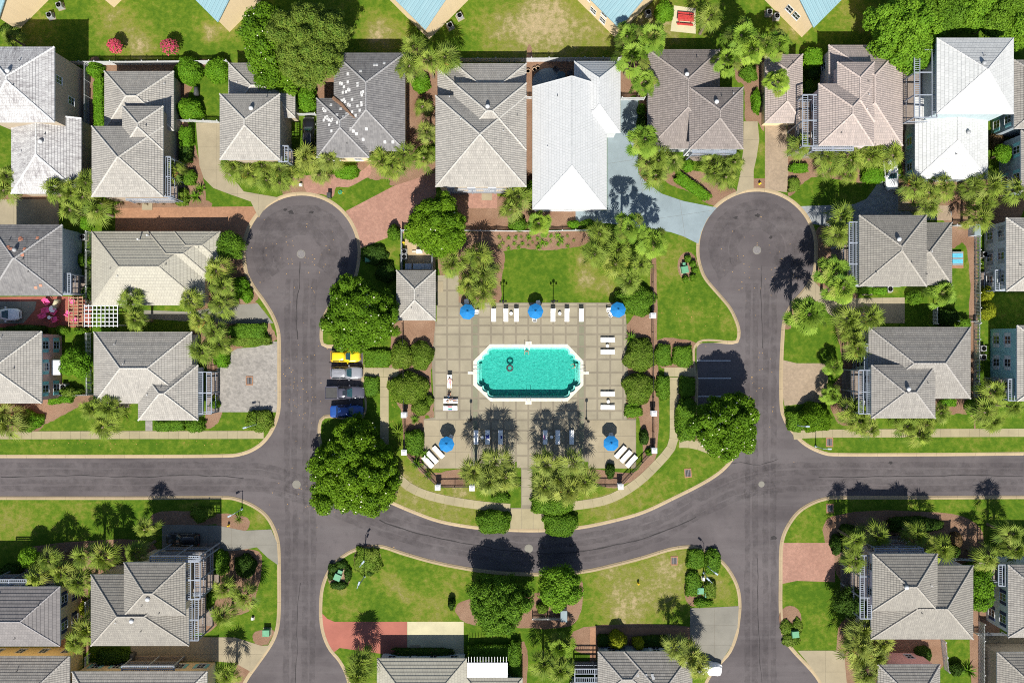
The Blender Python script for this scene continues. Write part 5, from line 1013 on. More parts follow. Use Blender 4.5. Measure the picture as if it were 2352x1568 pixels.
# --- shrubs -----------------------------------------------------------------
S = shrub
S('round clipped shrub behind fence, left of the pair', 430, 160, 32, 31, 2.6, L_BRIGHT); S('round clipped shrub behind fence, right of the pair', 499, 159, 29, 28, 2.4, L_BRIGHT); S('round clipped shrub below the covered grill', 433, 249, 31, 25, 2.4, L_BRIGHT)
S('bright shrub between grey house and dark roof', 702, 225, 25, 30, 2.6, L_BRIGHT, rough=.14); S('square clipped shrub beside the garage roof', 1866, 134, 22, 19, 2.2, L_BRIGHT, .6); S('tall shrub right of the pinkish roof', 2086, 162, 14, 24, 2.2, L_HEDGE); S('small round shrub right of the pinkish roof', 2083, 245, 11, 14, 1.6, L_HEDGE)
S('round bright shrub left of the picnic slab', 1527, 24, 21, 24, 2.2, L_BRIGHT); S('long diagonal hedge above the right turning circle', 1588, 428, 46, 12, 1.0, L_BRIGHT, .7, rot=R(-36), name='hedge', cat='hedge'); S('egg shaped clipped shrub on the pink brick drive', 904, 534, 14, 18, 1.9, L_HEDGE)
S('azalea mound left of pool, upper left', 922, 816, 25, 33, 1.9, L_OLIVES); S('azalea mound left of pool, upper right', 968, 816, 25, 33, 1.9, L_OLIVES); S('low clipped hedge by the yellow car', 868, 822, 34, 20, .8, L_HEDGE, .5, name='hedge', cat='hedge'); S('big azalea mound left of pool, middle', 938, 892, 46, 36, 1.9, L_OLIVES); S('azalea mound left of pool, lower end', 965, 934, 20, 20, 1.5, L_OLIVES); S('small azalea beside deck edge, left of pool', 986, 919, 9, 12, 1.0, L_OLIVES)
S('clipped shrub left of the lower left umbrella', 952, 1016, 20, 28, 1.7, L_HEDGE, .3); S('low clipped shrub in front of silver car', 853, 886, 17, 22, .8, L_HEDGE, .5)
S('azalea mound right of pool, upper', 1471, 816, 35, 38, 2.0, L_OLIVES); S('left lobe of heart shaped hedge by right parking', 1523, 816, 19, 24, 1.0, L_HEDGE, .3); S('right lobe of heart shaped hedge by right parking', 1568, 818, 22, 23, 1.0, L_HEDGE, .4); S('azalea mound right of pool, lower', 1468, 892, 35, 36, 1.9, L_OLIVES); S('clipped shrub beside the right pavement, upper', 1523, 890, 15, 27, 1.2, L_HEDGE, .3); S('rounded shrub between right pavement and parking', 1578, 889, 18, 24, 1.2, L_HEDGE, .3); S('tall loose hedge beside right pavement and magnolia', 1577, 965, 22, 48, 1.8, L_HEDGE, .4); S('low azalea under the sago palm, right of pool', 1454, 945, 20, 12, .8, L_HEDGE, .4)
S('dense bushy shrub below palms, top right of deck', 1462, 690, 44, 32, 2.2, L_HEDGE, rough=.14); S('square clipped shrub left of the entrance at the road', 1134, 1199, 38, 26, 1.7, L_HEDGE, .16); S('square clipped shrub right of the entrance at the road', 1287, 1204, 38, 26, 1.7, L_HEDGE, .16); S('shrub below palms left of the entrance path', 1150, 1141, 20, 13, 1.2, L_HEDGE); S('wide shrub below palms right of the entrance path', 1268, 1160, 48, 20, 1.5, L_HEDGE, .3)
S('clipped round shrub by cobbled drive and lamp', 596, 966, 29, 24, 1.3, L_OLIVES, .2); S('boxy hedge on the left road above cobbles, upper', 572, 760, 42, 17, 1.2, L_HEDGE, .5, name='hedge', cat='hedge'); S('boxy hedge on the left road above cobbles, lower', 575, 783, 46, 10, .9, L_OLIVES, .5, name='hedge', cat='hedge'); S('tall bright hedge beside cobbled drive', 509, 818, 16, 24, 1.5, L_BRIGHT, .5)
S('big round glossy shrub on the right corner lawn', 1876, 961, 36, 33, 3.4, L_MAG, ln=.22, wd=.11); S('smaller clipped shrub beside the big glossy shrub', 1828, 966, 21, 23, 1.4, L_HEDGE, .2); S('round shrub at the right end of taupe house', 2104, 682, 17, 17, 2.0, L_HEDGE); S('shaded round shrub beside slatted fence, right', 2178, 728, 26, 20, 2.0, L_DARK); S('square shrub at the right fence corner', 2214, 742, 13, 10, 1.5, L_HEDGE, .5)
S('upper yellow green clipped shrub at right edge', 2267, 675, 13, 17, 2.4, L_LIME); S('lower yellow green clipped shrub at right edge', 2271, 714, 17, 20, 2.4, L_LIME); S('low hedge left of kitchen door of taupe house', 1986, 666, 16, 9, 1.1, L_BRIGHT, .3); S('low hedge under the taupe roof front', 2020, 668, 19, 8, 1.0, L_BRIGHT, .3)
S('lime shrub ball on the bottom path, larger', 1419, 1472, 21, 18, 3.0, L_LIME); S('lime shrub ball on the bottom path, smaller', 1467, 1479, 13, 12, 2.7, L_LIME); S('shaded hedge behind lime shrub balls, left', 1390, 1470, 18, 12, 1.1, L_DARK, .6, name='hedge', cat='hedge'); S('shaded hedge behind lime shrub balls, right', 1505, 1472, 34, 12, 1.1, L_DARK, .6, name='hedge', cat='hedge')
S('leafy shrub mass on island tip, left bed', 844, 1288, 29, 30, .8, L_OLIVES, .2, rough=.14); S('shrub at foot of the left island lamp', 850, 1314, 9, 8, .8, L_DARK); S('left shrub of right island tip bed', 1599, 1284, 22, 22, .9, L_HEDGE, .2); S('right shrub of right island tip bed', 1637, 1290, 17, 28, .9, L_HEDGE, .2); S('lower left shrub of right island tip bed', 1592, 1342, 18, 28, .9, L_HEDGE, .2); S('lower right shrub of right island tip bed', 1631, 1354, 14, 20, .9, L_OLIVES, .2); S('bottom shrub of right island tip bed', 1615, 1384, 22, 10, .8, L_HEDGE)
S('ground cover ring around the green box, left island', 765, 1304, 12, 10, .7, L_DARK); S('low shrub right of the green box, left island', 799, 1318, 8, 18, .7, L_DARK); S('low shrub below the green box, left island', 778, 1344, 20, 9, .7, L_DARK); S('low shrub above the green box, left island', 785, 1296, 12, 9, .7, L_DARK); S('low shrub at the kerb, left island', 760, 1322, 7, 10, .7, L_DARK)
for i, (x, y) in enumerate(((1580, 594), (1592, 606), (1596, 619), (1592, 637), (1575, 641))): S(ordlab(i, 5, 'little round shrub', 'around the green box by right turning circle', 'top'), x, y, 7, 8, .9, L_HEDGE, group='little shrubs around the green box')
S('shrub ring around green box by lower right road', 1806, 1440, 14, 16, .5, L_OLIVES); S('shrub right of green box by lower right road', 1832, 1440, 11, 20, .5, L_OLIVES); S('shrub below green box by lower right road', 1816, 1470, 20, 14, .5, L_OLIVES); S('dark oval shrub by the lower right brick drive', 1926, 1252, 15, 22, 2.0, L_DARK); S('dark round shrub at the right of lower right house', 2190, 1266, 15, 15, 1.8, L_DARK)
S('round clipped shrub by lower left veranda, upper', 497, 1293, 27, 28, 2.2, L_HEDGE); S('shrub by lower left veranda, lower', 476, 1373, 16, 26, 1.8, L_HEDGE); S('dark shrub at the grey drive, lower left', 562, 1300, 24, 26, 1.6, L_DARK); S('long shaded hedge below lower left taupe roof', 252, 1508, 30, 17, 1.5, L_DARK, .4, name='hedge', cat='hedge'); S('shaded bush beside covered grill, lower left', 288, 1508, 14, 12, 1.4, L_DARK)
S('hedge along cream driveway wall, bottom centre', 968, 1496, 66, 7, 1.0, L_DARK, .7, name='hedge', cat='hedge', flowers=30, fm=L_PINKF); S('hedge right of the cream driveway, bottom centre', 1132, 1497, 54, 18, 1.3, L_HEDGE, .5, name='hedge', cat='hedge'); S('shadowed bush at bottom edge left of balcony', 1184, 1520, 14, 50, 1.6, L_HEDGE, .2)
S('low hedge in front of light grey wing', 376, 978, 21, 11, .9, L_HEDGE, .5, name='hedge', cat='hedge'); S('second low hedge in front of light grey wing', 406, 978, 17, 11, .9, L_HEDGE, .5, name='hedge', cat='hedge'); S('loose shrub at the right end of the light grey wing', 448, 976, 22, 16, 1.3, L_HEDGE, rough=.16); S('round shrub beside cobbled drive porch', 493, 928, 11, 11, 1.1, L_HEDGE); S('tiny shrub beside cobbled drive porch', 494, 912, 6, 6, .7, L_LIME); S('bright hedge under pink wall, left', 125, 918, 14, 10, 1.0, L_BRIGHT, .3); S('bright hedge under pink wall, right', 151, 916, 16, 8, 1.0, L_BRIGHT, .3); S('leafy bush left of mulch, left pavement', 70, 966, 25, 22, 1.5, L_BRIGHT, rough=.16)
S('shrub inside the pink wall garden', 160, 900, 24, 12, 1.5, L_OLIVES, rough=.15); S('bright clipped hedge column left of concrete drive', 428, 316, 14, 26, 1.6, L_BRIGHT, .4); S('dark hedge left of concrete drive, middle', 426, 352, 14, 20, 1.5, L_DARK, .4); S('low hedge by porch left of concrete drive', 430, 408, 20, 16, 1.2, L_HEDGE, .3); S('low reddish hedge left of concrete drive', 418, 444, 14, 10, 1.0, L_OLIVES, .3); S('low reddish hedge corner by brick drive', 418, 462, 15, 9, 1.0, L_OLIVES, .3); S('long grassy hedge left of four stacked roofs', 228, 232, 12, 60, 1.2, L_BRIGHT, .5, name='hedge', cat='hedge'); S('leafy bush at the fence corner, top left', 217, 158, 17, 18, 1.8, L_BRIGHT, rough=.15)
S('bright bush behind the beige roof palms', 552, 655, 18, 20, 1.4, L_BRIGHT); S('yellow green bush at the left road bend', 566, 678, 14, 16, 1.1, L_BRIGHT); S('bush beside blue grey wall yard', 192, 598, 16, 16, 1.5, L_HEDGE, rough=.15); S('bush left of the beige roof, lower', 200, 672, 13, 18, 1.5, L_DARK); S('clipped bush at the brick drive, left end', 198, 512, 13, 14, 1.6, L_BRIGHT, .4); S('dark bushes behind red patio', 60, 756, 46, 8, 1.3, L_DARK, .4, name='hedge', cat='hedge'); S('bush between patio and pink wall, left', 140, 758, 16, 10, 1.4, L_HEDGE); S('bush between patio and pink wall, right', 183, 760, 15, 9, 1.4, L_HEDGE); S('clipped hedge behind light grey roof', 246, 758, 18, 4, 1.2, L_BRIGHT, .6, name='hedge', cat='hedge')
S('bush below palms between dark roof and pale roof', 967, 190, 20, 22, 1.6, L_BRIGHT); S('green bush at the corner of the white metal roof', 1220, 437, 20, 22, 2.4, L_BRIGHT); S('dark bush by white picket fence, left', 1190, 515, 20, 16, 1.6, L_HEDGE); S('bright bush behind white picket fence, left', 1318, 515, 14, 9, 1.2, L_BRIGHT); S('dark bush behind white picket fence, right', 1350, 513, 18, 9, 1.2, L_HEDGE); S('clipped bush at brown house drive, upper', 1474, 252, 9, 14, 1.5, L_HEDGE); S('dark bush at brown house drive, lower', 1474, 280, 10, 20, 1.3, L_DARK); S('bush under the brown roof palms', 1580, 380, 14, 14, 1.2, L_BRIGHT); S('bright bush between brown roof and garage', 1738, 232, 10, 28, 1.3, L_BRIGHT, rough=.16); S('dark bush between brown roof and garage', 1722, 165, 18, 22, 1.5, L_HEDGE, rough=.16)
S('low curved hedge at the tan paver drive, upper', 1835, 386, 20, 10, .9, L_BRIGHT, .5, name='hedge', cat='hedge'); S('low square hedge at the tan paver drive, lower', 1823, 425, 12, 15, .8, L_OLIVES, .6, name='hedge', cat='hedge'); S('wide dark hedge beside the white van', 2006, 402, 26, 18, 1.3, L_BRIGHT, .3, name='hedge', cat='hedge'); S('curved clipped hedge by brick walk, top of turning circle', 796, 395, 26, 15, 1.0, L_BRIGHT, .3); S('bush left of garage veranda', 1857, 205, 14, 22, 1.5, L_HEDGE, rough=.16)
S('round bush below shaded valley roof', 2178, 924, 18, 9, 1.0, L_BRIGHT, .3); S('tall grassy bush right of shaded valley roof', 2232, 934, 12, 18, 1.3, L_BRIGHT); S('dark bush row behind lower right house', 2100, 1205, 60, 16, 1.6, L_DARK, .3); S('dark bush at left of lower right house front', 1948, 1222, 18, 18, 1.6, L_DARK); S('bronze bush beside lower right house', 2196, 1240, 16, 16, 1.5, L_BRONZE); S('shaded bush in bottom right yard', 2122, 1505, 18, 20, 1.6, L_DARK); S('dark bush by bottom right slatted fence', 2198, 1536, 14, 16, 1.4, L_DARK); S('fluffy grey green shrub behind black parked car', 462, 1180, 26, 16, 1.0, L_OLIVES, rough=.2); S('shrub in the dark left shade lawn', 25, 1312, 30, 16, 1.5, L_DARK); S('thin young shrub on the left island lawn', 1037, 1388, 8, 12, 1.6, L_DARK); S('small palmy bush beside bottom trees', 1246, 1396, 14, 12, 1.2, L_OLIVES)
S('shrub at the top left condo wall', 20, 68, 20, 16, 1.5, L_DARK); S('bronze bush by the right edge bluegrey house', 2290, 322, 16, 18, 1.6, L_BRONZE); S('dark bush in the shade beside garage', 1868, 166, 20, 16, 1.0, L_DARK); S('dark low bushes along the service road shade', 860, 585, 30, 22, 1.2, L_DARK); S('dark shrub under the upper magnolia', 886, 625, 22, 24, 1.4, L_DARK); S('thin upright shrub right of the lower right umbrella', 1480, 1005, 10, 17, 1.5, L_DARK); S('thin upright shrub by the iron fence, lower right', 1402, 1082, 10, 17, 1.5, L_DARK); S('small bush beside lower right fence pillar', 1491, 1038, 8, 8, .8, L_BRIGHT); S('low hedge below navy shutter house, left', 58, 1496, 24, 6, .9, L_DARK, .4, name='hedge', cat='hedge'); S('low hedge below navy shutter house, right', 120, 1496, 18, 6, .9, L_DARK, .4, name='hedge', cat='hedge'); S('yellow variegated shrub by lower left slatted fence', 190, 1396, 7, 18, 1.2, L_LIME)
# --- sagos and small spiky plants --------------------------------------------
def spiky(seed, n, L, droop, w, lf):
    rr = random.Random(seed); q = []
    for i in range(n):
        az = i*2.4+rr.uniform(-.2, .2); el = R(rr.uniform(15, 75)); d = Vector((math.cos(az)*math.cos(el), math.sin(az)*math.cos(el), math.sin(el))); r = Vector((-math.sin(az), math.cos(az), 0)); prev = Vector((0, 0, .12)); ll = L*rr.uniform(.8, 1.1)
        for k in range(4):
            a = ll/4; nx = prev+d*a; d = (d+Vector((0, 0, -droop))).normalized(); w0 = w*(1-k/4.3); w1 = w*(1-(k+1)/4.3); q += [prev-r*w0, prev+r*w0, nx+r*w1, nx-r*w1]; prev = nx
    return quads_mesh('leaves', np.array([tuple(v) for v in q]), [lf])
SPK = {'sago': [spiky(i, 34, 1.25, .28, .11, L_HEDGE) for i in range(2)], 'yucca': [spiky(10+i, 40, .95, .08, .05, L_OLIVES) for i in range(2)], 'lily': [spiky(20+i, 20, .55, .35, .05, L_BRIGHT) for i in range(3)], 'tuft': [spiky(30+i, 16, .38, .3, .04, L_PALM) for i in range(3)], 'bronze': [spiky(40, 20, .5, .3, .05, L_BRONZE)]}
def spike(label, name, kind, x, y, s=1., group=None, cat='plant'):
    q = W(x, y, .4); root = thing(name, label, cat, (q.x, q.y, G), 0, group, local=True); me = prnd.choice(SPK[kind]); o = bpy.data.objects.new('leaves', me); COL.objects.link(o); o.parent = root; o.scale = (s, s, s); o.rotation_euler = (0, 0, prnd.uniform(0, 6.28))
    MB().lathe((0, 0, -.02), [(.10*s, 0), (.13*s, .1*s), (.05*s, .2*s)], 8).build('stem', M_PALMB, root)
for l, k, x, y, s in (('spiky yucca beside the upper left fence pillar', 'yucca', 915, 994, 1.5), ('sago palm below the lower left fence pillar', 'sago', 957, 1063, 1.1), ('spiky yucca below the diagonal loungers', 'yucca', 983, 1091, 1.2), ('sago palm in mulch above lower left umbrella', 'sago', 953, 964, .8), ('yellow green sago right of pool, lower', 'sago', 1452, 931, 1.15), ('sago right of pool, upper', 'sago', 1448, 777, 1.05), ('sago beside the orange brick drive corner', 'sago', 450, 452, 1.1), ('dark sago above the brick drive corner', 'sago', 461, 435, .9), ('sago at the left road bend', 'sago', 547, 683, 1.1), ('sago near bottom right slatted fence', 'sago', 2224, 1540, 1.2), ('spiky plant near lower left hydrant bed', 'yucca', 548, 1192, 1.1), ('sago beside the diagonal loungers, shaded', 'sago', 976, 1042, .9)): spike(l, 'sago_palm' if k == 'sago' else 'yucca', k, x, y, s)
lil = T(2, 1, [(35, 615), (85, 610), (155, 615), (235, 625), (310, 605), (358, 600), (420, 603), (510, 600), (20, 672), (97, 670), (188, 660), (280, 662), (318, 672), (355, 650), (425, 680), (452, 642), (568, 640), (510, 695), (62, 705), (150, 690), (243, 705)])+T(1, 1, [(2235, 615), (2320, 620), (2265, 670), (2240, 700), (2320, 715)])
rows = [sorted(q for q in lil if lo <= q[1] < hi) for lo, hi in ((0, 552), (552, 563), (563, 700))]
for rn, row in zip(('back row', 'middle row', 'front row'), rows):
    for i, (x, y) in enumerate(row): spike(ordlab(min(i, 9) if i < len(row)-1 else i, len(row), 'lily', f'in the {rn} of the bed north of pool lawn') if len(row) <= 10 else f'lily number {i+1} from left in {rn}, bed north of pool lawn', 'bedding_plant', 'lily' if i % 3 else 'tuft', x, y, 1.0 if i % 4 else 1.5, 'bedding plants in the bed north of the pool lawn')
for i, (x, y) in enumerate(T(0, 1, [(1120, 300), (1280, 300), (1345, 295), (1430, 290), (1500, 300), (1585, 295)])): spike(ordlab(i, 6, 'small reddish plant', 'in the porch bed above orange brick drive'), 'bedding_plant', 'bronze', x, y, 1., 'porch bed plants')
# ------------------------------------------------------------------ vehicles
M_TAIL = plain('tail_light', (.35, .02, .02), .2); M_HEAD = plain('head_light', (.75, .76, .78), .15, .05, spec=.8)
def wheel(par, x, y, r, w):
    mb = MB(); prof = [(r*.62, -w/2), (r*.92, -w/2), (r, -w/2+.04), (r, w/2-.04), (r*.92, w/2), (r*.62, w/2)]; n = 18
    def ring(rad, t): return [Vector((x+rad*math.cos(2*math.pi*k/n), y+t, r+rad*math.sin(2*math.pi*k/n))) for k in range(n)]
    t = mb.grid([ring(a, b) for a, b in prof], 0).build('wheel', M_RUBBER, par, True); s = 1 if y > 0 else -1
    m2 = MB(); m2.grid([ring(r*.6, s*(w/2-.03)), ring(r*.58, s*(w/2+.005)), ring(r*.2, s*(w/2-.01))], 0)
    for k in range(5): a = 2*math.pi*k/5; m2.bar((x, y+s*w/2, r), (x+r*.55*math.cos(a), y+s*w/2, r+r*.55*math.sin(a)), .05, .07)
    m2.build('rim', M_STEEL, t)
def loft(mb, st, mi=0):
    # st: (x, half width, z bottom, z shoulder, crown height)
    rings = []
    for x, w, z0, zs, cr in st:
        half = [(0, z0), (w*.80, z0), (w*.97, z0+.12), (w, z0+(zs-z0)*.5), (w*.985, zs-.10), (w*.93, zs-.02), (w*.72, zs+cr*.55), (w*.38, zs+cr*.9), (0, zs+cr)]
        rings.append([Vector((x, y, z)) for y, z in half]+[Vector((x, -y, z)) for y, z in half[-2:0:-1]])
    mb.grid(rings, mi); return mb
def car(label, name, px, py, rz, L, Wd, Hh, paint, style='suv', cat='car', zg=0., rails=False, sunroof=False, bed_cover=True, cabf=None):
    q = W(px, py, .9); root = thing(name, label, cat, (q.x, q.y, zg), rz, None, local=True); h = L/2; w = Wd/2; belt = .58*Hh if style != 'sedan' else .63*Hh; gz = .26
    if style == 'pickup': belt = .62*Hh
    st = [(-h, w*.78, gz+.12, belt-.12, .0), (-h+.06, w*.88, gz, belt-.03, .01), (-h+.3, w*.96, gz-.04, belt, .015), (-h*.45, w, gz-.06, belt, .02), (h*.10, w, gz-.06, belt, .03), (h*.40, w*.99, gz-.06, belt-.02, .05), (h*.66, w*.97, gz-.05, belt-.07, .06), (h*.86, w*.90, gz-.02, belt-.13, .05), (h*.96, w*.76, gz+.05, belt-.22, .04), (h, w*.60, gz+.14, belt-.34, .02)]
    bo = loft(MB(), st).build('body', paint, root, True)
    # cabin stations: bottom and top outline
    cab = {'suv': (-h+.12, -h+.38, h*.02, h*.36), 'sedan': (-h*.78, -h*.40, h*.0, h*.42), 'pickup': (-h*.34, -h*.27, h*.12, h*.40), 'van': (-h+.08, -h+.2, h*.36, h*.70)}[style]
    if cabf: cab = cabf
    b0, t0, t1, b1 = cab; wb, wt = w*.93, w*.68; zb, zt = belt+.005, Hh-.06
    def outl(f, gx=0, gy=0):   # horizontal section of the cabin at height fraction f
        x0 = b0+(t0-b0)*f+gx; x1 = b1+(t1-b1)*f-gx; ww = wb+(wt-wb)*f-gy; z = zb+(zt-zb)*f; return x0, x1, ww, z
    def sect(f, gx=0., gy=0.):
        x0, x1, ww, z = outl(f, gx, gy); c = .16; return [Vector(p) for p in ((x0, -ww+c, z), (x0+c*.5, -ww, z), (x1-c*1.4, -ww, z), (x1, -ww+c*1.8, z), (x1+.02, 0, z), (x1, ww-c*1.8, z), (x1-c*1.4, ww, z), (x0+c*.5, ww, z), (x0, ww-c, z), (x0-.02, 0, z))]
    mb = MB(); mb.grid([sect(0), sect(.9)], 0, True, False); top = sect(.9); t2 = [p+Vector((0, 0, .05)) for p in sect(.97, .04, .05)]; t3 = [p+Vector((0, 0, .07)) for p in sect(1, .35, .28)]; mb.grid([top, t2, t3], 0, True, True); rf = mb.build('roof', paint, root, True)
    def panel(nm, fa, fb, ya, yb, kind, mat=M_GLASS):
        m = MB(); pts = []
        x0a, x1a, wa, za = outl(fa); x0b, x1b, wb_, zb_ = outl(fb); e = .022
        if kind == 'front': pts = [(x1a+e+.01, -wa+.22, za), (x1a+e+.03, 0, za), (x1a+e+.01, wa-.22, za), (x1b+e+.01, wb_-.24, zb_), (x1b+e+.03, 0, zb_), (x1b+e+.01, -wb_+.24, zb_)]; m.face([pts[0], pts[1], pts[4], pts[5]]); m.face([pts[1], pts[2], pts[3], pts[4]])
        elif kind == 'rear': m.face([(x0a-e-.01, wa-.16, za), (x0a-e-.01, -wa+.16, za), (x0b-e-.01, -wb_+.2, zb_), (x0b-e-.01, wb_-.2, zb_)])
        else: s = kind; xa = ya; m.face([(ya, s*(wa+e), za), (yb, s*(wa+e), za), (min(yb, x1b-.28), s*(wb_+e), zb_), (max(ya, x0b+.1), s*(wb_+e), zb_)])
        recalc(m.build(nm, mat, rf))
    panel('windshield', .06, .86, 0, 0, 'front', M_TEALG); panel('rear_window', .15, .85, 0, 0, 'rear')
    mid = (t0+t1)/2+.15
    for s in (-1, 1): panel('side_window', .12, .84, b0+.28, mid-.05, s); panel('side_window', .12, .84, mid+.05, b1-.42, s)
    for sx in (-.60, .62):
        for s in (-1, 1): wheel(root, h*sx, s*(w-.13), .37 if style != 'sedan' else .33, .24)
    for s in (-1, 1):
        MB().box(h*.80, s*w*.62-.17, belt-.33, h*.955, s*w*.62+.17, belt-.20, tap=.03).build('headlight', M_HEAD, root); MB().box(-h-.015, s*w*.74-.1, belt-.35, -h+.12, s*w*.74+.1, belt-.1).build('taillight', M_TAIL, root)
        MB().box(b1-.50, s*(w+.01), belt-.02, b1-.28, s*(w+.22), belt+.15, tap=.02).build('mirror', paint, root)
        MB().box(-h*.32, s*(w+.002), belt-.2, -h*.32+.16, s*(w+.03), belt-.16).build('door_handle', M_STEEL, root)
    MB().box(h*.93, -w*.62, gz+.02, h+.05, w*.62, gz+.2, tap=.02).build('bumper', M_DGREY if style in ('pickup',) else paint, root); MB().box(-h-.05, -w*.8, gz+.04, -h+.1, w*.8, gz+.22, tap=.02).build('bumper', M_DGREY, root)
    MB().box(h*.955, -w*.4, belt-.36, h+.015, w*.4, belt-.24).build('grille', M_DGREY, root)
    if rails:
        for s in (-1, 1): MB().tube([(t0+.2, s*(wt-.1), Hh-.02), (t0+.4, s*(wt-.08), Hh+.06), (t1-.5, s*(wt-.08), Hh+.06), (t1-.3, s*(wt-.1), Hh-.02)], .025, 6).build('roof_rail', M_STEEL, root)
        for k in range(5): y = -wt*.6+k*wt*.3; MB().box(t0+.3, y-.03, Hh-.01, t1-.5, y+.03, Hh+.03, tap=.01).build('roof_rib', paint, root)
    if sunroof: MB().box(t0+.65, -.36, Hh-.02, t0+1.25, .36, Hh+.035, tap=.02).build('sunroof', M_GLASS, root)
    if style == 'pickup':
        MB().box(-h+.12, -w*.80, belt-.05, b0-.10, w*.80, belt+.03, tap=.02).build('bed_cover', M_DGREY if not bed_cover else M_BEDC, root)
        for s in (-1, 1): MB().box(-h+.05, s*w*.82, belt-.02, b0-.04, s*w*.97, belt+.06, tap=.01).build('bed_rail', paint, root)
        MB().box(-h-.0, -w*.9, belt-.45, -h+.08, w*.9, belt+.05, tap=.01).build('tailgate', paint, root)
    return root
M_BEDC = plain('bed_liner', (.055, .054, .054), .8, .1)
P_YEL = metal_paint('paint_yellow', (.82, .56, .01)); P_SIL = metal_paint('paint_silver', (.25, .255, .28), .35); P_GRY = metal_paint('paint_dark_grey', (.075, .073, .098)); P_BLU = metal_paint('paint_blue', (.016, .07, .28)); P_BLK = metal_paint('paint_black', (.012, .012, .014)); P_WHT = metal_paint('paint_white', (.76, .77, .78))
car('yellow SUV parked in the bay nearest the upper magnolia', 'parked_car', 793, 818, 0, 4.45, 1.85, 1.75, P_YEL)
car('silver SUV with roof rails between the yellow car and grey pickup', 'parked_car', 795, 856, 0, 4.85, 1.92, 1.72, P_SIL, rails=True)
car('dark grey pickup truck with open cargo bed and sunroof', 'pickup_truck', 792, 901.5, 0, 5.95, 2.0, 1.88, P_GRY, 'pickup', 'pickup truck', sunroof=True)
car('dark blue car parked lowest in the left bays', 'parked_car', 796, 944.5, 0, 5.0, 1.9, 1.6, P_BLU, 'sedan', cabf=(-1.55, -1.15, .35, 1.05))
car('black car parked in house shade on grey drive, lower left', 'parked_car', 419, 1239, math.pi, 5.0, 1.92, 1.65, P_BLK, zg=G+.02, rails=True)
car('black car between grey roof and dark roof with white patches', 'parked_car', 709, 306, math.pi/2, 4.9, 1.9, 1.7, P_BLK, zg=G+.02, rails=True)
car('white car at the left edge beside the red patio', 'parked_car', 8, 722, 0, 4.9, 1.9, 1.7, P_WHT, zg=G+.02)
car('white van half under palms on the blue stone drive', 'parked_van', 2046, 398, -math.pi/2+.12, 5.0, 2.0, 1.85, P_WHT, 'suv', 'van', zg=G+.02)
# car under a white cover at the bottom right road edge
q = W(1624, 1535, 1.0); root = thing('covered_car', 'car under white fabric cover, nose out from the bottom palms', 'car', (q.x, q.y, G), R(-8), None, True); mb = MB()
def cs(x, w, h): return [Vector((x, y*w, z)) for y, z in ((-1, .12), (-1.0, .75), (-.86, h*.80), (-.62, h), (0, h+.04), (.62, h), (.86, h*.80), (1.0, .75), (1, .12))]
rc_ = random.Random(4)
def wob_(r): return [p+Vector((rc_.uniform(-.03, .03), rc_.uniform(-.03, .03), rc_.uniform(-.03, .02))) for p in r]
mb.grid([wob_(cs(x, w, h)) for x, w, h in ((-2.2, .72, .85), (-2.0, .86, 1.15), (-1.5, .92, 1.62), (-.9, .94, 1.75), (-.2, .95, 1.78), (.5, .95, 1.72), (1.0, .94, 1.45), (1.3, .93, 1.16), (1.8, .90, 1.08), (2.15, .80, .98), (2.3, .62, .7))]); mb.build('fabric_cover', M_PLASTIC, root)
for sx in (-1.35, 1.4):
    for s in (-1, 1): wheel(root, sx, s*.76, .33, .2)
# ------------------------------------------------------------------ pool furniture
def lounger_proto(back, name='sun_lounger'):
    root = thing(name, 'x', 'sun lounger', (0, 0, 0), 0, 'white sun loungers around the pool', True); z = .34; w = .33
    mb = MB(); mb.bar((-.95, -w, z), (.45, -w, z), .04, .05); mb.bar((-.95, w, z), (.45, w, z), .04, .05); mb.bar((-.95, -w, z), (-.95, w, z), .04, .05); mb.bar((.45, -w, z), (.45, w, z), .04, .05); mb.build('frame', M_PLASTIC, root)
    sm = MB()
    for k in range(7): x = -.94+k*.2; sm.box(x, -w+.02, z+.0, x+.185, w-.02, z+.035)
    sm.build('seat', M_PLASTIC, root); c, s = math.cos(back), math.sin(back); bm = MB()
    for k in range(4): t0, t1 = .02+k*.19, .195+k*.19; bm.grid([[Vector((.42+t*c-h*s, y, z+.02+t*s+h*c)) for y, h in ((-w+.02, 0), (w-.02, 0), (w-.02, .035), (-w+.02, .035))] for t in (t0, t1)])
    for y in (-w, w): bm.bar((.42, y, z), (.42+.8*c, y, z+.8*s), .04, .04)
    bm.build('backrest', M_PLASTIC, root)
    for x in (-.8, .35):
        for y in (-w, w): MB().bar((x, y, 0), (x, y, z), .045, .045).build('leg', M_PLASTIC, root)
    return root
LP = lounger_proto(R(38)); LF = lounger_proto(R(4)); _used = set()
def lounger(label, px, py, rz, flat=False, z=DZ+.014):
    p = LF if flat else LP; o = p if p.name not in _used else copy_tree(p); _used.add(p.name); q = W(px, py, .35); o.location = (q.x, q.y, z); o.rotation_euler = (0, 0, rz); o['label'] = label; return o
for i, x in enumerate((1134, 1162, 1186, 1270, 1302, 1335)): lounger(ordlab(i, 6, 'white lounger', 'in the row along the pool lawn'), x, 724, R(90))
for i, y in enumerate((780, 808, 904, 935)): lounger(ordlab(i, 4, 'white lounger', 'in the column right of the pool', 'top'), 1394, y, R(180) if i < 0 else 0, True)
for i, x in enumerate((1093.5, 1120, 1149.5, 1252, 1281, 1313)): lounger(ordlab(i, 6, 'lounger', 'in palm shade below the pool'), x, 1005, R(90), True)
for i, (x, y) in enumerate(((984, 1061), (994, 1051), (1008, 1039))): lounger(ordlab(i, 3, 'slanted lounger', 'below the lower left umbrella'), x, y, R(-47-5)+math.pi/2+math.pi/2+R(5), True)
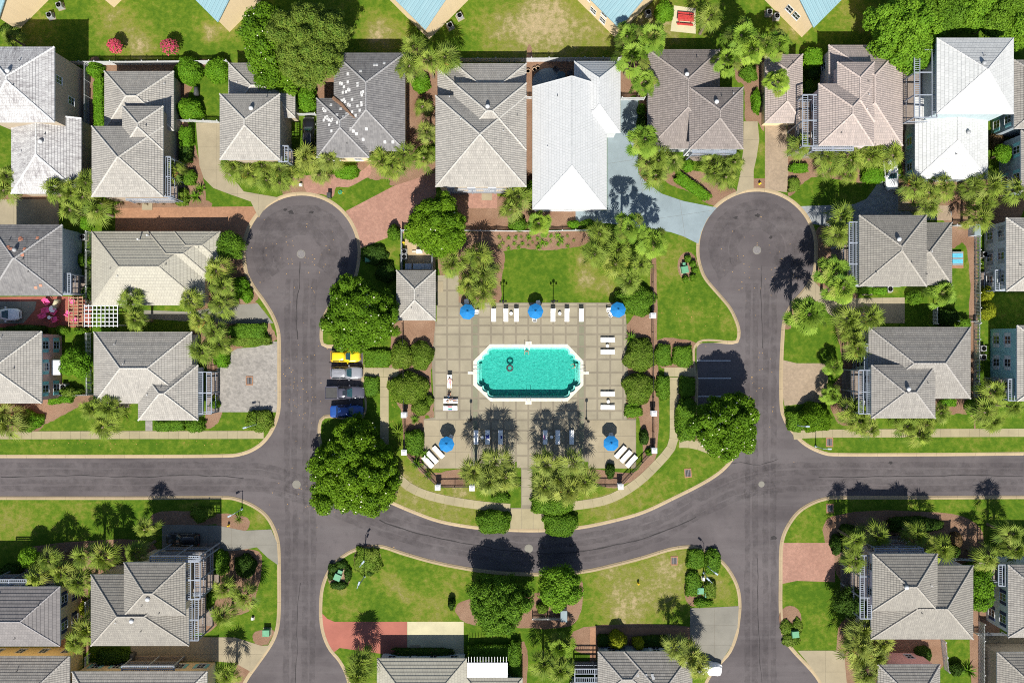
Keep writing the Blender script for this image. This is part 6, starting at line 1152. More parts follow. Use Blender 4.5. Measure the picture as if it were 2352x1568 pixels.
for i, (x, y) in enumerate(((1424, 1039), (1436.5, 1049), (1449, 1060))): lounger(ordlab(i, 3, 'slanted lounger', 'below the lower right umbrella'), x, y, R(-132)+math.pi/2+math.pi/2, True)
lounger('lounger left of pool holding the sunbather in pink', 1033, 876, R(90)); lounger('lounger left of pool holding the sunbather lying sideways', 1037, 920, R(180), True); lounger('lounger left of pool spread with towels', 1036, 937, R(180), True)
def side_table(label, px, py):
    q = W(px, py, .4); root = thing('side_table', label, 'table', (q.x, q.y, DZ+.014), 0, 'small round pool tables', True); MB().lathe((0, 0, .38), [(.23, 0), (.25, .015), (.25, .03), (.05, .035)], 16).build('table_top', M_PLASTIC, root)
    for k in range(3): a = k*2.09; MB().bar((.18*math.cos(a), .18*math.sin(a), 0), (.1*math.cos(a), .1*math.sin(a), .39), .03, .03).build('leg', M_PLASTIC, root)
for l, x, y in (('round table between second and third lounger along the lawn', 1174, 720), ('round table right of the middle umbrella', 1285.5, 720), ('round table right of pool between the two upper loungers', 1395, 794), ('round table right of pool between the two lower loungers', 1397, 922), ('round table in left palm shade between loungers', 1108, 1004), ('round table in right palm shade between loungers', 1267, 1003)): side_table(l, x, y)
def umbrella(label, px, py, rz=0.2, r=1.2):
    q = W(px, py, 2.35); root = thing('patio_umbrella', label, 'umbrella', (q.x, q.y, DZ+.014), rz, 'blue patio umbrellas', True); n = 8
    def pt(k, f, z): a = 2*math.pi*k/n; return Vector((r*f*math.cos(a), r*f*math.sin(a), z))
    mb = MB(); apex = Vector((0, 0, 2.62))
    for k in range(n):
        for f0, f1, z0, z1 in ((0, .5, 2.62, 2.44), (.5, 1., 2.44, 2.20)):
            if f0 == 0: mb.face([apex, pt(k, f1, z1), pt(k+1, f1, z1)])
            else: mb.face([pt(k, f0, z0), pt(k, f1, z1), pt(k+1, f1, z1), pt(k+1, f0, z0)])
        mb.face([pt(k, 1, 2.20), pt(k, 1.0, 2.10), pt(k+1, 1., 2.10), pt(k+1, 1, 2.20)])
    mb.build('canopy', M_BLUEFAB, root); m2 = MB()
    for k in range(n): m2.face([Vector((0, 0, 2.74)), pt(k, .22, 2.60), pt(k+1, .22, 2.60)])
    m2.build('vent_cap', M_BLUEFAB, root); MB().tube([(0, 0, 0), (0, 0, 2.8)], .022, 8).build('pole', M_WHITE, root); MB().lathe((0, 0, 0), [(.28, 0), (.28, .06), (.06, .12), (.05, .3)], 14).build('base', M_DGREY, root)
    for k in range(n): MB().bar(pt(k, .05, 2.42), pt(k, .97, 2.18), .02, .02).build('rib', M_WHITE, root)
    MB().lathe((0, 0, 2.78), [(.03, 0), (.05, .03), (.02, .09)], 8).build('finial', M_DGREY, root)
    tb = thing('patio_table', 'round white table under the '+label.replace('blue umbrella ', 'blue umbrella ', 1), 'table', (q.x+.30, q.y+.30, DZ+.014), 0, 'tables under the umbrellas', True); MB().lathe((0, 0, .70), [(.52, 0), (.55, .02), (.55, .04), (.05, .05)], 20).build('table_top', M_PLASTIC, tb); MB().tube([(0, 0, 0), (0, 0, .7)], .05, 8).build('pedestal', M_PLASTIC, tb)
    return root
def chair(label, px, py, rz, mat=None, z=DZ+.014, group=None, s=1.):
    mat = mat or M_PLASTIC; q = W(px, py, .5); root = thing('garden_chair', label, 'chair', (q.x, q.y, z), rz, group, True); root.scale = (s, s, s)
    MB().box(-.25, -.26, .40, .27, .26, .44, tap=.01).build('seat', mat, root); mb = MB()
    for k in range(5): y = -.22+k*.11; mb.grid([[Vector((-.25-t*.18, y+d, .42+t*.5)) for d in (-.045, .045)]+[Vector((-.285-t*.18, y+d, .42+t*.5)) for d in (.045, -.045)] for t in (0, 1)])
    mb.build('backrest', mat, root)
    for s_ in (-1, 1): MB().box(-.30, s_*.30-.04, .60, .26, s_*.30+.04, .635).build('armrest', mat, root)
    for x in (-.22, .22):
        for y in (-.24, .24): MB().bar((x, y, 0), (x, y, .61 if abs(y) > .2 else .4), .045, .045).build('leg', mat, root)
    return root
UMB = (('blue umbrella left of the lawn side loungers', 1073.5, 716), ('blue umbrella midway along the pool lawn', 1230, 715), ('blue umbrella at the upper right of the deck', 1419.5, 711.5), ('blue umbrella at the lower left of the deck', 1025.5, 1020), ('blue umbrella at the lower right of the deck', 1403.5, 1018))
CG = 'white chairs under the umbrellas'
for l, x, y in UMB: umbrella(l, x, y, prnd.uniform(0, .7))
for l, x, y, rz in (('white chair at right of the left lawn umbrella', 1094, 716, math.pi), ('white chair above the left lawn umbrella', 1072, 694, -1.4), ('white chair below the middle umbrella', 1228, 733, 1.6), ('white chair at lower left of the upper right umbrella', 1403, 722, .8), ('white chair left of the upper right umbrella', 1399, 712, 0), ('white chair above the lower right umbrella', 1403, 1000, -1.5), ('white chair above the lower left umbrella', 1036, 1004, -2.), ('chair above the middle umbrella', 1236, 697, -1.5)): chair(l, x, y, rz, group=CG)
# towels, bags, float rings
def towel(label, px, py, rz, cols, L=1.3, w=.6, z=.40):
    q = W(px, py, z); root = thing('towel', label, 'towel', (q.x, q.y, DZ+.014+z-.03), rz, None, True); n = len(cols)
    for i, c in enumerate(cols):
        y0 = -w/2+w*i/n; mb = MB(); mb.grid([[Vector((x, y, .012+.012*math.sin(x*7+i)+h)) for y, h in ((y0, 0), (y0+w/n, 0), (y0+w/n, .012), (y0, .012))] for x in [-L/2+L*k/8 for k in range(9)]]); mb.build('stripe', c, root)
C_T = {k: plain('towel_'+k, c, .95, .1) for k, c in dict(red=(.6, .06, .08), green=(.06, .40, .22), white=(.8, .78, .75), navy=(.03, .05, .25), pink=(.8, .25, .45), orange=(.75, .28, .06)).items()}
towel('striped red and green towel on the lowest left lounger', 1033, 937, R(180), [C_T['red'], C_T['white'], C_T['green'], C_T['navy']], .8, .6); towel('navy bag and towel on shaded lounger', 1120, 1002, R(90), [C_T['navy'], C_T['navy']], .6, .5); towel('dark towel on the third shaded lounger', 1149.5, 1003, R(90), [C_T['navy'], C_T['white']], .5, .5); towel('pale towel on first lounger in right palm shade', 1252, 1004, R(90), [C_T['white'], C_T['pink']], .7, .5)
def ring(label, px, py, mat, r=.42):
    q = W(px, py, 0); root = thing('float_ring', label, 'float ring', (q.x, q.y, .02), 0, None, True); mb = MB(); n = 20
    pts = [[Vector(((r+.14*math.cos(b))*math.cos(a), (r+.14*math.cos(b))*math.sin(a), .14*math.sin(b))) for b in [2*math.pi*j/8 for j in range(8)]] for a in [2*math.pi*i/n for i in range(n+1)]]; mb.grid(pts, 0, True, False).build('tube', mat, root, True); MB().tube([(r, 0, .14), (r+.02, 0, .2)], .02, 6).build('valve', M_PLASTIC, root)
ring('black float ring drifting in the pool', 1171, 845, M_DGREY)
# ------------------------------------------------------------------ people
SKIN = [plain('skin_light', (.58, .36, .25), .6, .08), plain('skin_tan', (.46, .26, .16), .6, .08)]
def person(label, loc, rz, pose, skin=0, suit=None, hair=(.06, .035, .02), cat='person', bikini=True, group=None):
    root = thing('person', label, cat, loc, rz, group, True)
    J = dict(pel=(0, 0, .0), bel=(.16, 0, .02), che=(.36, 0, .02), nek=(.54, 0, .02), hd0=(.60, 0, .03), hd1=(.70, 0, .04), hd2=(.80, 0, .03))
    for s, k in ((1, 'l'), (-1, 'r')): J.update({'sh'+k: (.46, s*.18, .01), 'el'+k: (.24, s*.30, .0), 'wr'+k: (.02, s*.34, .0), 'hip'+k: (-.05, s*.10, 0), 'kn'+k: (-.48, s*.13, .03), 'an'+k: (-.90, s*.14, 0), 'to'+k: (-.98, s*.17, .10)})
    J.update(pose)
    Rr = dict(pel=.15, bel=.125, che=.15, nek=.055, hd0=.075, hd1=.105, hd2=.07, sh=.07, el=.045, wr=.032, hip=.095, kn=.062, an=.04, to=.03)
    keys = list(J); E = [('pel', 'bel'), ('bel', 'che'), ('che', 'nek'), ('nek', 'hd0'), ('hd0', 'hd1'), ('hd1', 'hd2')]
    for k in 'lr': E += [('che', 'sh'+k), ('sh'+k, 'el'+k), ('el'+k, 'wr'+k), ('pel', 'hip'+k), ('hip'+k, 'kn'+k), ('kn'+k, 'an'+k), ('an'+k, 'to'+k)]
    V = [Vector(J[k]) for k in keys]; rad = [Rr.get(k, Rr.get(k[:-1], .05)) for k in keys]; ed = [(keys.index(a), keys.index(b)) for a, b in E]
    for k in 'lr':   # hands: palm and five fingers
        wv = Vector(J['wr'+k]); d = (wv-Vector(J['el'+k])).normalized(); sd_ = d.cross(Vector((0, 0, 1))); sd_ = sd_.normalized() if sd_.length > .1 else Vector((0, 1, 0)); b = len(V); V.append(wv+d*.08); rad.append(.035); ed.append((keys.index('wr'+k), b))
        for f, (o, l) in enumerate(((-.035, .07), (-.012, .085), (.012, .08), (.035, .06), (.05, .02))):
            st = len(V); V.append(wv+d*(.10 if f < 4 else .05)+sd_*o); rad.append(.010); ed.append((b, st)); V.append(wv+d*(.10+l)+sd_*o*1.15-Vector((0, 0, .02))); rad.append(.008); ed.append((st, st+1))
    me = bpy.data.meshes.new('body'); me.from_pydata(V, ed, []); me.materials.append(SKIN[skin]); o = bpy.data.objects.new('body', me); link(o, root, (0, 0, 0)); o.modifiers.new('skin', 'SKIN').use_smooth_shade = True
    for i, sv in enumerate(me.skin_vertices[0].data): sv.radius = (rad[i], rad[i]); sv.use_root = (i == 0)
    o.modifiers.new('sub', 'SUBSURF').render_levels = 1
    h1, h2 = Vector(J['hd1']), Vector(J['hd2']); d = (h2-h1).normalized(); hm = plain('hair_%d' % int(hair[0]*1000), hair, .8, .2); mb = MB(); v, f = uvsphere(h1+d*.035, (.115, .12, .115), 12, 8); mb.v = v; mb.f = f; mb.m = [0]*len(f); mb.uv = [[(0, 0)]*4]*len(f)
    mb.build('hair', hm, root, True)
    face = Vector((0, 0, 1)) if abs(d.z) < .7 else Vector((1, 0, 0)); sd2 = d.cross(face).normalized(); fc = h1+face*.095-d*.02
    fm = MB(); fm.tube([fc+d*.02, fc-d*.03+face*.025], [.012, .018], 6); fm.build('nose', SKIN[skin], root)
    for s in (-1, 1): e = MB(); v, f = uvsphere(fc+sd2*s*.035+d*.02, (.014,)*3, 6, 4); e.v = v; e.f = f; e.m = [0]*len(f); e.uv = [[(0, 0)]*4]*len(f); e.build('eye', M_DGREY, root); e = MB(); v, f = uvsphere(h1+sd2*s*.108, (.02, .02, .03), 6, 4); e.v = v; e.f = f; e.m = [0]*len(f); e.uv = [[(0, 0)]*4]*len(f); e.build('ear', SKIN[skin], root)
    MB().box(-.025, -.006, -.004, .025, .006, .004, 0, Matrix.Translation(fc-d*.055) @ Matrix(((sd2.x, d.x, face.x), (sd2.y, d.y, face.y), (sd2.z, d.z, face.z))).to_4x4()).build('mouth', M_RED, root)
    if suit:
        p, bl, ch = (Vector(J[k]) for k in ('pel', 'bel', 'che')); sm = MB()
        def tor(a, b, ra, rb):
            ax = (b-a).normalized(); up = Vector((0, 0, 1)) if abs(ax.z) < .8 else Vector((1, 0, 0)); r = ax.cross(up).normalized(); u = r.cross(ax); sm.grid([[a.lerp(b, t)+(r*math.cos(k)*1.22+u*math.sin(k))*(ra+(rb-ra)*t) for k in [2*math.pi*i/12 for i in range(12)]] for t in (0, .33, .66, 1)])
        tor(p-(bl-p).normalized()*.10, p+(bl-p).normalized()*.10, .13, .155)
        if bikini: tor(ch-(ch-bl).normalized()*.08, ch+(ch-bl).normalized()*.06, .155, .15)
        sm.build('swimwear', suit, root, True)
    return root
def at(px, py, z): q = W(px, py, z); return (q.x, q.y, z)
zl = DZ+.014+.375+.12
person('sunbather in pink swimwear lying on back on lounger left of pool', at(1033, 878, zl), R(90), {'bel': (.2, 0, .05), 'che': (.42, 0, .14), 'nek': (.56, 0, .24), 'hd0': (.61, 0, .28), 'hd1': (.69, 0, .34), 'hd2': (.77, 0, .40), 'shl': (.48, .18, .18), 'shr': (.48, -.18, .18), 'ell': (.30, .29, .06), 'elr': (.30, -.29, .06)}, 0, C_T['pink'])
person('sunbather in white swimwear lying sideways on lounger left of pool', at(1038, 920, zl), R(180), {'ell': (.62, .34, .03), 'wrl': (.78, .20, .05)}, 0, C_T['white'], (.25, .14, .06))
person('person in blue sitting on the deck above the sideways lounger', at(1031, 908, DZ+.17), R(70), {'bel': (0, 0, .18), 'che': (-.03, 0, .40), 'nek': (-.02, 0, .56), 'hd0': (-.01, 0, .62), 'hd1': (.0, 0, .72), 'hd2': (.0, 0, .82), 'shl': (-.02, .18, .48), 'shr': (-.02, -.18, .48), 'ell': (.15, .25, .25), 'elr': (.15, -.25, .25), 'wrl': (.33, .15, .22), 'wrr': (.33, -.15, .22), 'hipl': (.06, .1, 0), 'hipr': (.06, -.1, 0), 'knl': (.42, .14, .28), 'knr': (.42, -.14, .28), 'anl': (.62, .13, -.10), 'anr': (.62, -.13, -.10), 'tol': (.74, .14, -.13), 'tor': (.74, -.14, -.13)}, 1, M_BLUE)
SWIM = {'bel': (0, 0, .16), 'che': (0, 0, .36), 'nek': (0, 0, .54), 'hd0': (0, 0, .60), 'hd1': (0, 0, .70), 'hd2': (0, 0, .80), 'shl': (0, .18, .46), 'shr': (0, -.18, .46), 'ell': (.16, .34, .38), 'elr': (.16, -.34, .38), 'wrl': (.40, .30, .42), 'wrr': (.40, -.30, .42), 'hipl': (0, .1, -.05), 'hipr': (0, -.1, -.05), 'knl': (.08, .13, -.45), 'knr': (.02, -.13, -.46), 'anl': (.0, .13, -.88), 'anr': (-.1, -.13, -.88), 'tol': (.1, .14, -.95), 'tor': (0, -.14, -.95)}
person('swimmer standing in water at the right steps of the pool', at(1319.5, 839, -.45), R(200), SWIM, 1, M_DGREY); person('swimmer at the ladder on the upper edge of the pool', at(1209.5, 806, -.45), R(-90), SWIM, 1, M_BLUE, (.3, .18, .08))
# ------------------------------------------------------------------ street furniture
def lamp(label, px, py, h, arms=1, az=0, kind='street'):
    q = W(px, py, G); root = thing('street_lamp', label, 'street lamp', (q.x, q.y, G), az, 'lamp posts', True); MB().lathe((0, 0, 0), [(.17, 0), (.17, .25), (.08, .35), (.055, h*.5), (.045, h)], 10).build('post', M_LAMP if kind != 'deck' else M_BLACK, root)
    if kind == 'deck':
        hd = MB(); hd.lathe((0, 0, h), [(.08, 0), (.20, .12), (.20, .42), (.06, .55)], 10); hd.build('lantern', M_BLACK, root)
        if arms > 1:
            for s in (-1, 1): MB().tube([(0, 0, h-.6), (s*.35, 0, h-.55), (s*.42, 0, h-.35)], .03, 6).build('arm', M_BLACK, root); MB().lathe((s*.42, 0, h-.35), [(.06, 0), (.15, .1), (.15, .35), (.05, .45)], 10).build('lantern', M_BLACK, root)
    else:
        MB().tube([(0, 0, h-.1), (.35, 0, h+.1), (.8, 0, h+.12)], .035, 6).build('arm', M_LAMP, root); MB().box(.55, -.13, h+.05, 1.15, .13, h+.2, tap=.03).build('lantern', M_LAMP, root)
M_LAMP = plain('lamp_grey_blue', (.33, .40, .46), .45, .1)
lamp('black triple lantern lamp at the pool lawn, left', 1156, 694, 3.6, 3, 0, 'deck'); lamp('black triple lantern lamp at the pool lawn, right', 1270.5, 694, 3.6, 3, 0, 'deck'); lamp('black lamp post on the deck lower left of pool', 1081, 964, 3.2, 1, 0, 'deck'); lamp('black lamp post on the deck lower right of pool', 1346.5, 962, 3.2, 1, 0, 'deck')
for l, x, y, h, az in (('street lamp in the round shrub by cobbled drive', 595, 972, 4., 3.4), ('street lamp on the kerb lawn, lower left corner', 556, 1168, 3.2, 3.6), ('street lamp in the left island bed', 838, 1283, 4.2, .9), ('tall street lamp beside left island bed', 838, 1322, 6.2, 1.2), ('tall street lamp in the right island bed', 1616, 1314, 5.2, 2.4), ('short street lamp in the right island bed', 1623, 1296, 3.0, -.6), ('street lamp beside big glossy shrub, right corner', 1825, 974, 3.0, 0), ('street lamp by right pavement drain', 1873, 1024, 3.2, 0)): lamp(l, x, y, h, 1, az)
def hydrant(label, px, py):
    q = W(px, py, .3); root = thing('fire_hydrant', label, 'hydrant', (q.x, q.y, G), 0, 'yellow hydrants', True); MB().lathe((0, 0, 0), [(.17, 0), (.17, .06), (.12, .08), (.12, .5), (.15, .52), (.15, .57), (.1, .66), (.03, .74)], 12).build('barrel', M_YEL, root, True)
    for a in (0, math.pi/2, math.pi): MB().tube([(0, 0, .38), (.2*math.cos(a), .2*math.sin(a), .38)], .06, 8).build('outlet', M_YEL, root)
hydrant('yellow hydrant on the dry island lawn', 1466, 1339); hydrant('yellow hydrant in mulch by the lower left grey drive', 525, 1206); hydrant('yellow hydrant in mulch above the right turning circle', 1745, 422); hydrant('orange hydrant beside the service yard fence', 927, 557)
def ubox(label, px, py, w, d, h, rz=0, mat=None, name='utility_box'):
    q = W(px, py, h); mat = mat or M_GREEN; root = thing(name, label, 'utility box', (q.x, q.y, G), rz, None, True); MB().box(-w/2-.12, -d/2-.12, -.02, w/2+.12, d/2+.12, .08).build('pad', M_CONC, root); MB().box(-w/2, -d/2, .08, w/2, d/2, h, tap=.02).build('cabinet', mat, root); MB().box(-w/2-.03, -d/2-.03, h, w/2+.03, d/2+.03, h+.06, tap=.04).build('lid', mat, root); MB().box(-.02, -d/2-.03, h*.3, .02, -d/2-.005, h*.7).build('handle', M_DGREY, root)
for a in (('green transformer box by the right turning circle', 1573, 619, 1.0, 1.0, .8, .2), ('small pale green box above transformer, right turning circle', 1571, 606, .4, .4, .6, 0), ('green transformer box in the left island bed', 775, 1325, 1.0, .95, .8, -.4), ('smaller green box in the left island bed', 781, 1313, .65, .6, .6, -.4), ('green transformer box in the right island bed', 1609, 1356, .95, .9, .8, 0), ('small green box in the right island bed', 1624, 1366, .65, .65, .6, 0), ('green box beside the lower left road', 611, 1453, 1., .95, .9, 0), ('green box beside the lower right road', 1827, 1456, 1., .95, .8, .1), ('green box in magnolia shade, left turning circle', 846, 594, .95, .95, .8, 0)): ubox(*a)
ubox('small white meter box in the right island bed', 1616, 1329, .3, .45, .6, 0, M_PLASTIC); ubox('short white marker box by the top of left turning circle', 690, 424, .35, .35, .45, 0, M_PLASTIC); ubox('small white box on the lawn by lower left road', 580, 1520-100, .3, .3, .4, 0, M_PLASTIC)
def cover(label, px, py, r, mat, z=.004):
    q = W(px, py, 0); root = thing('manhole_cover', label, 'manhole cover', (q.x, q.y, z), 0, 'manhole covers', True); MB().lathe((0, 0, 0), [(r*1.12, 0), (r*1.12, .008), (r, .009)], 28).build('ring', M_GREYC, root); MB().lathe((0, 0, .009), [(r*.95, 0), (r*.93, .012), (r*.5, .014), (r*.48, .01), (r*.3, .012), (.02, .012)], 28).build('lid', mat, root)
cover('manhole cover in the middle of the left turning circle', 691.5, 583.5, .58, M_IRONRUST); cover('manhole cover in the middle of the right turning circle', 1738.5, 574.5, .58, M_IRONRUST); cover('pale manhole cover at the left road fork', 681, 1112, .58, M_GREYC); cover('pale manhole cover on the curved road', 1214.5, 1259, .58, M_GREYC); cover('worn manhole cover at the right road fork', 1749, 1111.5, .42, M_GREYC)
def drain(label, px, py, rz=0):
    q = W(px, py, G); root = thing('storm_drain', label, 'drain', (q.x, q.y, G), rz, 'storm drain grates', True); mb = MB()
    for a in ((-.55, -.70, .55, -.52), (-.55, .52, .55, .70), (-.55, -.52, -.42, .52), (.42, -.52, .55, .52)): mb.box(a[0], a[1], -.03, a[2], a[3], .06)
    mb.build('rim', M_BRICKO, root); MB().box(-.42, -.52, -.02, .42, .52, .012).build('pit', M_BLACK, root)
    for k in range(4): x = -.33+k*.22; MB().box(x-.05, -.52, .02, x+.05, .52, .05).build('grate_bar', M_IRONRUST, root)
drain('storm drain on the lawn beside the curved road, right', 1580, 1086, .1); drain('storm drain by right pavement', 1905, 1015); drain('storm drain on the dry island lawn', 1548.5, 1287); drain('storm drain in shade at lower right lawn corner', 1906, 1167); drain('small drain in the cobbled drive', 573, 874)
# leaves scattered on the asphalt
mb = MB(); rr = random.Random(9); M_LITTER = plain('leaf_litter', (.50, .30, .09), .8, .3)
for cx, cy, sx, sy, n_ in ((690, 900, 45, 130, 60), (690, 600, 90, 90, 50), (700, 1150, 70, 60, 30), (1740, 600, 90, 110, 40), (1740, 900, 40, 120, 30), (300, 1020, 250, 8, 30), (920, 1310, 90, 40, 30), (1600, 720, 60, 40, 25), (1300, 1060, 60, 30, 20), (1000, 1090, 40, 20, 30), (900, 960, 12, 60, 20), (965, 220, 12, 80, 20)):
    for i in range(n_):
        x, y = rr.gauss(cx, sx*.6), rr.gauss(cy, sy*.6); z = .006 if not inside(north, x, y) else G+.035; q = W(x, y, z); a = rr.uniform(0, 6.28); l, w_ = rr.uniform(.05, .11), rr.uniform(.04, .07); u, v = Vector((math.cos(a), math.sin(a), 0)), Vector((-math.sin(a), math.cos(a), .2)); mb.face([q-u*l, q+v*w_, q+u*l, q-v*w_*.5])
tag(mb.build('fallen_leaves', M_LITTER), 'scattered dry leaves on the asphalt and lawns', 'leaves', kind='stuff')
# ------------------------------------------------------------------ fences
def picket(label, pts, h=1.7, mat=None, w=.11, gap=.05, group='white picket fences', scal=False, name='picket_fence'):
    mat = mat or M_WHITE; P = [W(x, y, G) for x, y in pts]; root = thing(name, label, 'fence', P[0], 0, group); pk = MB(); rl = MB()
    for a, b in zip(P[:-1], P[1:]):
        L = (b-a).length; d = (b-a).normalized(); n_ = Vector((-d.y, d.x, 0)); m = max(1, int(L/(w+gap))); ang = math.atan2(d.y, d.x)
        for k in range(m):
            c = a+d*((k+.5)*L/m); hh = h+(.12*math.cos(2*math.pi*k*(w+gap)/2.4) if scal else 0); M = Matrix.Translation(c) @ Matrix.Rotation(ang, 4, 'Z'); pk.box(-w/2, -.015, .05, w/2, .015, hh-.08, 0, M); pk.face([M @ Vector((-w/2, 0, hh-.08)), M @ Vector((w/2, 0, hh-.08)), M @ Vector((0, 0, hh))])
        for zz in (.3, h-.35): rl.bar(a+n_*.04+Vector((0, 0, zz)), b+n_*.04+Vector((0, 0, zz)), .05, .09)
        np_ = max(1, round(L/2.4))
        for k in range(np_+1): c = a+d*(k*L/np_)+n_*.1; MB().box(c.x-.06, c.y-.06, G-.02, c.x+.06, c.y+.06, h+.05, tap=.0).build('post', mat, root)
    pk.build('pickets', mat, root, kind='stuff'); rl.build('rail', mat, root)
picket('tall white board fence behind the two round shrubs, top left', [(158, 150), (300, 150), (410, 149), (528, 148)], 1.8, gap=.02); picket('tall white board fence behind the pale grey and white roofs', [(1058, 143), (1180, 143), (1300, 142), (1424, 141)], 1.8, gap=.02)
picket('tall grey boundary fence right of the tan house, top left', [(206, 155), (206, 330)], 1.8, M_GREY, gap=.02); picket('white gate fence beside the lower round shrub', [(412, 280), (505, 283)], 1.4, scal=True); picket('white gate fence above the black car, between roofs', [(681, 266), (727, 266)], 1.4, scal=True); picket('white gate fence beside the white metal roof drive', [(1426, 231), (1478, 231)], 1.6); picket('short white fence between pale and white roofs', [(1209, 228), (1223, 228)], 1.4)
picket('slatted boundary fence right of the taupe house', [(2237, 545), (2237, 640), (2238, 742)], 1.8, gap=.10); picket('slatted boundary fence right of the shaded valley roof', [(2236, 744), (2236, 850), (2235, 910)], 1.8, gap=.10); picket('white fence behind the yard of the taupe house', [(2187, 520), (2237, 522)], 1.5); picket('slatted fence above the shaded valley roof', [(2142, 705), (2142, 744)], 1.6, gap=.09); picket('low fence beside right fence corner', [(2190, 738), (2236, 739)], 1.3)
picket('slatted fence between blue grey wall and beige roof', [(209, 534), (209, 620), (209, 700)], 1.8, gap=.09); picket('slatted fence left of light grey roof', [(209, 765), (210, 850), (211, 905)], 1.8, gap=.09); picket('low fence below the pink wall', [(132, 907), (212, 907)], 1.2); picket('slatted fence left of lower left taupe roof', [(206, 1375), (206, 1440)], 1.6, gap=.09); picket('slatted fence at the bottom edge, lower left', [(206, 1500), (206, 1545)], 1.6, gap=.09)
picket('slatted fence right of lower right taupe roof', [(2247, 1425), (2247, 1500), (2247, 1580)], 1.8, gap=.09); picket('slatted fence below lower right taupe roof', [(2160, 1467), (2168, 1535)], 1.6, gap=.08); picket('white fence above lower right taupe roof', [(2170, 1280), (2225, 1282)], 1.5); picket('low scalloped white fence along the bed north of the pool lawn', [(1068, 531), (1176, 532), (1260, 532), (1352, 530)], 1.1, scal=True)
picket('white fence by bottom trees', [(1223, 1417), (1292, 1417)], 1.3); picket('white fence at the navy shutter house, lower right', [(2236, 1452), (2300, 1452)], 1.3)
def solid_fence(label, pts, h, mat): picket(label, pts, h, mat, .14, .012, 'service yard fences', name='board_fence')
M_YARD = plain('yard_fence_grey', (.42, .45, .50), .7, .1)
solid_fence('grey board fence left of the service yard', [(924, 532), (924, 622)], 1.7, M_YARD); solid_fence('grey board fence right of the service yard', [(994, 580), (994, 622)], 1.7, M_YARD); solid_fence('grey board fence above the service yard', [(924, 531), (990, 531)], 1.7, M_YARD)
def iron(label, pts, h=1.4):
    P = [W(x, y, G) for x, y in pts]; root = thing('iron_fence', label, 'fence', P[0], 0, 'black iron pool fences'); b_ = MB(); r_ = MB()
    for a, b in zip(P[:-1], P[1:]):
        L = (b-a).length; d = (b-a).normalized()
        for zz in (.15, h-.18, h-.04): r_.bar(a+Vector((0, 0, zz)), b+Vector((0, 0, zz)), .06, .06)
        for k in range(int(L/.16)): c = a+d*(k*.16); b_.bar(c, c+Vector((0, 0, h)), .034, .034)
        for k in range(max(1, round(L/2.3))+1): c = a+d*(k*L/max(1, round(L/2.3))); MB().box(c.x-.05, c.y-.05, G-.02, c.x+.05, c.y+.05, h+.2).build('post', M_BLACK, root)
    r_.build('rail', M_BLACK, root); b_.build('bars', M_BLACK, root, kind='stuff')
PIL = [(1501, 724.5), (1503, 949.5), (1503.5, 1035), (1426, 1118), (927, 953), (927.5, 1039), (1005, 1120), (1084, 1121)]
def gp(p): q = W(p[0], p[1], 1.7); return (q.x*PXM+1176, 784-q.y*PXM)
g = [gp(p) for p in PIL]
iron('black iron fence right of pool, upper run', [(1497, 610), g[0]]); iron('black iron fence right of pool, middle run', [g[0], g[1]]); iron('black iron fence right of pool, short lower run', [g[1], g[2]]); iron('diagonal black iron fence at lower right of pool', [g[2], g[3]]); iron('black iron fence below pool, right of the entrance', [g[3], (1223, 1113)]); iron('black iron fence left of pool, upper run', [(926, 742), g[4]]); iron('black iron fence left of pool, lower run', [g[4], g[5]]); iron('diagonal black iron fence at lower left of pool', [g[5], g[6]]); iron('black iron fence below pool, left of the entrance', [g[6], (1196, 1113)])
for l, (x, y) in zip(('white pillar on the right pool fence, topmost', 'white pillar on the right pool fence, middle', 'white pillar on the right pool fence, lower bend', 'white pillar below pool at lower right fence corner', 'white pillar on the left pool fence, upper', 'white pillar on the left pool fence, lower bend', 'white pillar below pool at lower left fence corner', 'white pillar beside palms left of the entrance'), g):
    q = W(x, y, G); root = thing('fence_pillar', l, 'pillar', (q.x, q.y, G), 0, 'white pool fence pillars', True); MB().box(-.33, -.33, -.02, .33, .33, 1.5).build('shaft', M_WHITE, root); MB().box(-.42, -.42, 1.5, .42, .42, 1.6).build('cap', M_WHITE, root); MB().box(-.40, -.40, 1.6, .40, .40, 1.74, tap=.3).build('cap_top', M_WHITE, root); MB().box(-.38, -.38, -.02, .38, .38, .2, tap=.02).build('plinth', M_WHITE, root)
for l, x, y, zz in (('pale blue grey gate pillar by taupe house yard', 2244, 528, 1.7), ('grey pillar at end of fence by bottom trees', 1295, 1414, 1.5)): q = W(x, y, zz); root = thing('gate_pillar', l, 'pillar', (q.x, q.y, G), 0, None, True); MB().box(-.45, -.8, -.02, .45, .8, zz).build('shaft', M_YARD, root); MB().box(-.52, -.88, zz, .52, .88, zz+.12, tap=.04).build('cap', M_BLUEC, root)
# ------------------------------------------------------------------ yard things
def ac(label, px, py, rz=0, s=1.):
    q = W(px, py, .5); root = thing('air_conditioner', label, 'air conditioner', (q.x, q.y, G), rz, 'outdoor air conditioning units', True); root.scale = (s, s, s); MB().box(-.55, -.55, -.02, .55, .55, .08).build('pad', M_CONC, root); MB().box(-.42, -.42, .08, .42, .42, .85, tap=.02).build('casing', M_GREY, root); MB().lathe((0, 0, .85), [(.36, 0), (.36, .03), (.30, .03), (.30, .0)], 18).build('fan_guard', M_BLACK, root)
    mb = MB()
    for k in range(4): a = k*math.pi/2; mb.bar((0, 0, .87), (.33*math.cos(a), .33*math.sin(a), .87), .02, .02)
    for k in range(4): a = k*math.pi/2+.5; mb.bar((.04*math.cos(a), .04*math.sin(a), .84), (.27*math.cos(a), .27*math.sin(a), .84), .14, .015)
    mb.build('fan', M_DGREY, root)
